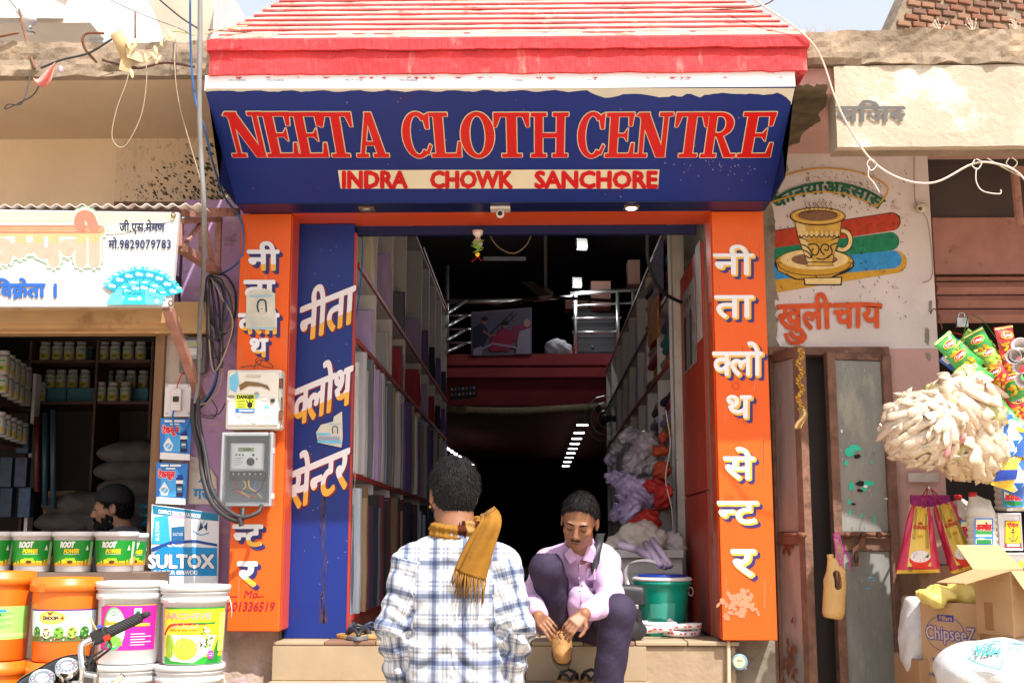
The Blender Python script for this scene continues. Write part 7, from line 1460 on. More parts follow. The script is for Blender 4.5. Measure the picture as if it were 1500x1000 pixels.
wire('wire', [P(1363, 460, 6.06), P(1368, 452, 6.05), P(1376, 462, 6.05), P(1380, 482, 6.05)], .003, m_rust, 'short rusty wire on the wall corner left of the shutter lock')
lk = thing('padlock', P(1409, 474, 6.1), 'steel padlock hanging on the shutter edge above the snack packets', 'padlock'); MB().box(WX(1400, 474, 6.12), WX(1417, 474, 6.12), 6.10, 6.125, WZ(481, 6.1), WZ(466, 6.1), m_steel).build('body', lk, bevel=.005); MB().tube(catm([P(1404, 466, 6.11), P(1405, 459, 6.11), P(1412, 459, 6.11), P(1413, 466, 6.11)], 4), .004, m_steel, 6).build('shackle', lk, smooth=True)
# hanging strips of packets
def pillow(nu, nv, w, h, d, m, amp=.003, sd=0):
 mb = MB(); vs = []
 for s in (1, -1):
  mb.grid(lambda u, v: Vector(((u - .5) * w * (1 - .06 * math.sin(math.pi * v)), -s * d * (max(0, math.sin(math.pi * u)) ** .6 * max(0, math.sin(math.pi * min(1, max(0, (v - .06) / .88)))) ** .6) - s * amp * noise.noise(Vector((u * 5, v * 5, sd))), (v - .5) * h)), nu, nv, m) if s == 1 else mb.grid(lambda u, v: Vector(((.5 - u) * w * (1 - .06 * math.sin(math.pi * v)), d * (max(0, math.sin(math.pi * u)) ** .6 * max(0, math.sin(math.pi * min(1, max(0, (v - .06) / .88)))) ** .6), (v - .5) * h)), nu, nv, m)
 return mb
PK = {}
def foil(n, c): return mat('foil_' + n, c, .28, .08, 10, .25, 25, spec=.7)
def packet_mesh(kind):
 if kind in PK: return PK[kind]
 w, h, d = .105, .15, .022
 base = {'green': (.035, .30, .05), 'red': (.52, .02, .03), 'blue': (.02, .12, .50), 'lime': (.25, .45, .05), 'yellow': (.65, .45, .03)}[kind]
 mb = pillow(10, 12, w, h, d, foil(kind, base)); mp = lambda x, y, o: Vector((x, -d * (max(0, math.sin(math.pi * (x / w + .5))) ** .6 * max(0, math.sin(math.pi * min(1, max(0, (y / h + .5 - .06) / .88)))) ** .6) - .003 - o, y))
 pr = Print(mb, mp, px=False, dz=.0004, cut=(.009, .012))
 if kind in ('green', 'red', 'lime'):
  pr.ell(0, .028, .034, .018, ink(240, 225, 60), 14); pr.ell(0, .028, .031, .015, ink(200, 25, 30) if kind != 'red' else ink(150, 10, 20), 14); pr.text('Crispy', -.024, .022, .019, WHITE, bold=.05, width=.048)
  for k in range(14): pr.ell(random.uniform(-.035, .035), random.uniform(-.055, -.005), .009, .007, ink(232, 180, 40) if k % 2 else ink(210, 140, 30), 8)
  pr.rect(-.05, .062, .05, .070, ink(235, 235, 120), 6, 1)
 if kind == 'blue': pr.poly([(-.045, -.06), (.0, -.065), (.03, .0), (-.03, .05)], ink(225, 228, 235)); pr.poly([(-.03, -.03), (.01, -.05), (.02, -.01)], BLUEI); pr.ell(.015, .035, .02, .012, YEL)
 if kind == 'yellow': pr.poly([(-.045, -.06), (.045, -.02), (.04, .02), (-.045, -.01)], ink(30, 60, 150))
 o = mb.build('packet', origin=(0, 0, 0), smooth=True); PK[kind] = o.data; bpy.data.objects.remove(o); return PK[kind]
def strip(pts, kinds, Y, lb, tilt=0, s=.9, spin=None):
 t = thing('snack_strip', P(*pts[0], Y), lb, 'snack packets')
 for i, (x, y) in enumerate(pts):
  o = bpy.data.objects.new('packet', packet_mesh(kinds[i % len(kinds)])); COL.objects.link(o); o.parent = t; o.location = P(x, y, Y - .01 * (i % 3)) - wloc(t)
  o.rotation_euler = (random.uniform(-.2, .2), R_((spin[i] if spin else tilt) + random.uniform(-6, 6)), random.uniform(-.5, .5)); o.scale = (s,) * 3
 return t
strip([(1395, 512), (1412, 526), (1427, 548), (1442, 580), (1460, 598), (1478, 622)], ['green'], 5.55, 'front strip of green snack packets slanting down to the right', -42, 1.0)
strip([(1436, 505), (1452, 524), (1462, 552), (1472, 585)], ['green', 'lime', 'red'], 5.62, 'short strip of green and yellow packets behind the front strip', -30, .95)
strip([(1474, 500), (1482, 530), (1486, 562), (1490, 595), (1494, 630), (1497, 660)], ['red', 'red', 'green'], 5.6, 'strip of red snack packets near the right picture edge', -15, .95)
strip([(1400, 520), (1418, 506), (1440, 512)], ['blue', 'lime', 'green'], 5.72, 'dark cluster of packets at the top behind the strips', 40, .9)
strip([(1462, 628), (1478, 655), (1474, 690), (1492, 700), (1485, 640)], ['blue', 'blue', 'yellow', 'blue'], 5.5, 'strip of blue and silver packets right of the puff bundles', 15, 1.05)
strip([(1452, 648), (1494, 698), (1488, 702)], ['yellow', 'green', 'green'], 5.58, 'green and yellow packets at the bottom of the hanging strips', 60, .9)
for k, (dx, dy, kk, lb) in enumerate(((16, 8, ['green', 'lime'], 'second green strip just right of the front one'), (30, 14, ['red', 'green', 'yellow'], 'mixed red, green and yellow strip in the middle'), (46, 18, ['green', 'red'], 'green and red strip behind the paper cups'), (22, 66, ['blue', 'green', 'blue', 'red'], 'lower mixed strip between puff bundles and picture edge'))):
 strip([(1400 + dx + 15 * i, 510 + dy + 26 * i) for i in range(6)], kk, 5.66 + .04 * k, lb + ' of hanging snack packets', -38 + 8 * k, .85)
cup = thing('paper_cup_stack', P(1494, 530, 5.4), 'white paper cups with red print hanging at the right picture edge', 'cups')
for k, (x, y) in enumerate(((1498, 516), (1496, 528), (1500, 541), (1490, 522), (1503, 552))): MB().lathe([(.022, 0), (.032, .06), (.034, .062), (.031, .058), (.02, .004)], P(x, y, 5.4), m_gwhite, 14, axis=Vector((-.5, -.7, .5 - .2 * k)), cap=False).build('cup', cup, smooth=True, solid=.001)
wire('string', [P(1396, 510, 5.56), P(1388, 495, 5.6), P(1392, 487, 5.7), P(1404, 489, 5.8), P(1416, 492, 5.9)], .0025, RED, 'red string loop holding the front packet strip'); wire('string', [P(1418, 463, 6.08), P(1414, 480, 6.0), P(1410, 495, 5.8)], .003, GREEN, 'short green string hanging from the padlock'); wire('string', [P(1424, 462, 6.08), P(1440, 470, 5.9), P(1460, 496, 5.6), P(1480, 520, 5.6)], .002, GREEN, 'long green string running to the right packet strips')
# bundles of puffed snacks
m_puff = mat('puff_pouch', (.60, .49, .37), .2, .22, 22, .5, 55, spec=.9); m_puff2 = mat('puff_pouch_big', (.60, .48, .35), .2, .2, 18, .5, 45, spec=.9); m_puffP = mat('puff_pouch_pink', (.60, .28, .27), .35, .15, 22); m_puffG = mat('puff_pouch_green', (.50, .48, .22), .35, .15, 22)
def pouch_mesh(w, h, d, m, nm):
 mb = MB(); n = 7; st_ = 9; vs = []
 for j in range(st_ + 1):
  v = j / st_; env = max(0.05, math.sin(math.pi * v)) ** .45; lump = 1 + .10 * math.sin(v * 19 + w * 100)
  for i in range(n * 2):
   a = math.pi * i / n; flat = .35 + .65 * env
   ww = w * (.8 + .2 * env) * lump; dd = d * env * lump if 0 < j < st_ else .002
   vs.append((ww / 2 * math.cos(a), dd / 2 * math.sin(a), (v - .5) * h))
 mb.add(vs, [(j * 14 + k, j * 14 + (k + 1) % 14, (j + 1) * 14 + (k + 1) % 14, (j + 1) * 14 + k) for j in range(st_) for k in range(14)] + [list(range(14))[::-1], [st_ * 14 + k for k in range(14)]], m)
 o = mb.build(nm, origin=(0, 0, 0), smooth=True); me = o.data; bpy.data.objects.remove(o); return me
pm = [pouch_mesh(.042, .145, .032, m, 'snack_pouch') for m in (m_puff, m_puff, m_puff, m_puffP)]; pm2 = [pouch_mesh(.060, .165, .042, m, 'snack_pouch') for m in (m_puff2, m_puff2, m_puff2, m_puffG)]
def bundle(cx, cy, Y, R, n, meshes, lb, sq=1., toward=(0, -.3, .2), pb=.055):
 c = P(cx, cy, Y); t = thing('snack_bundle', c, lb, 'snack bundle'); i = 0; ga_ = math.pi * (3 - 5 ** .5)
 s_ = SDF(c - Vector((R, R, R)), c + Vector((R, R, R)), .015); s_.ell(c, (R * .78, R * .70, R * .78 * sq)); s_.build('inner_wrap', mat('puff_core', (.45, .33, .22), .6, .2, 15), t)
 for k in range(n):
  z = 1 - 2 * (k + .5) / n; r = math.sqrt(1 - z * z); a = ga_ * k; d = Vector((r * math.cos(a), r * math.sin(a), z))
  if d.y > .55: continue
  pos = Vector((d.x * R * .86, d.y * R * .74, d.z * R * .86 * sq)); knot = Vector(toward)
  tan = (knot - pos); tan = tan - d * tan.dot(d); tan = tan.normalized() if tan.length > 1e-4 else Vector((0, 0, 1)); tan = (tan + Vector([random.uniform(-.22, .22) for _ in range(3)])).normalized()
  lean = (tan + d * random.uniform(-.45, .25)).normalized(); sx = lean.cross(d).normalized(); yy = lean.cross(sx);
  o = bpy.data.objects.new('snack_pouch', meshes[3] if random.random() < pb else meshes[random.randrange(3)]); COL.objects.link(o); o.parent = t
  M = Matrix((sx, yy, lean)).transposed().to_4x4(); M.translation = pos + d * random.uniform(-.01, .012); o.matrix_local = M @ Matrix.Rotation(random.uniform(-.7, .7), 4, 'Z')
 return t
bundle(1350, 628, 5.42, .178, 170, pm, 'left bundle of small finger shaped puff pouches hanging by the stall', .95, (.12, -.15, .10))
bundle(1412, 600, 5.5, .165, 120, pm2, 'upper right bundle of bigger cream puff pouches', 1.05, (-.1, -.1, .12), .1); bundle(1422, 655, 5.52, .15, 90, pm2, 'lower right bundle of bigger cream puff pouches', .9, (-.05, -.1, .12), .1)
# rice bags on a nail
def rice_bag(pts, Y, lb):
 t = thing('rice_bag', P(*pts[3], Y), lb, 'rice bag'); tl_, tr, br, bl_ = pts; d = .045
 def f(u, v, s=1, o=0):   # v from bottom to top
  a = Vector((*bl_, 0)).lerp(Vector((*br, 0)), u); b = Vector((*tl_, 0)).lerp(Vector((*tr, 0)), u); q = a.lerp(b, v)
  bul = (max(0, math.sin(math.pi * u)) ** .5) * (max(0, 1 - v ** 3) * min(1, v * 8 + .3)); wr = .006 * math.sin(u * 26 + 3 * math.sin(v * 4)) * v
  return P(q.x, q.y, Y - s * (d * bul + (wr + .004 * noise.noise(Vector((u * 6, v * 6, pts[0][0]))))) - o)
 mr_ = foil('bag_crimson', (.50, .012, .06)); my_ = foil('bag_gold', (.66, .44, .05)); mw_ = mat('bag_side_cream', (.55, .44, .28), .5)
 mb = MB(); mb.grid(lambda u, v: f(u, v, -1), 10, 10, mw_); mb.grid(lambda u, v: f(u, v), 24, 26, mr_); mb.build('sack', t, smooth=True)
 mb = MB(); pr = Print(mb, lambda x, y, o: f(x, y, 1, o), px=False, dz=.0004, cut=(.04, .04))
 pr.rect(.24, .10, .80, .985, my_, 14, 24); pr.rect(.02, .0, .98, .05, my_, 14, 1)
 for k in range(3): x = .28 + k * .035; pr.rect(x, .50, x + .012, .96, BLACK, 1, 12); pr.rect(x, .02, x + .012, .10, BLACK); x = .69 + k * .035; pr.rect(x, .36, x + .012, .90, BLACK, 1, 12)
 pr.text('GOLDEN SHAKTI', .27, .66, .075, ink(190, 20, 40), bold=.05, width=.50); pr.poly([(.42, .74), (.52, .77), (.62, .74), (.52, .72)], ink(190, 20, 40)); pr.ell(.52, .60, .12, .03, ink(225, 185, 60)); pr.ell(.52, .55, .1, .025, ink(190, 150, 30))
 pr.ell(.54, .20, .27, .10, ink(200, 30, 25), 24); pr.poly([(.29, .19), (.79, .19), (.70, .07), (.38, .07)], ink(205, 45, 35)); pr.ell(.54, .25, .26, .09, ink(215, 205, 210), 24)
 for k in range(50): a = random.uniform(0, 6.28); r = random.uniform(0, 1) ** .5; pr.ell(.54 + .23 * r * math.cos(a), .255 + .075 * r * math.sin(a), .012, .006, random.choice([WHITE, ink(150, 60, 60), ink(120, 150, 60), ink(235, 235, 240), ink(170, 160, 175)]), 6, rot=random.uniform(0, 90)); pr.l -= pr.dz * .9
 pr.poly([(.66, .24), (.78, .30), (.74, .22)], ink(30, 110, 50)); mb.build('print', t)
 return t
rice_bag([(1333, 738), (1364, 744), (1378, 838), (1312, 840)], 5.70, 'left red and gold rice bag hanging from the nail beside the door'); rice_bag([(1364, 742), (1398, 733), (1444, 826), (1392, 842)], 5.76, 'right red and gold rice bag hanging tilted behind the left one')
for k, q in enumerate(([(1340, 742), (1350, 728), (1362, 713), (1372, 740)], [(1355, 744), (1361, 715), (1382, 735), (1390, 738)])): wire('bag_string', [P(x, y, 5.68) for x, y in q], .003, mat('dark_red_string', (.25, .02, .03), .7), ['left', 'right'][k] + ' dark red string by which the rice bags hang', 'string')
nl = MB().tube([P(1361, 714, 5.66), P(1361, 712, 6.1)], .006, m_steel); tag(nl.build('nail'), 'steel nail holding the rice bag strings', 'nail')
o = MB().box(WX(1336, 735, 5.95), WX(1392, 735, 5.95), 5.95, 5.98, WZ(742, 5.95), WZ(725, 5.95), mat('magenta_packets', (.40, .02, .20), .4, .7, 40)).build('packet_card'); tag(o, 'magenta sachet card hanging behind the rice bag strings', 'packets')
o = MB().box(WX(1330, 695, 6.08), WX(1374, 695, 6.08), 6.075, 6.09, WZ(706, 6.08), WZ(693, 6.08), mat('pale_patch', (.50, .44, .40), .8, .15, 20)).build('paper_scrap'); tag(o, 'pale rectangular paper scrap stuck under the puff bundle', 'paper')
# table of the stall with cartons, sacks, cans
tb = MB().box(WX(1345, 900, 5.8), 3.4, 5.75, 6.9, 0, WZ(826, 5.9), m_wood).build('stall_counter', bevel=.01); tag(tb, 'wooden stall counter behind the cartons at the right', 'counter')
ctz = WZ(826, 5.9); m_brown = mat('cardboard', (.42, .255, .125), .8, .08, 3, .1, 30, stretch=(1, 1, 4)); m_brownD = mat('cardboard_inner', (.34, .20, .10), .8, .08, 3)
# printed carton, corner towards the camera
cc2 = thing('snack_carton', P(1440, 1000, 5.1), 'tall brown carton printed with a blue ChipseeZ oval, under the yellow plastic', 'carton')
pa, pb_, pc_ = P(1350, 940, 5.45), P(1439, 985, 5.2), P(1478, 960, 5.5); pa.z = pb_.z = pc_.z = 0; zt = P(1439, 884, 5.2).z; zb = zt - .50
pd = pa + pc_ - pb_
def pt(p, z): return Vector((p.x, p.y, z))
MB().prism([pt(pa, zb), pt(pb_, zb), pt(pc_, zb), pt(pd, zb)], (0, 0, zt - zb), m_brown).build('box', cc2, bevel=.003)
w_ = (pb_ - pa).length; mb = MB(); pr = Print(mb, planemap(pt(pa, zb), (pb_ - pa).normalized(), (0, 0, 1)), px=False); H2 = zt - zb; bi = ink(55, 55, 135)
pr.ell(w_ * .42, H2 * .74, .100, .075, bi, 28); pr.ell(w_ * .42, H2 * .74, .097, .072, mat('cardboard_print', (.40, .25, .14), .8), 28); pr.poly([(w_ * .30, H2 * .84), (w_ * .58, H2 * .84), (w_ * .58, H2 * .895), (w_ * .30, H2 * .895)], bi); pr.text('Pillars', w_ * .33, H2 * .85, .026, m_brown, bold=.04, width=w_ * .22)
pr.text('ChipseeZ', w_ * .08, H2 * .69, .078, bi, bold=.07, width=w_ * .84, tf=lambda a, b: (a, b + .0)); pr.text('ChipseeZ', w_ * .08, H2 * .69, .078, mat('print_pale', (.45, .32, .26), .8), bold=.02, width=w_ * .84)
pr.ell(w_ * .68, H2 * .61, .048, .022, ink(20, 50, 140), 18, rot=-20); pr.text('WHOLESALE PACK', w_ * .18, H2 * .50, .024, bi, bold=.04, width=w_ * .60); pr.text('12 Packs x 18g = Net Weight 3.6 Kg', w_ * .08, H2 * .38, .020, bi, bold=.03, width=w_ * .82); pr.text('NOT VERIFIED FROM INSIDE FOR PACKAGING', w_ * .08, H2 * .17, .016, bi, bold=.03, width=w_ * .84)
mb.build('print', cc2); w3 = (pc_ - pb_).length; mb = MB(); pr = Print(mb, planemap(pt(pb_, zb), (pc_ - pb_).normalized(), (0, 0, 1)), px=False); pr.ell(w3 * .62, H2 * .88, .04, .012, bi); pr.text('DES', w3 * .45, H2 * .78, .03, bi, bold=.05, width=w3 * .4); pr.text('MADE IN', w3 * .45, H2 * .74, .014, bi, width=w3 * .4); mb.build('print', cc2)
# yellow plastic on top
yp = P(1412, 842, 5.4); s_ = SDF((yp.x - .33, 5.2, zt - .03), (yp.x + .3, 5.75, zt + .2), .008); s_.ell((yp.x - .05, 5.42, zt + .03), (.14, .13, .035), .03).ell((yp.x + .08, 5.42, zt + .05), (.12, .12, .035), .04).ell((yp.x - .14, 5.36, zt + .015), (.06, .06, .04), .04).ell((yp.x + .02, 5.3, zt + .03), (.05, .04, .05), .04).fold(lambda p: .013 * (np.abs(np.sin(p[:, 0] * 32 + 2.5 * np.sin(p[:, 1] * 25))) - .5) + .006 * np.sin(p[:, 2] * 70 + p[:, 0] * 60))
tag(s_.build('yellow_plastic', mat('yellow_film', (.68, .55, .14), .3, .08, 8, spec=.6)), 'crumpled pale yellow plastic sheet on top of the printed carton', 'plastic sheet')
# open carton resting on the big sack
oc = thing('open_carton', P(1480, 930, 5.0), 'open plain brown carton with raised flaps on the white sack at the right edge', 'carton')
q0, q1, q2 = P(1432, 928, 5.15), P(1486, 935, 4.95), P(1560, 930, 5.1); q0.z = q1.z = q2.z = 0; zb2 = P(1486, 934, 4.95).z; zt2 = P(1486, 836, 4.95).z; q3 = q0 + q2 - q1
for a, b in ((q0, q1), (q1, q2), (q2, q3), (q3, q0)):
 MB().prism([pt(a, zb2), pt(b, zb2), pt(b, zt2), pt(a, zt2)], (b - a).normalized().cross(Vector((0, 0, 1))) * -.005, m_brown).build('side', oc)
MB().prism([pt(q0, zb2), pt(q1, zb2), pt(q2, zb2), pt(q3, zb2)], (0, 0, .004), m_brown).build('bottom', oc)
def flap(a, b, ox, oz, sh=.02): d = (b - a).normalized(); nrm = d.cross(Vector((0, 0, 1))); MB().prism([pt(a, zt2), pt(b, zt2), pt(b, zt2) - d * sh + nrm * ox + Vector((0, 0, oz)), pt(a, zt2) + d * sh + nrm * ox + Vector((0, 0, oz))], Vector((0, 0, .004)) if abs(oz) < abs(ox) else nrm * .004, m_brown).build('flap', oc)
flap(q0, q1, .20, -.05); flap(q1, q2, .12, -.15, .0); flap(q3, q0, .1, .1); flap(q2, q3, .05, .14)
mb = MB(); pr = Print(mb, planemap(pt(q0, zb2), (q1 - q0).normalized(), (0, 0, 1)), px=False); pr.rect(.05, .02, .10, .13, mat('packing_tape', (.30, .15, .06), .3)); mb.build('tape', oc)
# sacks and lower cartons
def sack(c, r, m, lb, fold=.006, par=None, rot=None, fn=None):
 c = Vector(c); k = max(r); s = SDF(c - Vector((k + .05,) * 3), c + Vector((k + .05,) * 3), .010)
 R = rot or Matrix.Identity(3)
 for dx in (-.4, 0, .4):
  s.ell(c + R @ Vector((r[0] * dx, 0, 0)), (r[0] * .72, r[1], r[2]), .05, R=R)
 s.fold(lambda p: fold * (np.sin(p[:, 0] * 45 + 3 * np.sin(p[:, 2] * 22)) + .6 * np.sin(p[:, 1] * 60 + p[:, 2] * 40)))
 return tag(s.build('sack', m), lb, 'sack')
m_wsack = mat('white_woven_sack', (.55, .55, .56), .6, .05, 30, .3, 160)
c = P(1480, 985, 4.95); bs = sack(c, (.26, .17, .12), m_wsack, 'big white woven sack with green print lying under the open carton', .004)
mb = MB(); gi = ink(60, 165, 155)
def sk_map(x, y, o):
 d = ray(x, y); o0 = Vector((0, 0, CAMZ)); best = None
 for t in range(160):
  Yy = 4.6 + t * .0045; p = o0 + d * (Yy / d.y); v = min(math.sqrt(((p.x - c.x - dx * .26) / (.26 * .72)) ** 2 + ((p.y - c.y) / .17) ** 2 + ((p.z - c.z) / .12) ** 2) for dx in (-.4, 0, .4))
  if v < 1.10: best = p; break
 return (best or P(x, y, 4.9)) - d.normalized() * (o + .004)
pr = Print(mb, sk_map); pr.stroke([(1424, 955), (1436, 945), (1470, 941), (1500, 942)], 1.5, gi); pr.text('VISH', 1427, 957, 16, gi, bold=.04, width=36, tf=lambda a, b: (a + b * .3, b - a * .04)); pr.stroke([(1425, 958), (1424, 948), (1432, 940), (1468, 938), (1470, 952), (1462, 958), (1425, 960)], 1.2, gi); pr.text('INDIA', 1470, 952, 10, gi, width=26)
pr.stroke([(1416, 962), (1430, 970), (1450, 976), (1466, 980)], 2, gi, 3); pr.stroke([(1466, 980), (1470, 962)], 1.5, gi); mb.build('print', bs)
sack(P(1346, 935, 5.6), (.07, .10, .17), m_wsack, 'narrow white sack squeezed between the log and the printed carton', .005)
o = MB().box(WX(1344, 990, 5.45), WX(1400, 990, 5.45), 5.42, 5.8, WZ(1100, 5.42), WZ(966, 5.42), m_brownD).build('carton', bevel=.004); tag(o, 'plain brown carton on the ground beneath the printed carton', 'carton'); zc5 = wloc(cc2)
o = MB().box(WX(1385, 1040, 5.2), 3.0, 5.12, 5.75, 0, zb - .002, m_brownD).build('crate', bevel=.004); tag(o, 'brown box base carrying the printed carton', 'box')
o = MB().box(WX(1408, 1040, 4.9), 2.9, 4.72, 5.1, 0, c.z - .125, m_brownD).build('crate', bevel=.004); tag(o, 'brown box base carrying the big white sack', 'box')
# oil cans and tins
m_oil = mat('milky_oil_can', (.56, .52, .46), .3, .08, 6, spec=.6)
def oil_can(x, ytop, ybot, Y, lb, red=True, wpx=44):
 t = thing('oil_can', P(x, ybot, Y), lb, 'oil can'); a = P(x, ybot, Y); zt_ = WZ(ytop, Y); h = zt_ - a.z; w = wpx * PM(Y) / 2; s = SDF((a.x - w - .02, Y - .08, a.z - .01), (a.x + w + .02, Y + .1, zt_ + .03), .005)
 s.cone((a.x, Y, a.z + .03), (a.x, Y, a.z + h * .62), w * .95, w * .92, .01, flat=((0, 1, 0), .7)).cone((a.x - w * .3, Y, a.z + h * .75), (a.x - w * .45, Y, a.z + h * .93), w * .5, w * .28, .03).cone((a.x - w * .3, Y, a.z + h * .95), (a.x + w * .5, Y, a.z + h * .85), .011, .012, .008).cone((a.x + w * .5, Y, a.z + h * .85), (a.x + w * .78, Y, a.z + h * .58), .012, .012, .01)
 s.half((0, 0, a.z + .002), (0, 0, -1)).fold(lambda p: .0035 * np.sin((p[:, 2] - a.z) * 220) * ((p[:, 2] - a.z) < h * .62)); s.build('body', m_oil, t)
 MB().lathe([(.018, 0), (.019, .022), (.012, .025)], (a.x - w * .45, Y, a.z + h * .94), mat('red_cap', (.5, .015, .02), .4), 14).build('cap', t, smooth=True)
 mb = MB(); Yl = Y - w * .70 * .95 - .004; pr = Print(mb, pxmap(Yl)); x0, x1 = x - wpx * .28, x + wpx * .34; y0, y1 = ytop + (ybot - ytop) * .42, ybot - 8
 pr.rect(x0, y0, x1, y1, ink(50, 120, 200)); pr.rect(x0 + 2, y0 + 2, x1 - 2, y1 - 2, ink(225, 225, 205)); pr.ell((x0 + x1) / 2, y0 + 8, 10, 6, ink(240, 235, 180)); pr.rect(x0 + 2, y0 + 14, x1 - 2, y0 + 24, ink(40, 140, 60)); pr.text('अनमोल', x0 + 3, y0 + 18, 13, ink(210, 25, 35), bold=.06, width=(x1 - x0) - 6, outline=(WHITE, .03))
 pr.rect(x0 + 2, y0 + 27, x1 - 2, y1 - 9, ink(60, 130, 205)); pr.rect(x0 + 6, y0 + 29, x0 + 14, y0 + 33, WHITE); pr.rect(x0 + 3, y1 - 8, x1 - 3, y1 - 2, ink(30, 130, 60)); mb.build('label', t); return t
oil_can(1440, 724, 806, 5.62, 'white oil can with red cap and blue label right of the rice bags'); oil_can(1483, 690, 750, 5.72, 'higher oil can with blue and green label standing on the silver tin', wpx=50)
o = oil_can(1416, 728, 808, 5.78, 'yellow green oil can mostly hidden behind the white one', wpx=36)
m_tin = mat('tin_plate', (.62, .60, .60), .28, .08, 10, metal=.85)
def tin(x0, y0, x1, y1, Y, lb, deco):
 t = thing('oil_tin', P((x0 + x1) / 2, y1, Y), lb, 'tin'); MB().box(WX(x0, y1, Y), WX(x1, y1, Y), Y, Y + .16, WZ(y1, Y), WZ(y0, Y), m_tin).build('body', t, bevel=.006)
 for a in ((x0 + 2, y0 + 1, x0 + 4, y1 - 1), (x1 - 4, y0 + 1, x1 - 2, y1 - 1), (x0 + 5, y0 + 1, x1 - 5, y0 + 3), (x0 + 5, y1 - 3, x1 - 5, y1 - 1)): MB().box(WX(a[0], a[3], Y), WX(a[2], a[3], Y), Y - .004, Y + .001, WZ(a[3], Y), WZ(a[1], Y), m_tin).build('ridge', t, bevel=.0015)
 mb = MB(); deco(Print(mb, pxmap(Y - .001))); mb.build('label', t)
def d1_(pr):
 pr.rect(1472, 762, 1496, 802, ink(150, 30, 40)); pr.rect(1473, 763, 1495, 795, YEL); pr.text('एंकर', 1476, 772, 9, ink(190, 30, 35), bold=.06, width=16); pr.stroke([(1484, 775), (1484, 791)], 1.5, NAVY); pr.stroke([(1478, 786), (1481, 791), (1484, 792), (1488, 791), (1491, 785)], 1.4, NAVY, 3); pr.stroke([(1480, 779), (1488, 779)], 1.2, NAVY); pr.ring(1484, 775, 2, 2, 1, NAVY, 10); pr.rect(1475, 796, 1494, 800, ink(235, 200, 200))
def d2_(pr): pr.poly([(1466, 821), (1520, 823), (1520, 840), (1464, 838)], ink(20, 150, 175)); pr.text('टेलीफोन', 1470, 832, 13, YEL, bold=.06, width=34)
tin(1462, 751, 1500, 806, 5.66, 'silver tin with yellow anchor label between the two oil cans', d1_); tin(1448, 809, 1530, 850, 5.6, 'wide silver tin with turquoise label at the right picture edge', d2_)
# ------------------------------------------------------------------ people
m_skin = mat('skin_brown', (.24, .105, .055), .5, .12, 30, .08, 120, spec=.4); m_skin2 = mat('skin_tan', (.235, .105, .055), .48, .14, 26, .08, 120, spec=.4)
m_hair = mat('black_hair', (.006, .005, .006), .55, .5, 60, .7, 220, spec=.18, stretch=(1, 1, .35)); m_lip = mat('lip', (.26, .09, .07), .5)
def frame(fwd, up=(0, 0, 1)):
 f = Vector(fwd).normalized(); r = f.cross(Vector(up)).normalized(); u = r.cross(f); return Matrix((r, f, u)).transposed()
def head(s, c, R, k=1., ears=True):
 c = Vector(c); q = lambda x, y, z: c + R @ (Vector((x, y, z)) * k); e = lambda p, r, kk=.012, op='add': s.ell(q(*p), tuple(a * k for a in r), kk, R, op)
 e((0, -.012, .035), (.073, .092, .088), .02); e((0, .025, -.03), (.058, .066, .078), .03); e((0, .050, -.086), (.030, .028, .022), .025)
 for sx in (-1, 1):
  e((sx * .040, .055, -.022), (.022, .022, .020), .015); e((sx * .045, .0, -.07), (.018, .035, .022), .02); e((sx * .031, .098, .008), (.017, .015, .011), .010, 'sub')
  e((sx * .031, .076, .005), (.014, .012, .009), .003)
  if ears: e((sx * .078, -.008, -.004), (.009, .020, .031), .006); e((sx * .086, -.002, .0), (.006, .010, .018), .004, 'sub')
 s.cone(q(-.036, .080, .023), q(.036, .080, .023), .010 * k, .010 * k, .012)
 s.cone(q(0, .086, .016), q(0, .106, -.026), .008 * k, .012 * k, .008); e((.013, .096, -.031), (.009, .010, .007), .005); e((-.013, .096, -.031), (.009, .010, .007), .005)
 e((0, .084, -.056), (.024, .010, .006), .005); e((0, .083, -.069), (.020, .010, .007), .005); e((0, .094, -.0625), (.026, .006, .0016), .003, 'sub')
 s.cone(q(0, -.028, -.07), q(0, -.05, -.17), .050 * k, .056 * k, .025)
 return q
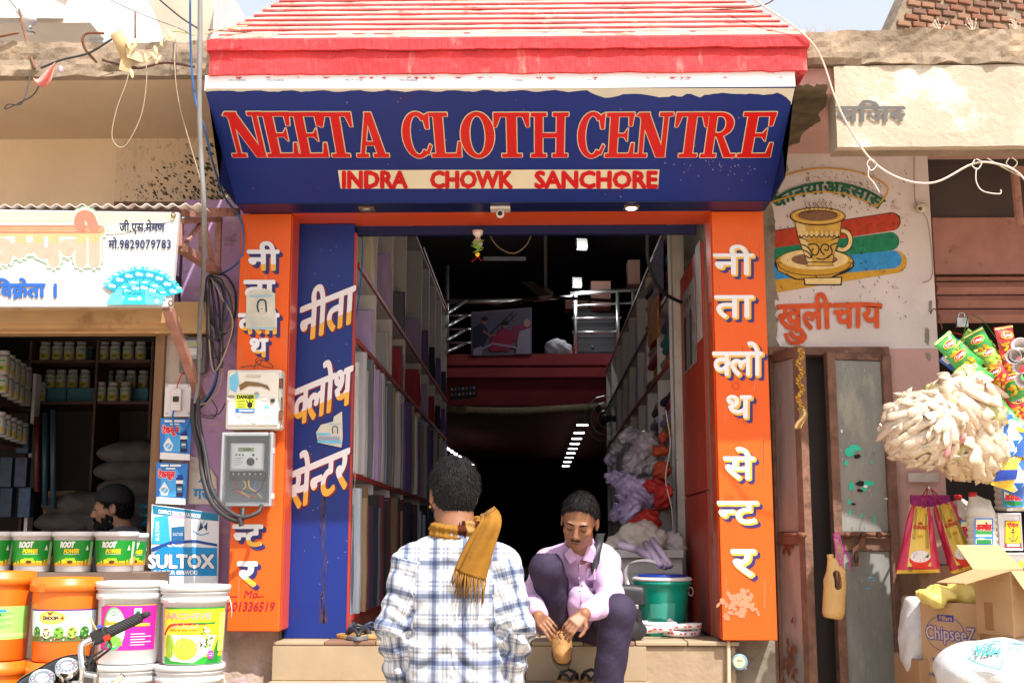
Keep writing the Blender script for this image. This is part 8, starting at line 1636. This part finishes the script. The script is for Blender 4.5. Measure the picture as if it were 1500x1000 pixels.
def hair(c, R, k, par, m, line=(.075, .055, -.050, -.072), thick=.010, h=.0035, amp=.003, name='hair'):
 c = Vector(c); q = lambda x, y, z: c + R @ (Vector((x, y, z)) * k); s = SDF(c - Vector((.14,) * 3), c + Vector((.14,) * 3), h)
 s.ell(q(0, -.014, .038), tuple((a + thick) * k for a in (.073, .092, .086)), .02, R); s.ell(q(0, -.045, -.01), (.068 * k, .060 * k, .075 * k), .03, R)
 y1, z1, y2, z2 = line; d = Vector((0, y1 - y2, z1 - z2)); n = R @ Vector((0, d.z, -d.y)).normalized()
 if (R @ Vector((0, 0, 1))).dot(n) > 0: n = -n
 s.half(q(0, (y1 + y2) / 2, (z1 + z2) / 2), n, .008)
 s.half(q(0, 0, z2), R @ Vector((0, 0, -1)), .006)
 Rn = np.array(R, np.float32); cn = np.array(c, np.float32)
 def f(p):
  l = (p - cn) @ Rn; a = np.arctan2(l[:, 0], l[:, 1] + .05); return amp * (np.sin(a * 26 + l[:, 2] * 60 + 3 * np.sin(l[:, 1] * 50)) * .8 + np.sin(l[:, 0] * 190 + l[:, 1] * 260 + 3 * np.sin(l[:, 2] * 60)) * .6 + np.sin(l[:, 2] * 330 + l[:, 0] * 170) * .4 + 1.2 * np.sin(l[:, 0] * 45 + 1) * np.sin(l[:, 2] * 50))
 s.fold(f); o = s.build(name, m, par)
 if name == 'hair':
  me = o.data; rs = random.Random(5); mb = MB(); loc = wloc(par); n_ = len(me.vertices)
  for i in rs.sample(range(n_), min(n_, 2600)):
   v = me.vertices[i]; p = v.co + loc; l = R.transposed() @ (p - c); no = (p - c).normalized(); crown = R @ Vector((0, -.05, .11)); t = (p - c) - crown; t = t - no * t.dot(no); t = (t.normalized() if t.length > .004 else R @ Vector((1, 0, 0))) + Vector([rs.uniform(-.35, .35) for _ in range(3)])
   ln = rs.uniform(.008, .017) * (1 if l.z > .0 else .6); dd = (t * .8 + no * rs.uniform(.25, .65)).normalized() * ln; w = dd.cross(no).normalized() * .0011; mb.add([p - w, p + w, p + dd * .6 + w * .7, p + dd, p + dd * .6 - w * .7], [(0, 1, 2, 3, 4)], m)
  so_ = mb.build('hair_strands', par); so_['kind'] = 'stuff'
 return o
def hand(s, w, d, n, side, curl=.5, k=1., thumb=.5, spread=1.):
 "w wrist, d towards the fingers, n out of the back of the hand, side +1 thumb at d x n"
 w = Vector(w); d = Vector(d).normalized(); n = Vector(n); n = (n - d * n.dot(d)).normalized(); t = d.cross(n) * side
 P_ = lambda a, b, c: w + d * a * k + t * b * k + n * c * k
 for b in (-.022, -.007, .008, .024): s.cone(P_(.0, b * .6, 0), P_(.082, b * 1.15, 0), .015 * k, .0125 * k, .006)
 L = [(.024, .043, .074, .0095), (.008, .048, .078, .0095), (-.008, .044, .072, .0090), (-.024, .034, .055, .0082)]
 for i, (b, l1, l2, r) in enumerate(L):
  c0 = curl * (1 + .12 * i); p = P_(.082, b * 1.15, 0); ang = c0 * .7
  for seg, ln in enumerate((l1, l2 - l1 + .0, .022)):
   dr = d * math.cos(ang) - n * math.sin(ang) + t * (b * 2.2 * spread); p2 = p + dr * ln * k; s.cone(p, p2, r * k * (1 - .08 * seg), r * k * (.93 - .08 * seg), .0025); p = p2; ang += c0 * .9
 p = P_(.022, .024, -.004); a = d * .65 + t * .75 - n * .35 * thumb; p2 = p + a.normalized() * .038 * k; s.cone(p, p2, .013 * k, .0115 * k, .006)
 b_ = d * .9 + t * .25 - n * .55 * thumb; p3 = p2 + b_.normalized() * .032 * k; s.cone(p2, p3, .0108 * k, .0095 * k, .003); s.cone(p3, p3 + (d * .95 - n * .35 * thumb).normalized() * .022 * k, .0095 * k, .0078 * k, .003)
def wr(fr, amp, sd=0):
 def f(p):
  a, b, c = p[:, 0], p[:, 1], p[:, 2]
  w1 = np.sin(c * fr + 2.2 * np.sin(a * fr * .45 + sd) + 1.3 * np.sin(b * fr * .6 + sd * 2)); w2 = np.sin(a * fr * .8 + c * fr * .5 + 2 * np.sin(c * fr * .3 + sd)); return amp * (np.abs(w1) ** 1.5 * -.8 + .45 * w2 * np.abs(w2))
 return f
# cloth with woven bands driven by the 'cloth' attribute (metres along and across the garment)
def plaid(name, base, stopsu, stopsv, pu, pv, rough=.8):
 m = bpy.data.materials.new(name); m.use_nodes = True; nt = m.node_tree; N = nt.nodes; L = nt.links; b = N['Principled BSDF']; b.inputs['Roughness'].default_value = rough; b.inputs['Specular IOR Level'].default_value = .2
 at = N.new('ShaderNodeAttribute'); at.attribute_name = 'cloth'; sp = N.new('ShaderNodeSeparateXYZ'); L.new(at.outputs['Vector'], sp.inputs[0])
 def line(out, per, stops):
  d = N.new('ShaderNodeMath'); d.operation = 'DIVIDE'; L.new(out, d.inputs[0]); d.inputs[1].default_value = per
  f = N.new('ShaderNodeMath'); f.operation = 'FRACT'; L.new(d.outputs[0], f.inputs[0]); r = N.new('ShaderNodeValToRGB'); r.color_ramp.interpolation = 'LINEAR'
  el = r.color_ramp.elements; el[0].position = 0; el[0].color = (*stops[0][1], 1); el[1].position = stops[1][0]; el[1].color = (*stops[1][1], 1)
  for p, c in stops[2:]: e = el.new(p); e.color = (*c, 1)
  L.new(f.outputs[0], r.inputs[0]); return r.outputs[0]
 a = line(sp.outputs[0], pu, stopsu); c = line(sp.outputs[1], pv, stopsv)
 mx = N.new('ShaderNodeMix'); mx.data_type = 'RGBA'; mx.blend_type = 'MULTIPLY'; mx.inputs[0].default_value = 1; L.new(a, mx.inputs[6]); L.new(c, mx.inputs[7])
 m2 = N.new('ShaderNodeMix'); m2.data_type = 'RGBA'; m2.blend_type = 'MULTIPLY'; m2.inputs[0].default_value = 1; L.new(mx.outputs[2], m2.inputs[6]); m2.inputs[7].default_value = (*base, 1); L.new(m2.outputs[2], b.inputs['Base Color'])
 nz = N.new('ShaderNodeTexNoise'); nz.inputs['Scale'].default_value = 26; tc = N.new('ShaderNodeTexCoord'); L.new(tc.outputs['Object'], nz.inputs[0]); bp = N.new('ShaderNodeBump'); bp.inputs['Strength'].default_value = .35; bp.inputs['Distance'].default_value = .01; L.new(nz.outputs[0], bp.inputs['Height']); L.new(bp.outputs[0], b.inputs['Normal'])
 return m
W3 = (1, 1, 1); lb3 = (.58, .62, .70); nv3 = (.24, .28, .40); gy3 = (.62, .64, .68)
def st(*a):
 o = [];
 for p0, p1, c in a: o += [(p0, c), (p1, c)]
 return o
pls = st((0, .05, W3), (.07, .17, lb3), (.19, .31, nv3), (.33, .41, lb3), (.43, .52, W3), (.54, .58, gy3), (.60, .64, W3), (.66, .71, lb3), (.73, .999, W3))
m_plaid = plaid('plaid_shirt', (.57, .575, .60), pls, pls, .100, .108)
def limb_uv(bones, cx=0.):
 def f(V):
  o = np.zeros((len(V), 3)); o[:, 0] = V[:, 0] - cx; o[:, 1] = V[:, 2]
  for a, b, r, u0 in bones:
   a = np.array(a); b = np.array(b); ab = b - a; L = np.sqrt((ab ** 2).sum()); q = V - a; t = (q @ ab) / L / L; m = (t > -.02) & (t < 1.05); d = q - np.clip(t, 0, 1)[:, None] * ab; dist = np.linalg.norm(d, axis=1); m &= dist < r
   e1 = np.cross(ab / L, [0, 1, 0]); e1 /= np.linalg.norm(e1); e2 = np.cross(ab / L, e1); o[m, 0] = u0 + .085 * np.arctan2((d @ e1)[m], -(d @ e2)[m]) ; o[m, 1] = (t * L)[m] + u0
  return o
 return f
# standing man seen from behind ------------------------------------------
px0 = P(667, 800, 4.25).x; man = thing('person', (px0, 4.25, 0), 'man seen from behind standing in a white and navy plaid shirt', 'person')
O = Vector((px0, 4.25, 0)); S_ = lambda x, y, z: O + Vector((x, y, z))
Rh = frame((-.36, 1, -.05)); hc = S_(-.012, .035, 1.552)
sL = [S_(-.150, .0, 1.318), S_(-.206, -.03, 1.10), S_(-.182, .055, .885)]; sR = [S_(.158, .0, 1.318), S_(.212, -.03, 1.11), S_(.182, .06, .885)]
s = SDF(S_(-.32, -.2, -.0), S_(.32, .32, 1.69), .0045)
head(s, hc, Rh, 1.0); s.cone(S_(0, 0, 1.48), S_(0, 0, 1.38), .055, .075, .03).cone(S_(-.10, .0, 1.31), S_(.10, .0, 1.31), .05, .05, .04).cone(S_(0, 0, 1.27), S_(0, .0, 1.0), .09, .085, .04).cone(S_(-.05, .0, .90), S_(.05, .0, .90), .08, .08, .04)
for q, sd in ((sL, -1), (sR, 1)):
 s.cone(q[0], q[1], .045, .038, .02).cone(q[1], q[2], .037, .026, .01); hand(s, q[2], (-.15 * sd, .25, -1), (sd, .1, 0), -sd if sd < 0 else 1, .45)
 s.cone(S_(.085 * sd, 0, .9), S_(.10 * sd, .01, .48), .085, .055, .03).cone(S_(.10 * sd, .01, .48), S_(.105 * sd, -.02, .09), .052, .035, .02).cone(S_(.105 * sd, -.03, .05), S_(.115 * sd, .14, .03), .038, .026, .02)
s.build('body', m_skin, man)
hair(hc, Rh, 1.0, man, m_hair, line=(.075, .070, -.035, -.070), thick=.010, amp=.0012)
s = SDF(S_(-.33, -.2, .70), S_(.33, .22, 1.50), .0055)
s.cone(S_(-.085, .0, 1.335), S_(.09, .0, 1.335), .075, .075, .06, flat=((0, 1, 0), .95)).cone(S_(-.040, .005, 1.24), S_(-.042, .01, .80), .128, .122, .04, flat=((0, 1, 0), .82)).cone(S_(.043, .005, 1.24), S_(.045, .01, .80), .128, .122, .04, flat=((0, 1, 0), .82)).cone(S_(0, .01, 1.44), S_(0, 0, 1.36), .062, .09, .03)
for q in (sL, sR): s.cone(q[0], q[1], .061, .051, .03).cone(q[1], q[2], .051, .041, .015)
s.fold(wr(34, .007, 1.)).fold(wr(75, .0028, 2.2))
m1 = (np.array(sL[1]) + 0);
def gather(p):
 o = np.zeros(len(p))
 for q in (sL, sR):
  e = np.array(q[1]); d = np.linalg.norm(p - e, axis=1); o += .007 * np.exp(-(d / .11) ** 2) * np.sin(p[:, 2] * 120 + 3 * np.sin(p[:, 0] * 40) + p[:, 1] * 60)
 o += .006 * np.exp(-((p[:, 2] - 1.02) / .1) ** 2) * np.sin(p[:, 2] * 85 + p[:, 0] * 35 * np.sign(p[:, 0] - O.x) + 2 * np.sin(p[:, 0] * 25)); return o
s.fold(gather); s.half((0, 0, .745), (0, 0, -1))
bl = [(sL[0], sL[1], .078, 0.03), (sL[1], sL[2], .072, .09), (sR[0], sR[1], .078, .2), (sR[1], sR[2], .072, .26)]
shirt = s.build('shirt', m_plaid, man, limb_uv(bl, O.x + .012), it=1)
# yoke seam, collar, cuffs
s2 = SDF(S_(-.12, -.12, 1.38), S_(.12, .12, 1.5), .004); s2.cone(S_(0, .012, 1.465), S_(0, .0, 1.405), .062, .082, .01).cone(S_(0, .012, 1.50), S_(0, .0, 1.38), .056, .066, .002, op='sub').build('collar', m_plaid, man, limb_uv([], O.x))
for q in (sL, sR): a = Vector(q[1]).lerp(Vector(q[2]), .82); s2 = SDF(a - Vector((.08,) * 3), a + Vector((.08, .08, .08)), .005); s2.cone(a, Vector(q[2]) + (Vector(q[2]) - a) * .3, .047, .044, .01).build('cuff', m_plaid, man, limb_uv([(q[1], q[2], .09, .05)], O.x))
s = SDF(S_(-.25, -.2, .04), S_(.25, .2, .98), .009)
for sd in (-1, 1): s.cone(S_(.075 * sd, 0, .82), S_(.10 * sd, .01, .48), .10, .085, .04).cone(S_(.10 * sd, .01, .48), S_(.105 * sd, -.02, .07), .084, .07, .03)
s.cone(S_(-.05, 0, .84), S_(.05, 0, .84), .10, .10, .04).fold(wr(30, .006, 3.)); s.build('trousers', mat('grey_trousers', (.10, .10, .12), .8, .1, 20), man)
for sd in (-1, 1):
 s = SDF(S_(.11 * sd - .08, -.12, -.01), S_(.11 * sd + .08, .22, .14), .007); s.cone(S_(.105 * sd, -.03, .05), S_(.115 * sd, .14, .035), .052, .042, .03).half((0, 0, .003), (0, 0, -1)); s.build('shoe', mat('dark_shoe', (.03, .022, .02), .4), man)
MB().ball(hc + Rh @ Vector((-.080, .002, -.040)), .005, mat('gold', (.7, .45, .12), .3, metal=.8), 8).build('earring', man)
# scarf
m_scarf = plaid('mustard_scarf', (.23, .105, .013), st((0, .60, W3), (.62, .70, (.22, .07, .12)), (.72, .80, (1.25, 1.5, 3.5)), (.82, .90, (.22, .07, .12)), (.92, .999, W3)), st((0, .999, W3), (.9995, 1, W3)), .40, .5, .9)
s = SDF(S_(-.13, -.13, 1.36), S_(.16, .16, 1.54), .0045); N_ = 16
for k in range(N_):
 a0 = 2 * math.pi * k / N_; a1 = 2 * math.pi * (k + 1) / N_; f = lambda a: S_(.005 + .073 * math.cos(a), .005 + .070 * math.sin(a), 1.438 + .022 * math.sin(a * 1 + .9) - .012 * math.cos(a))
 s.cone(f(a0), f(a1), .021, .021, .006, flat=((0, 0, 1), 1.35))
def sfold(p):
 l = p - np.array(O); a = np.arctan2(l[:, 1], l[:, 0]); return .004 * np.sin(l[:, 2] * 190 + a * 2.5) + .0015 * np.sin(a * 30)
s.fold(sfold)
def suv(V):
 l = V - np.array(O); a = np.arctan2(l[:, 1], l[:, 0]) ; o = np.zeros((len(V), 3)); o[:, 0] = (a + 3.6) * .112; return o
sc_o = thing('scarf', S_(.03, -.06, 1.43), 'mustard scarf with maroon and pink bands, fringed end hanging down the plaid shirt', 'scarf')
s.build('loop', m_scarf, sc_o, suv)
# hanging tail, two folded layers
mb_uv = []
def tail(pts, wid, name, ph, yo):
 c = catm(pts, 5); n = len(c); nu = 12; V = []; U = []
 for i, p in enumerate(c):
  t = c[min(i + 1, n - 1)] - c[max(i - 1, 0)]; side = Vector((t.z, 0, -t.x)).normalized() * -1; w = wid[0] + (wid[1] - wid[0]) * i / (n - 1)
  for k in range(nu + 1):
   u = k / nu - .5; q = p + side * (u * w) + Vector((0, yo - .010 * math.cos(u * math.pi * 2 + ph) - .006 * math.sin(u * 11 + i * .25 + ph) * i / n, 0)); V.append(q); U.append((.27 + i / n * .30 if i > 3 else .27 + .04 * i, 0, 0))
 F = [(i * (nu + 1) + k, i * (nu + 1) + k + 1, (i + 1) * (nu + 1) + k + 1, (i + 1) * (nu + 1) + k) for i in range(n - 1) for k in range(nu)]
 mb = MB(); mb.add(V, F, m_scarf); o = mb.build(name, sc_o, smooth=True, solid=.004); at = o.data.attributes.new('cloth', 'FLOAT_VECTOR', 'POINT'); at.data.foreach_set('vector', [a for u in U for a in ((-.33 + u[0] * .28), 0, 0)] if False else [a for i, u in enumerate(U) for a in ((.30 + (-.0 if i > 4 * (nu + 1) else -.03)) * 0 + (.285 if i < 3 * (nu + 1) else .05), 0, 0)])
 end = V[-(nu + 1):]; fb = MB(); rnd = random.Random(3 + ph)
 for k in range(nu + 1):
  a = end[k]; d = Vector((rnd.uniform(-.018, .012), rnd.uniform(-.006, .006), -rnd.uniform(.045, .09))); fb.tube([a, a + d * .5 + Vector((rnd.uniform(-.006, .006), -.003, 0)), a + d], [.0032, .0028, .0018], mat('scarf_fringe', (.22, .10, .014), .9), 5)
 fb.build('fringe', o, smooth=True)
Yb = 4.25
T = lambda x, y, o=0: P(x, y, Yb - .128 - o)
tail([P(716, 748, 4.20), T(722, 762, .0), T(712, 790, .01), T(700, 820, .01), T(692, 844, .01)], (.048, .092), 'tail', .4, 0)
tail([P(712, 752, 4.21), T(712, 768, -.008), T(697, 792, -.004), T(686, 815, -.004), T(677, 838, -.004)], (.038, .05), 'tail', 1.7, .012)
# seated man ---------------------------------------------------------------
sx0 = P(850, 905, 5.95); seat = thing('person', (sx0.x, 5.95, FZ), 'man in pink shirt and dark purple trousers sitting on the floor edge lacing his boot', 'person')
hc = P(849, 764, 5.40); Rh = frame((-.22, -1, -.50), (.10, -.30, 1));
sh1, el1, wr1 = P(803, 822, 5.60), P(779, 884, 5.50), P(789, 903, 5.30)       # picture left arm
sh2, el2, wr2 = P(887, 820, 5.60), P(896, 880, 5.42), P(856, 899, 5.22)       # picture right arm
pel = Vector((sx0.x, 5.93, FZ + .11)); chs = P(846, 845, 5.66)
hipL, knL, anL = P(822, 906, 5.90), P(800, 832, 5.42), P(821, 925, 5.62)
hipR, knR, anR = P(880, 912, 5.90), P(905, 897, 5.36), P(884, 1012, 5.40)
ftL = P(824, 957, 5.46); anR.z = FZ - .26; ftR = anR + Vector((-.0, -.15, -.06))
s = SDF((sx0.x - .45, 5.0, .5), (sx0.x + .4, 6.15, 1.68), .0042)
q = head(s, hc, Rh, .98)
s.cone(q(0, -.04, -.10), P(848, 822, 5.60), .05, .065, .03).cone(P(820, 835, 5.62), P(876, 835, 5.62), .06, .06, .04).cone(chs, pel, .10, .10, .05)
s.cone(sh1, el1, .042, .036, .02).cone(el1, wr1, .034, .026, .01).cone(sh2, el2, .042, .036, .02).cone(el2, wr2, .034, .026, .01)
hand(s, wr1, P(808, 921, 5.16) - wr1, (-.35, -.65, .55), 1, .62, .84, .8); hand(s, wr2, P(826, 925, 5.14) - wr2, (.25, -.70, .65), -1, .60, .84, .8)
for a, b, c_, f in ((hipL, knL, anL, ftL), (hipR, knR, anR, ftR)): s.cone(a, b, .065, .048, .03).cone(b, c_, .046, .034, .02).cone(c_, f, .036, .028, .02)
s.build('body', m_skin2, seat)
hair(hc, Rh, .98, seat, m_hair, line=(.078, .098, -.040, -.026), thick=.008, amp=.0012)
# brows, lashes, moustache, ears shade
fb = MB()
for sd in (-1, 1):
 fb.tube([q(sd * .014, .093, .024), q(sd * .030, .096, .031), q(sd * .047, .080, .026)], [.0035, .0042, .002], m_hair, 6)
fb.build('eyebrows', seat, smooth=True)
for sd in (-1, 1): MB().tube([q(sd * .018, .0885, .000), q(sd * .031, .0905, -.003), q(sd * .045, .082, .0)], [.0012, .0020, .0012], m_hair, 6).build('eyelash', seat, smooth=True)
MB().tube([q(-.022, .088, -.051), q(-.008, .098, -.046), q(.008, .098, -.046), q(.022, .088, -.051)], [.003, .0048, .0048, .003], mat('stubble', (.03, .018, .014), .8, .3, 60), 6).build('moustache', seat, smooth=True)
MB().tube([q(-.020, .0925, -.0625), q(0, .0955, -.0620), q(.020, .0925, -.0625)], [.0008, .0014, .0008], mat('mouth_line', (.08, .03, .03), .7), 5).build('mouth_line', seat, smooth=True)
# shirt
m_ps2 = mat('pink_shirt', (.50, .33, .53), .75, .05, 10, .15, 80)
s = SDF((sx0.x - .36, 5.1, .9), (sx0.x + .36, 6.15, 1.56), .005)
s.cone(P(822, 820, 5.62), P(874, 819, 5.62), .068, .068, .05).cone(chs + Vector((-.045, -.0, .0)), pel + Vector((-.045, -.02, .06)), .112, .12, .05, flat=((0, 1, 0), .85)).cone(chs + Vector((.045, 0, 0)), pel + Vector((.045, -.02, .06)), .112, .12, .05, flat=((0, 1, 0), .85)).cone(P(849, 797, 5.55), P(848, 825, 5.6), .060, .085, .03)
s.cone(sh1, el1, .060, .052, .04).cone(el1, wr1.lerp(el1, .25), .050, .040, .015).cone(sh2, el2, .062, .056, .04).cone(el2, wr2.lerp(el2, .18), .054, .038, .015)
s.cone(P(838, 808, 5.50), P(860, 807, 5.50), .034, .034, .03); s.cone(P(850, 880, 5.52), P(852, 905, 5.56), .06, .05, .04)
s.fold(wr(28, .008, 4.1)).fold(wr(60, .002, 1.3)).half((0, 0, FZ + .02), (0, 0, -1)); shs = s.build('shirt', m_ps2, seat, it=1)
# collar wings, placket, pocket with pens
for sgn, pts in ((-1, [(836, 800), (826, 812), (835, 826), (845, 818)]), (1, [(862, 798), (872, 808), (868, 824), (853, 820)])):
 MB().prism([P(x, y, 5.445 + .002 * i) for i, (x, y) in enumerate(pts)], (0, .006, 0), m_ps2).build('collar', seat, bevel=.002)
def onshirt(px, py, off=.004):
 d = ray(px, py).normalized(); o = Vector((0, 0, CAMZ)) + d * 4.6
 V_ = shs; dg = V_.matrix_world; loc = wloc(seat); hit, p, nn_, _ = shs.ray_cast(o - loc, d); return (p + loc - d * off) if hit else P(px, py, 5.45)
bpy.context.view_layer.update()
MB().tube([onshirt(x, y, .0) for x, y in ((849, 822), (848, 832), (848, 842), (849, 852), (850, 862), (851, 872), (851, 884))], .0035, m_ps2, 6).build('placket', seat, smooth=True)
for x, y in ((849, 828), (848, 846), (850, 864)): MB().ball(onshirt(x, y), (.006, .003, .006), m_gwhite, 8).build('button', seat)
p4 = [onshirt(x, y, .005) for x, y in ((860, 832), (872, 831), (872, 848), (866, 851), (860, 849))]; mb = MB(); mb.add(p4, [tuple(range(5))], m_ps2); mb.build('pocket', seat, solid=.004)
for x, c_ in ((863, (.55, .05, .03)), (866, (.05, .25, .5)), (869, (.6, .3, .05))): MB().tube([onshirt(x, 826, .006), onshirt(x, 836, .006)], .0032, mat('pen_%d' % x, c_, .3), 8).build('pen', seat, smooth=True)
# trousers
m_tr = mat('purple_trousers', (.024, .015, .042), .8, .1, 20, .25, 90)
s = SDF((sx0.x - .42, 5.1, .5), (sx0.x + .4, 6.2, 1.34), .0052)
s.cone(hipL, knL, .090, .070, .03).cone(knL, anL.lerp(knL, .10), .068, .056, .02).cone(hipR, knR, .094, .076, .03).cone(knR, anR, .072, .058, .02).cone(hipL + Vector((.03, .05, .0)), hipR + Vector((-.03, .05, 0)), .11, .11, .04)
s.fold(wr(24, .0045, 2.7)).fold(wr(60, .0012, .4)); s.half((0, 0, FZ + .004), (0, 0, -1), .004) if False else None
s.build('trousers', m_tr, seat, it=1)
# boots
m_boot = mat('tan_boot', (.30, .155, .05), .7, .3, 20, .4, 60, dirt=(.12, .07, .04, .4, 12)); m_bsole = mat('boot_sole', (.09, .07, .055), .8, .3, 30)
def boot(an, ft, lb):
 d = (ft - an); n = Vector((0, 0, 1)); s = SDF([min(an[i], ft[i]) - .12 for i in range(3)], [max(an[i], ft[i]) + .12 for i in range(3)], .005)
 e = d.normalized(); s.cone(an + Vector((0, 0, .03)), an + Vector((0, 0, -.01)), .050, .052, .01).cone(an - e * .01, ft, .052, .043, .03, flat=((1, 0, 0), .95)).fold(wr(90, .002, 1)); o = s.build('boot', m_boot, seat)
 u = Vector((1, 0, 0)); nn = u.cross(e);
 if nn.z > 0: nn = -nn
 mb = MB(); vs = []
 for k in range(18):
  a = 2 * math.pi * k / 18; vs.append(an.lerp(ft, .55) + e * (.125 * math.cos(a)) + u * (.045 + .005 * math.cos(a)) * math.sin(a) + nn * .036)
 mb.prism(vs, nn * .02, m_bsole); mb.build('sole', o, bevel=.004)
 for k in range(4): c = an.lerp(ft, .25 + .13 * k) - nn * (.050 - .003 * k); MB().tube([c + u * .022, c - nn * .004, c - u * .022], .003, m_lace, 6).build('lace', o)
m_lace = mat('boot_lace', (.16, .05, .03), .8)
boot(anL, ftL, ''); boot(anR, ftR, '')
MB().tube([P(824, 921, 5.13), P(820, 926, 5.2), P(818, 930, 5.42), P(822, 936, 5.46)], .0022, m_lace, 6).build('lace', seat, smooth=True)
# wrist thread, bag strap
MB().tube([wr1.lerp(el1, .12) + Vector((.030 * math.cos(a), .018 * math.sin(a), .022 * math.sin(a))) for a in [i * math.pi / 8 for i in range(16)]], .003, mat('yellow_thread', (.6, .35, .05), .7), 6, closed=True).build('wrist_thread', seat, smooth=True)
pts = catm([P(881, 781, 5.70), P(879, 783, 5.62), P(877, 795, 5.545), P(874, 808, 5.52), P(872, 822, 5.515), P(872, 836, 5.51), P(877, 850, 5.51)], 3); mb = MB(); vs = []
for p in pts: vs += [p + Vector((-.019, -.006, 0)), p + Vector((.019, -.004, 0))]
mb.add(vs, [(2 * i, 2 * i + 2, 2 * i + 3, 2 * i + 1) for i in range(len(pts) - 1)], m_bag); mb.build('shoulder_strap', bag, smooth=True, solid=.004)
# bearded man in the left shop ---------------------------------------------
bY = 6.7; bx = P(190, 760, bY); bm = thing('person', (bx.x, bY, .4), 'bearded man in dark cap and jacket, in profile behind the green buckets', 'person')
hc = P(165, 745, bY); Rh = frame((-1, -.25, -.12)); Rh_ = Rh
s = SDF((hc.x - .5, bY - .3, .4), (hc.x + .45, bY + .35, hc.z + .16), .006); q = head(s, hc, Rh, 1.0)
nb = P(184, 795, bY); s.cone(q(0, -.04, -.1), nb, .05, .07, .03).cone(nb + Vector((0, 0, -.06)), (nb.x + .03, bY, .9), .08, .10, .04)
a1, a2, a3 = P(205, 815, bY - .12), P(190, 880, bY - .2), P(140, 900, bY - .25); s.cone(a1, a2, .045, .038, .02).cone(a2, a3, .036, .027, .01); hand(s, a3, (-1, -.1, -.1), (0, 0, 1), 1, .4)
for sd in (-.09, .09): s.cone((nb.x + .03, bY + sd, .92), (nb.x - .35, bY + sd, .88), .08, .06, .03).cone((nb.x - .35, bY + sd, .88), (nb.x - .35, bY + sd, .46), .055, .04, .02)
s.build('body', mat('skin_fair_brown', (.36, .18, .11), .5, .12, 30, spec=.4), bm)
s = SDF(hc - Vector((.17, .15, .2)), hc + Vector((.15, .15, .15)), .005); k = lambda p, r, kk=.02: s.ell(q(*p), r, kk, Rh)
k((0, .058, -.085), (.045, .045, .045)); k((0, .06, -.125), (.035, .038, .045)); k((-.045, .02, -.065), (.022, .04, .05)); k((.045, .02, -.065), (.022, .04, .05)); k((0, .095, -.052), (.026, .012, .007), .008)
s.fold(lambda p: .004 * np.sin(p[:, 2] * 160 + p[:, 0] * 120) + .003 * np.sin(p[:, 0] * 240)); s.build('beard', m_hair, bm)
hair(hc, Rh, 1.0, bm, mat('dark_cap', (.012, .011, .012), .8), line=(.09, .052, -.08, .015), thick=.013, amp=.0006, name='cap'); hair(hc, Rh, 1.0, bm, m_hair, line=(.05, .04, -.03, -.075), thick=.006, amp=.003)
MB().tube([q(.024, .094, .024), q(.038, .09, .03), q(.05, .074, .025)], .004, m_hair, 6).build('eyebrow', bm); MB().ball(q(.036, .0895, .004), (.006, .004, .004), BLACK, 8).build('eye', bm); MB().ball(q(-.036, .0895, .004), (.006, .004, .004), BLACK, 8).build('eye', bm)
s = SDF((nb.x - .34, bY - .32, .85), (nb.x + .3, bY + .3, nb.z + .09), .008); s.cone(nb + Vector((-.01, -.08, -.04)), nb + Vector((.04, .1, -.06)), .085, .085, .05).cone(nb + Vector((0, 0, -.08)), (nb.x + .03, bY, .92), .165, .16, .05).cone(a1, a2, .075, .065, .03).cone(a2, a3 + (a2 - a3) * .25, .062, .05, .02).cone(nb + Vector((-.02, 0, .045)), nb + Vector((0, 0, -.02)), .068, .09, .02)
s.fold(wr(34, .007, .9)); s.build('jacket', mat('grey_jacket', (.10, .105, .13), .85, .2, 30, .3, 100), bm, it=1)
stl = MB().box(nb.x - .12, nb.x + .25, bY - .18, bY + .18, .4, .82, m_wood); tag(stl.build('stool'), 'wooden box stool under the bearded man', 'stool')
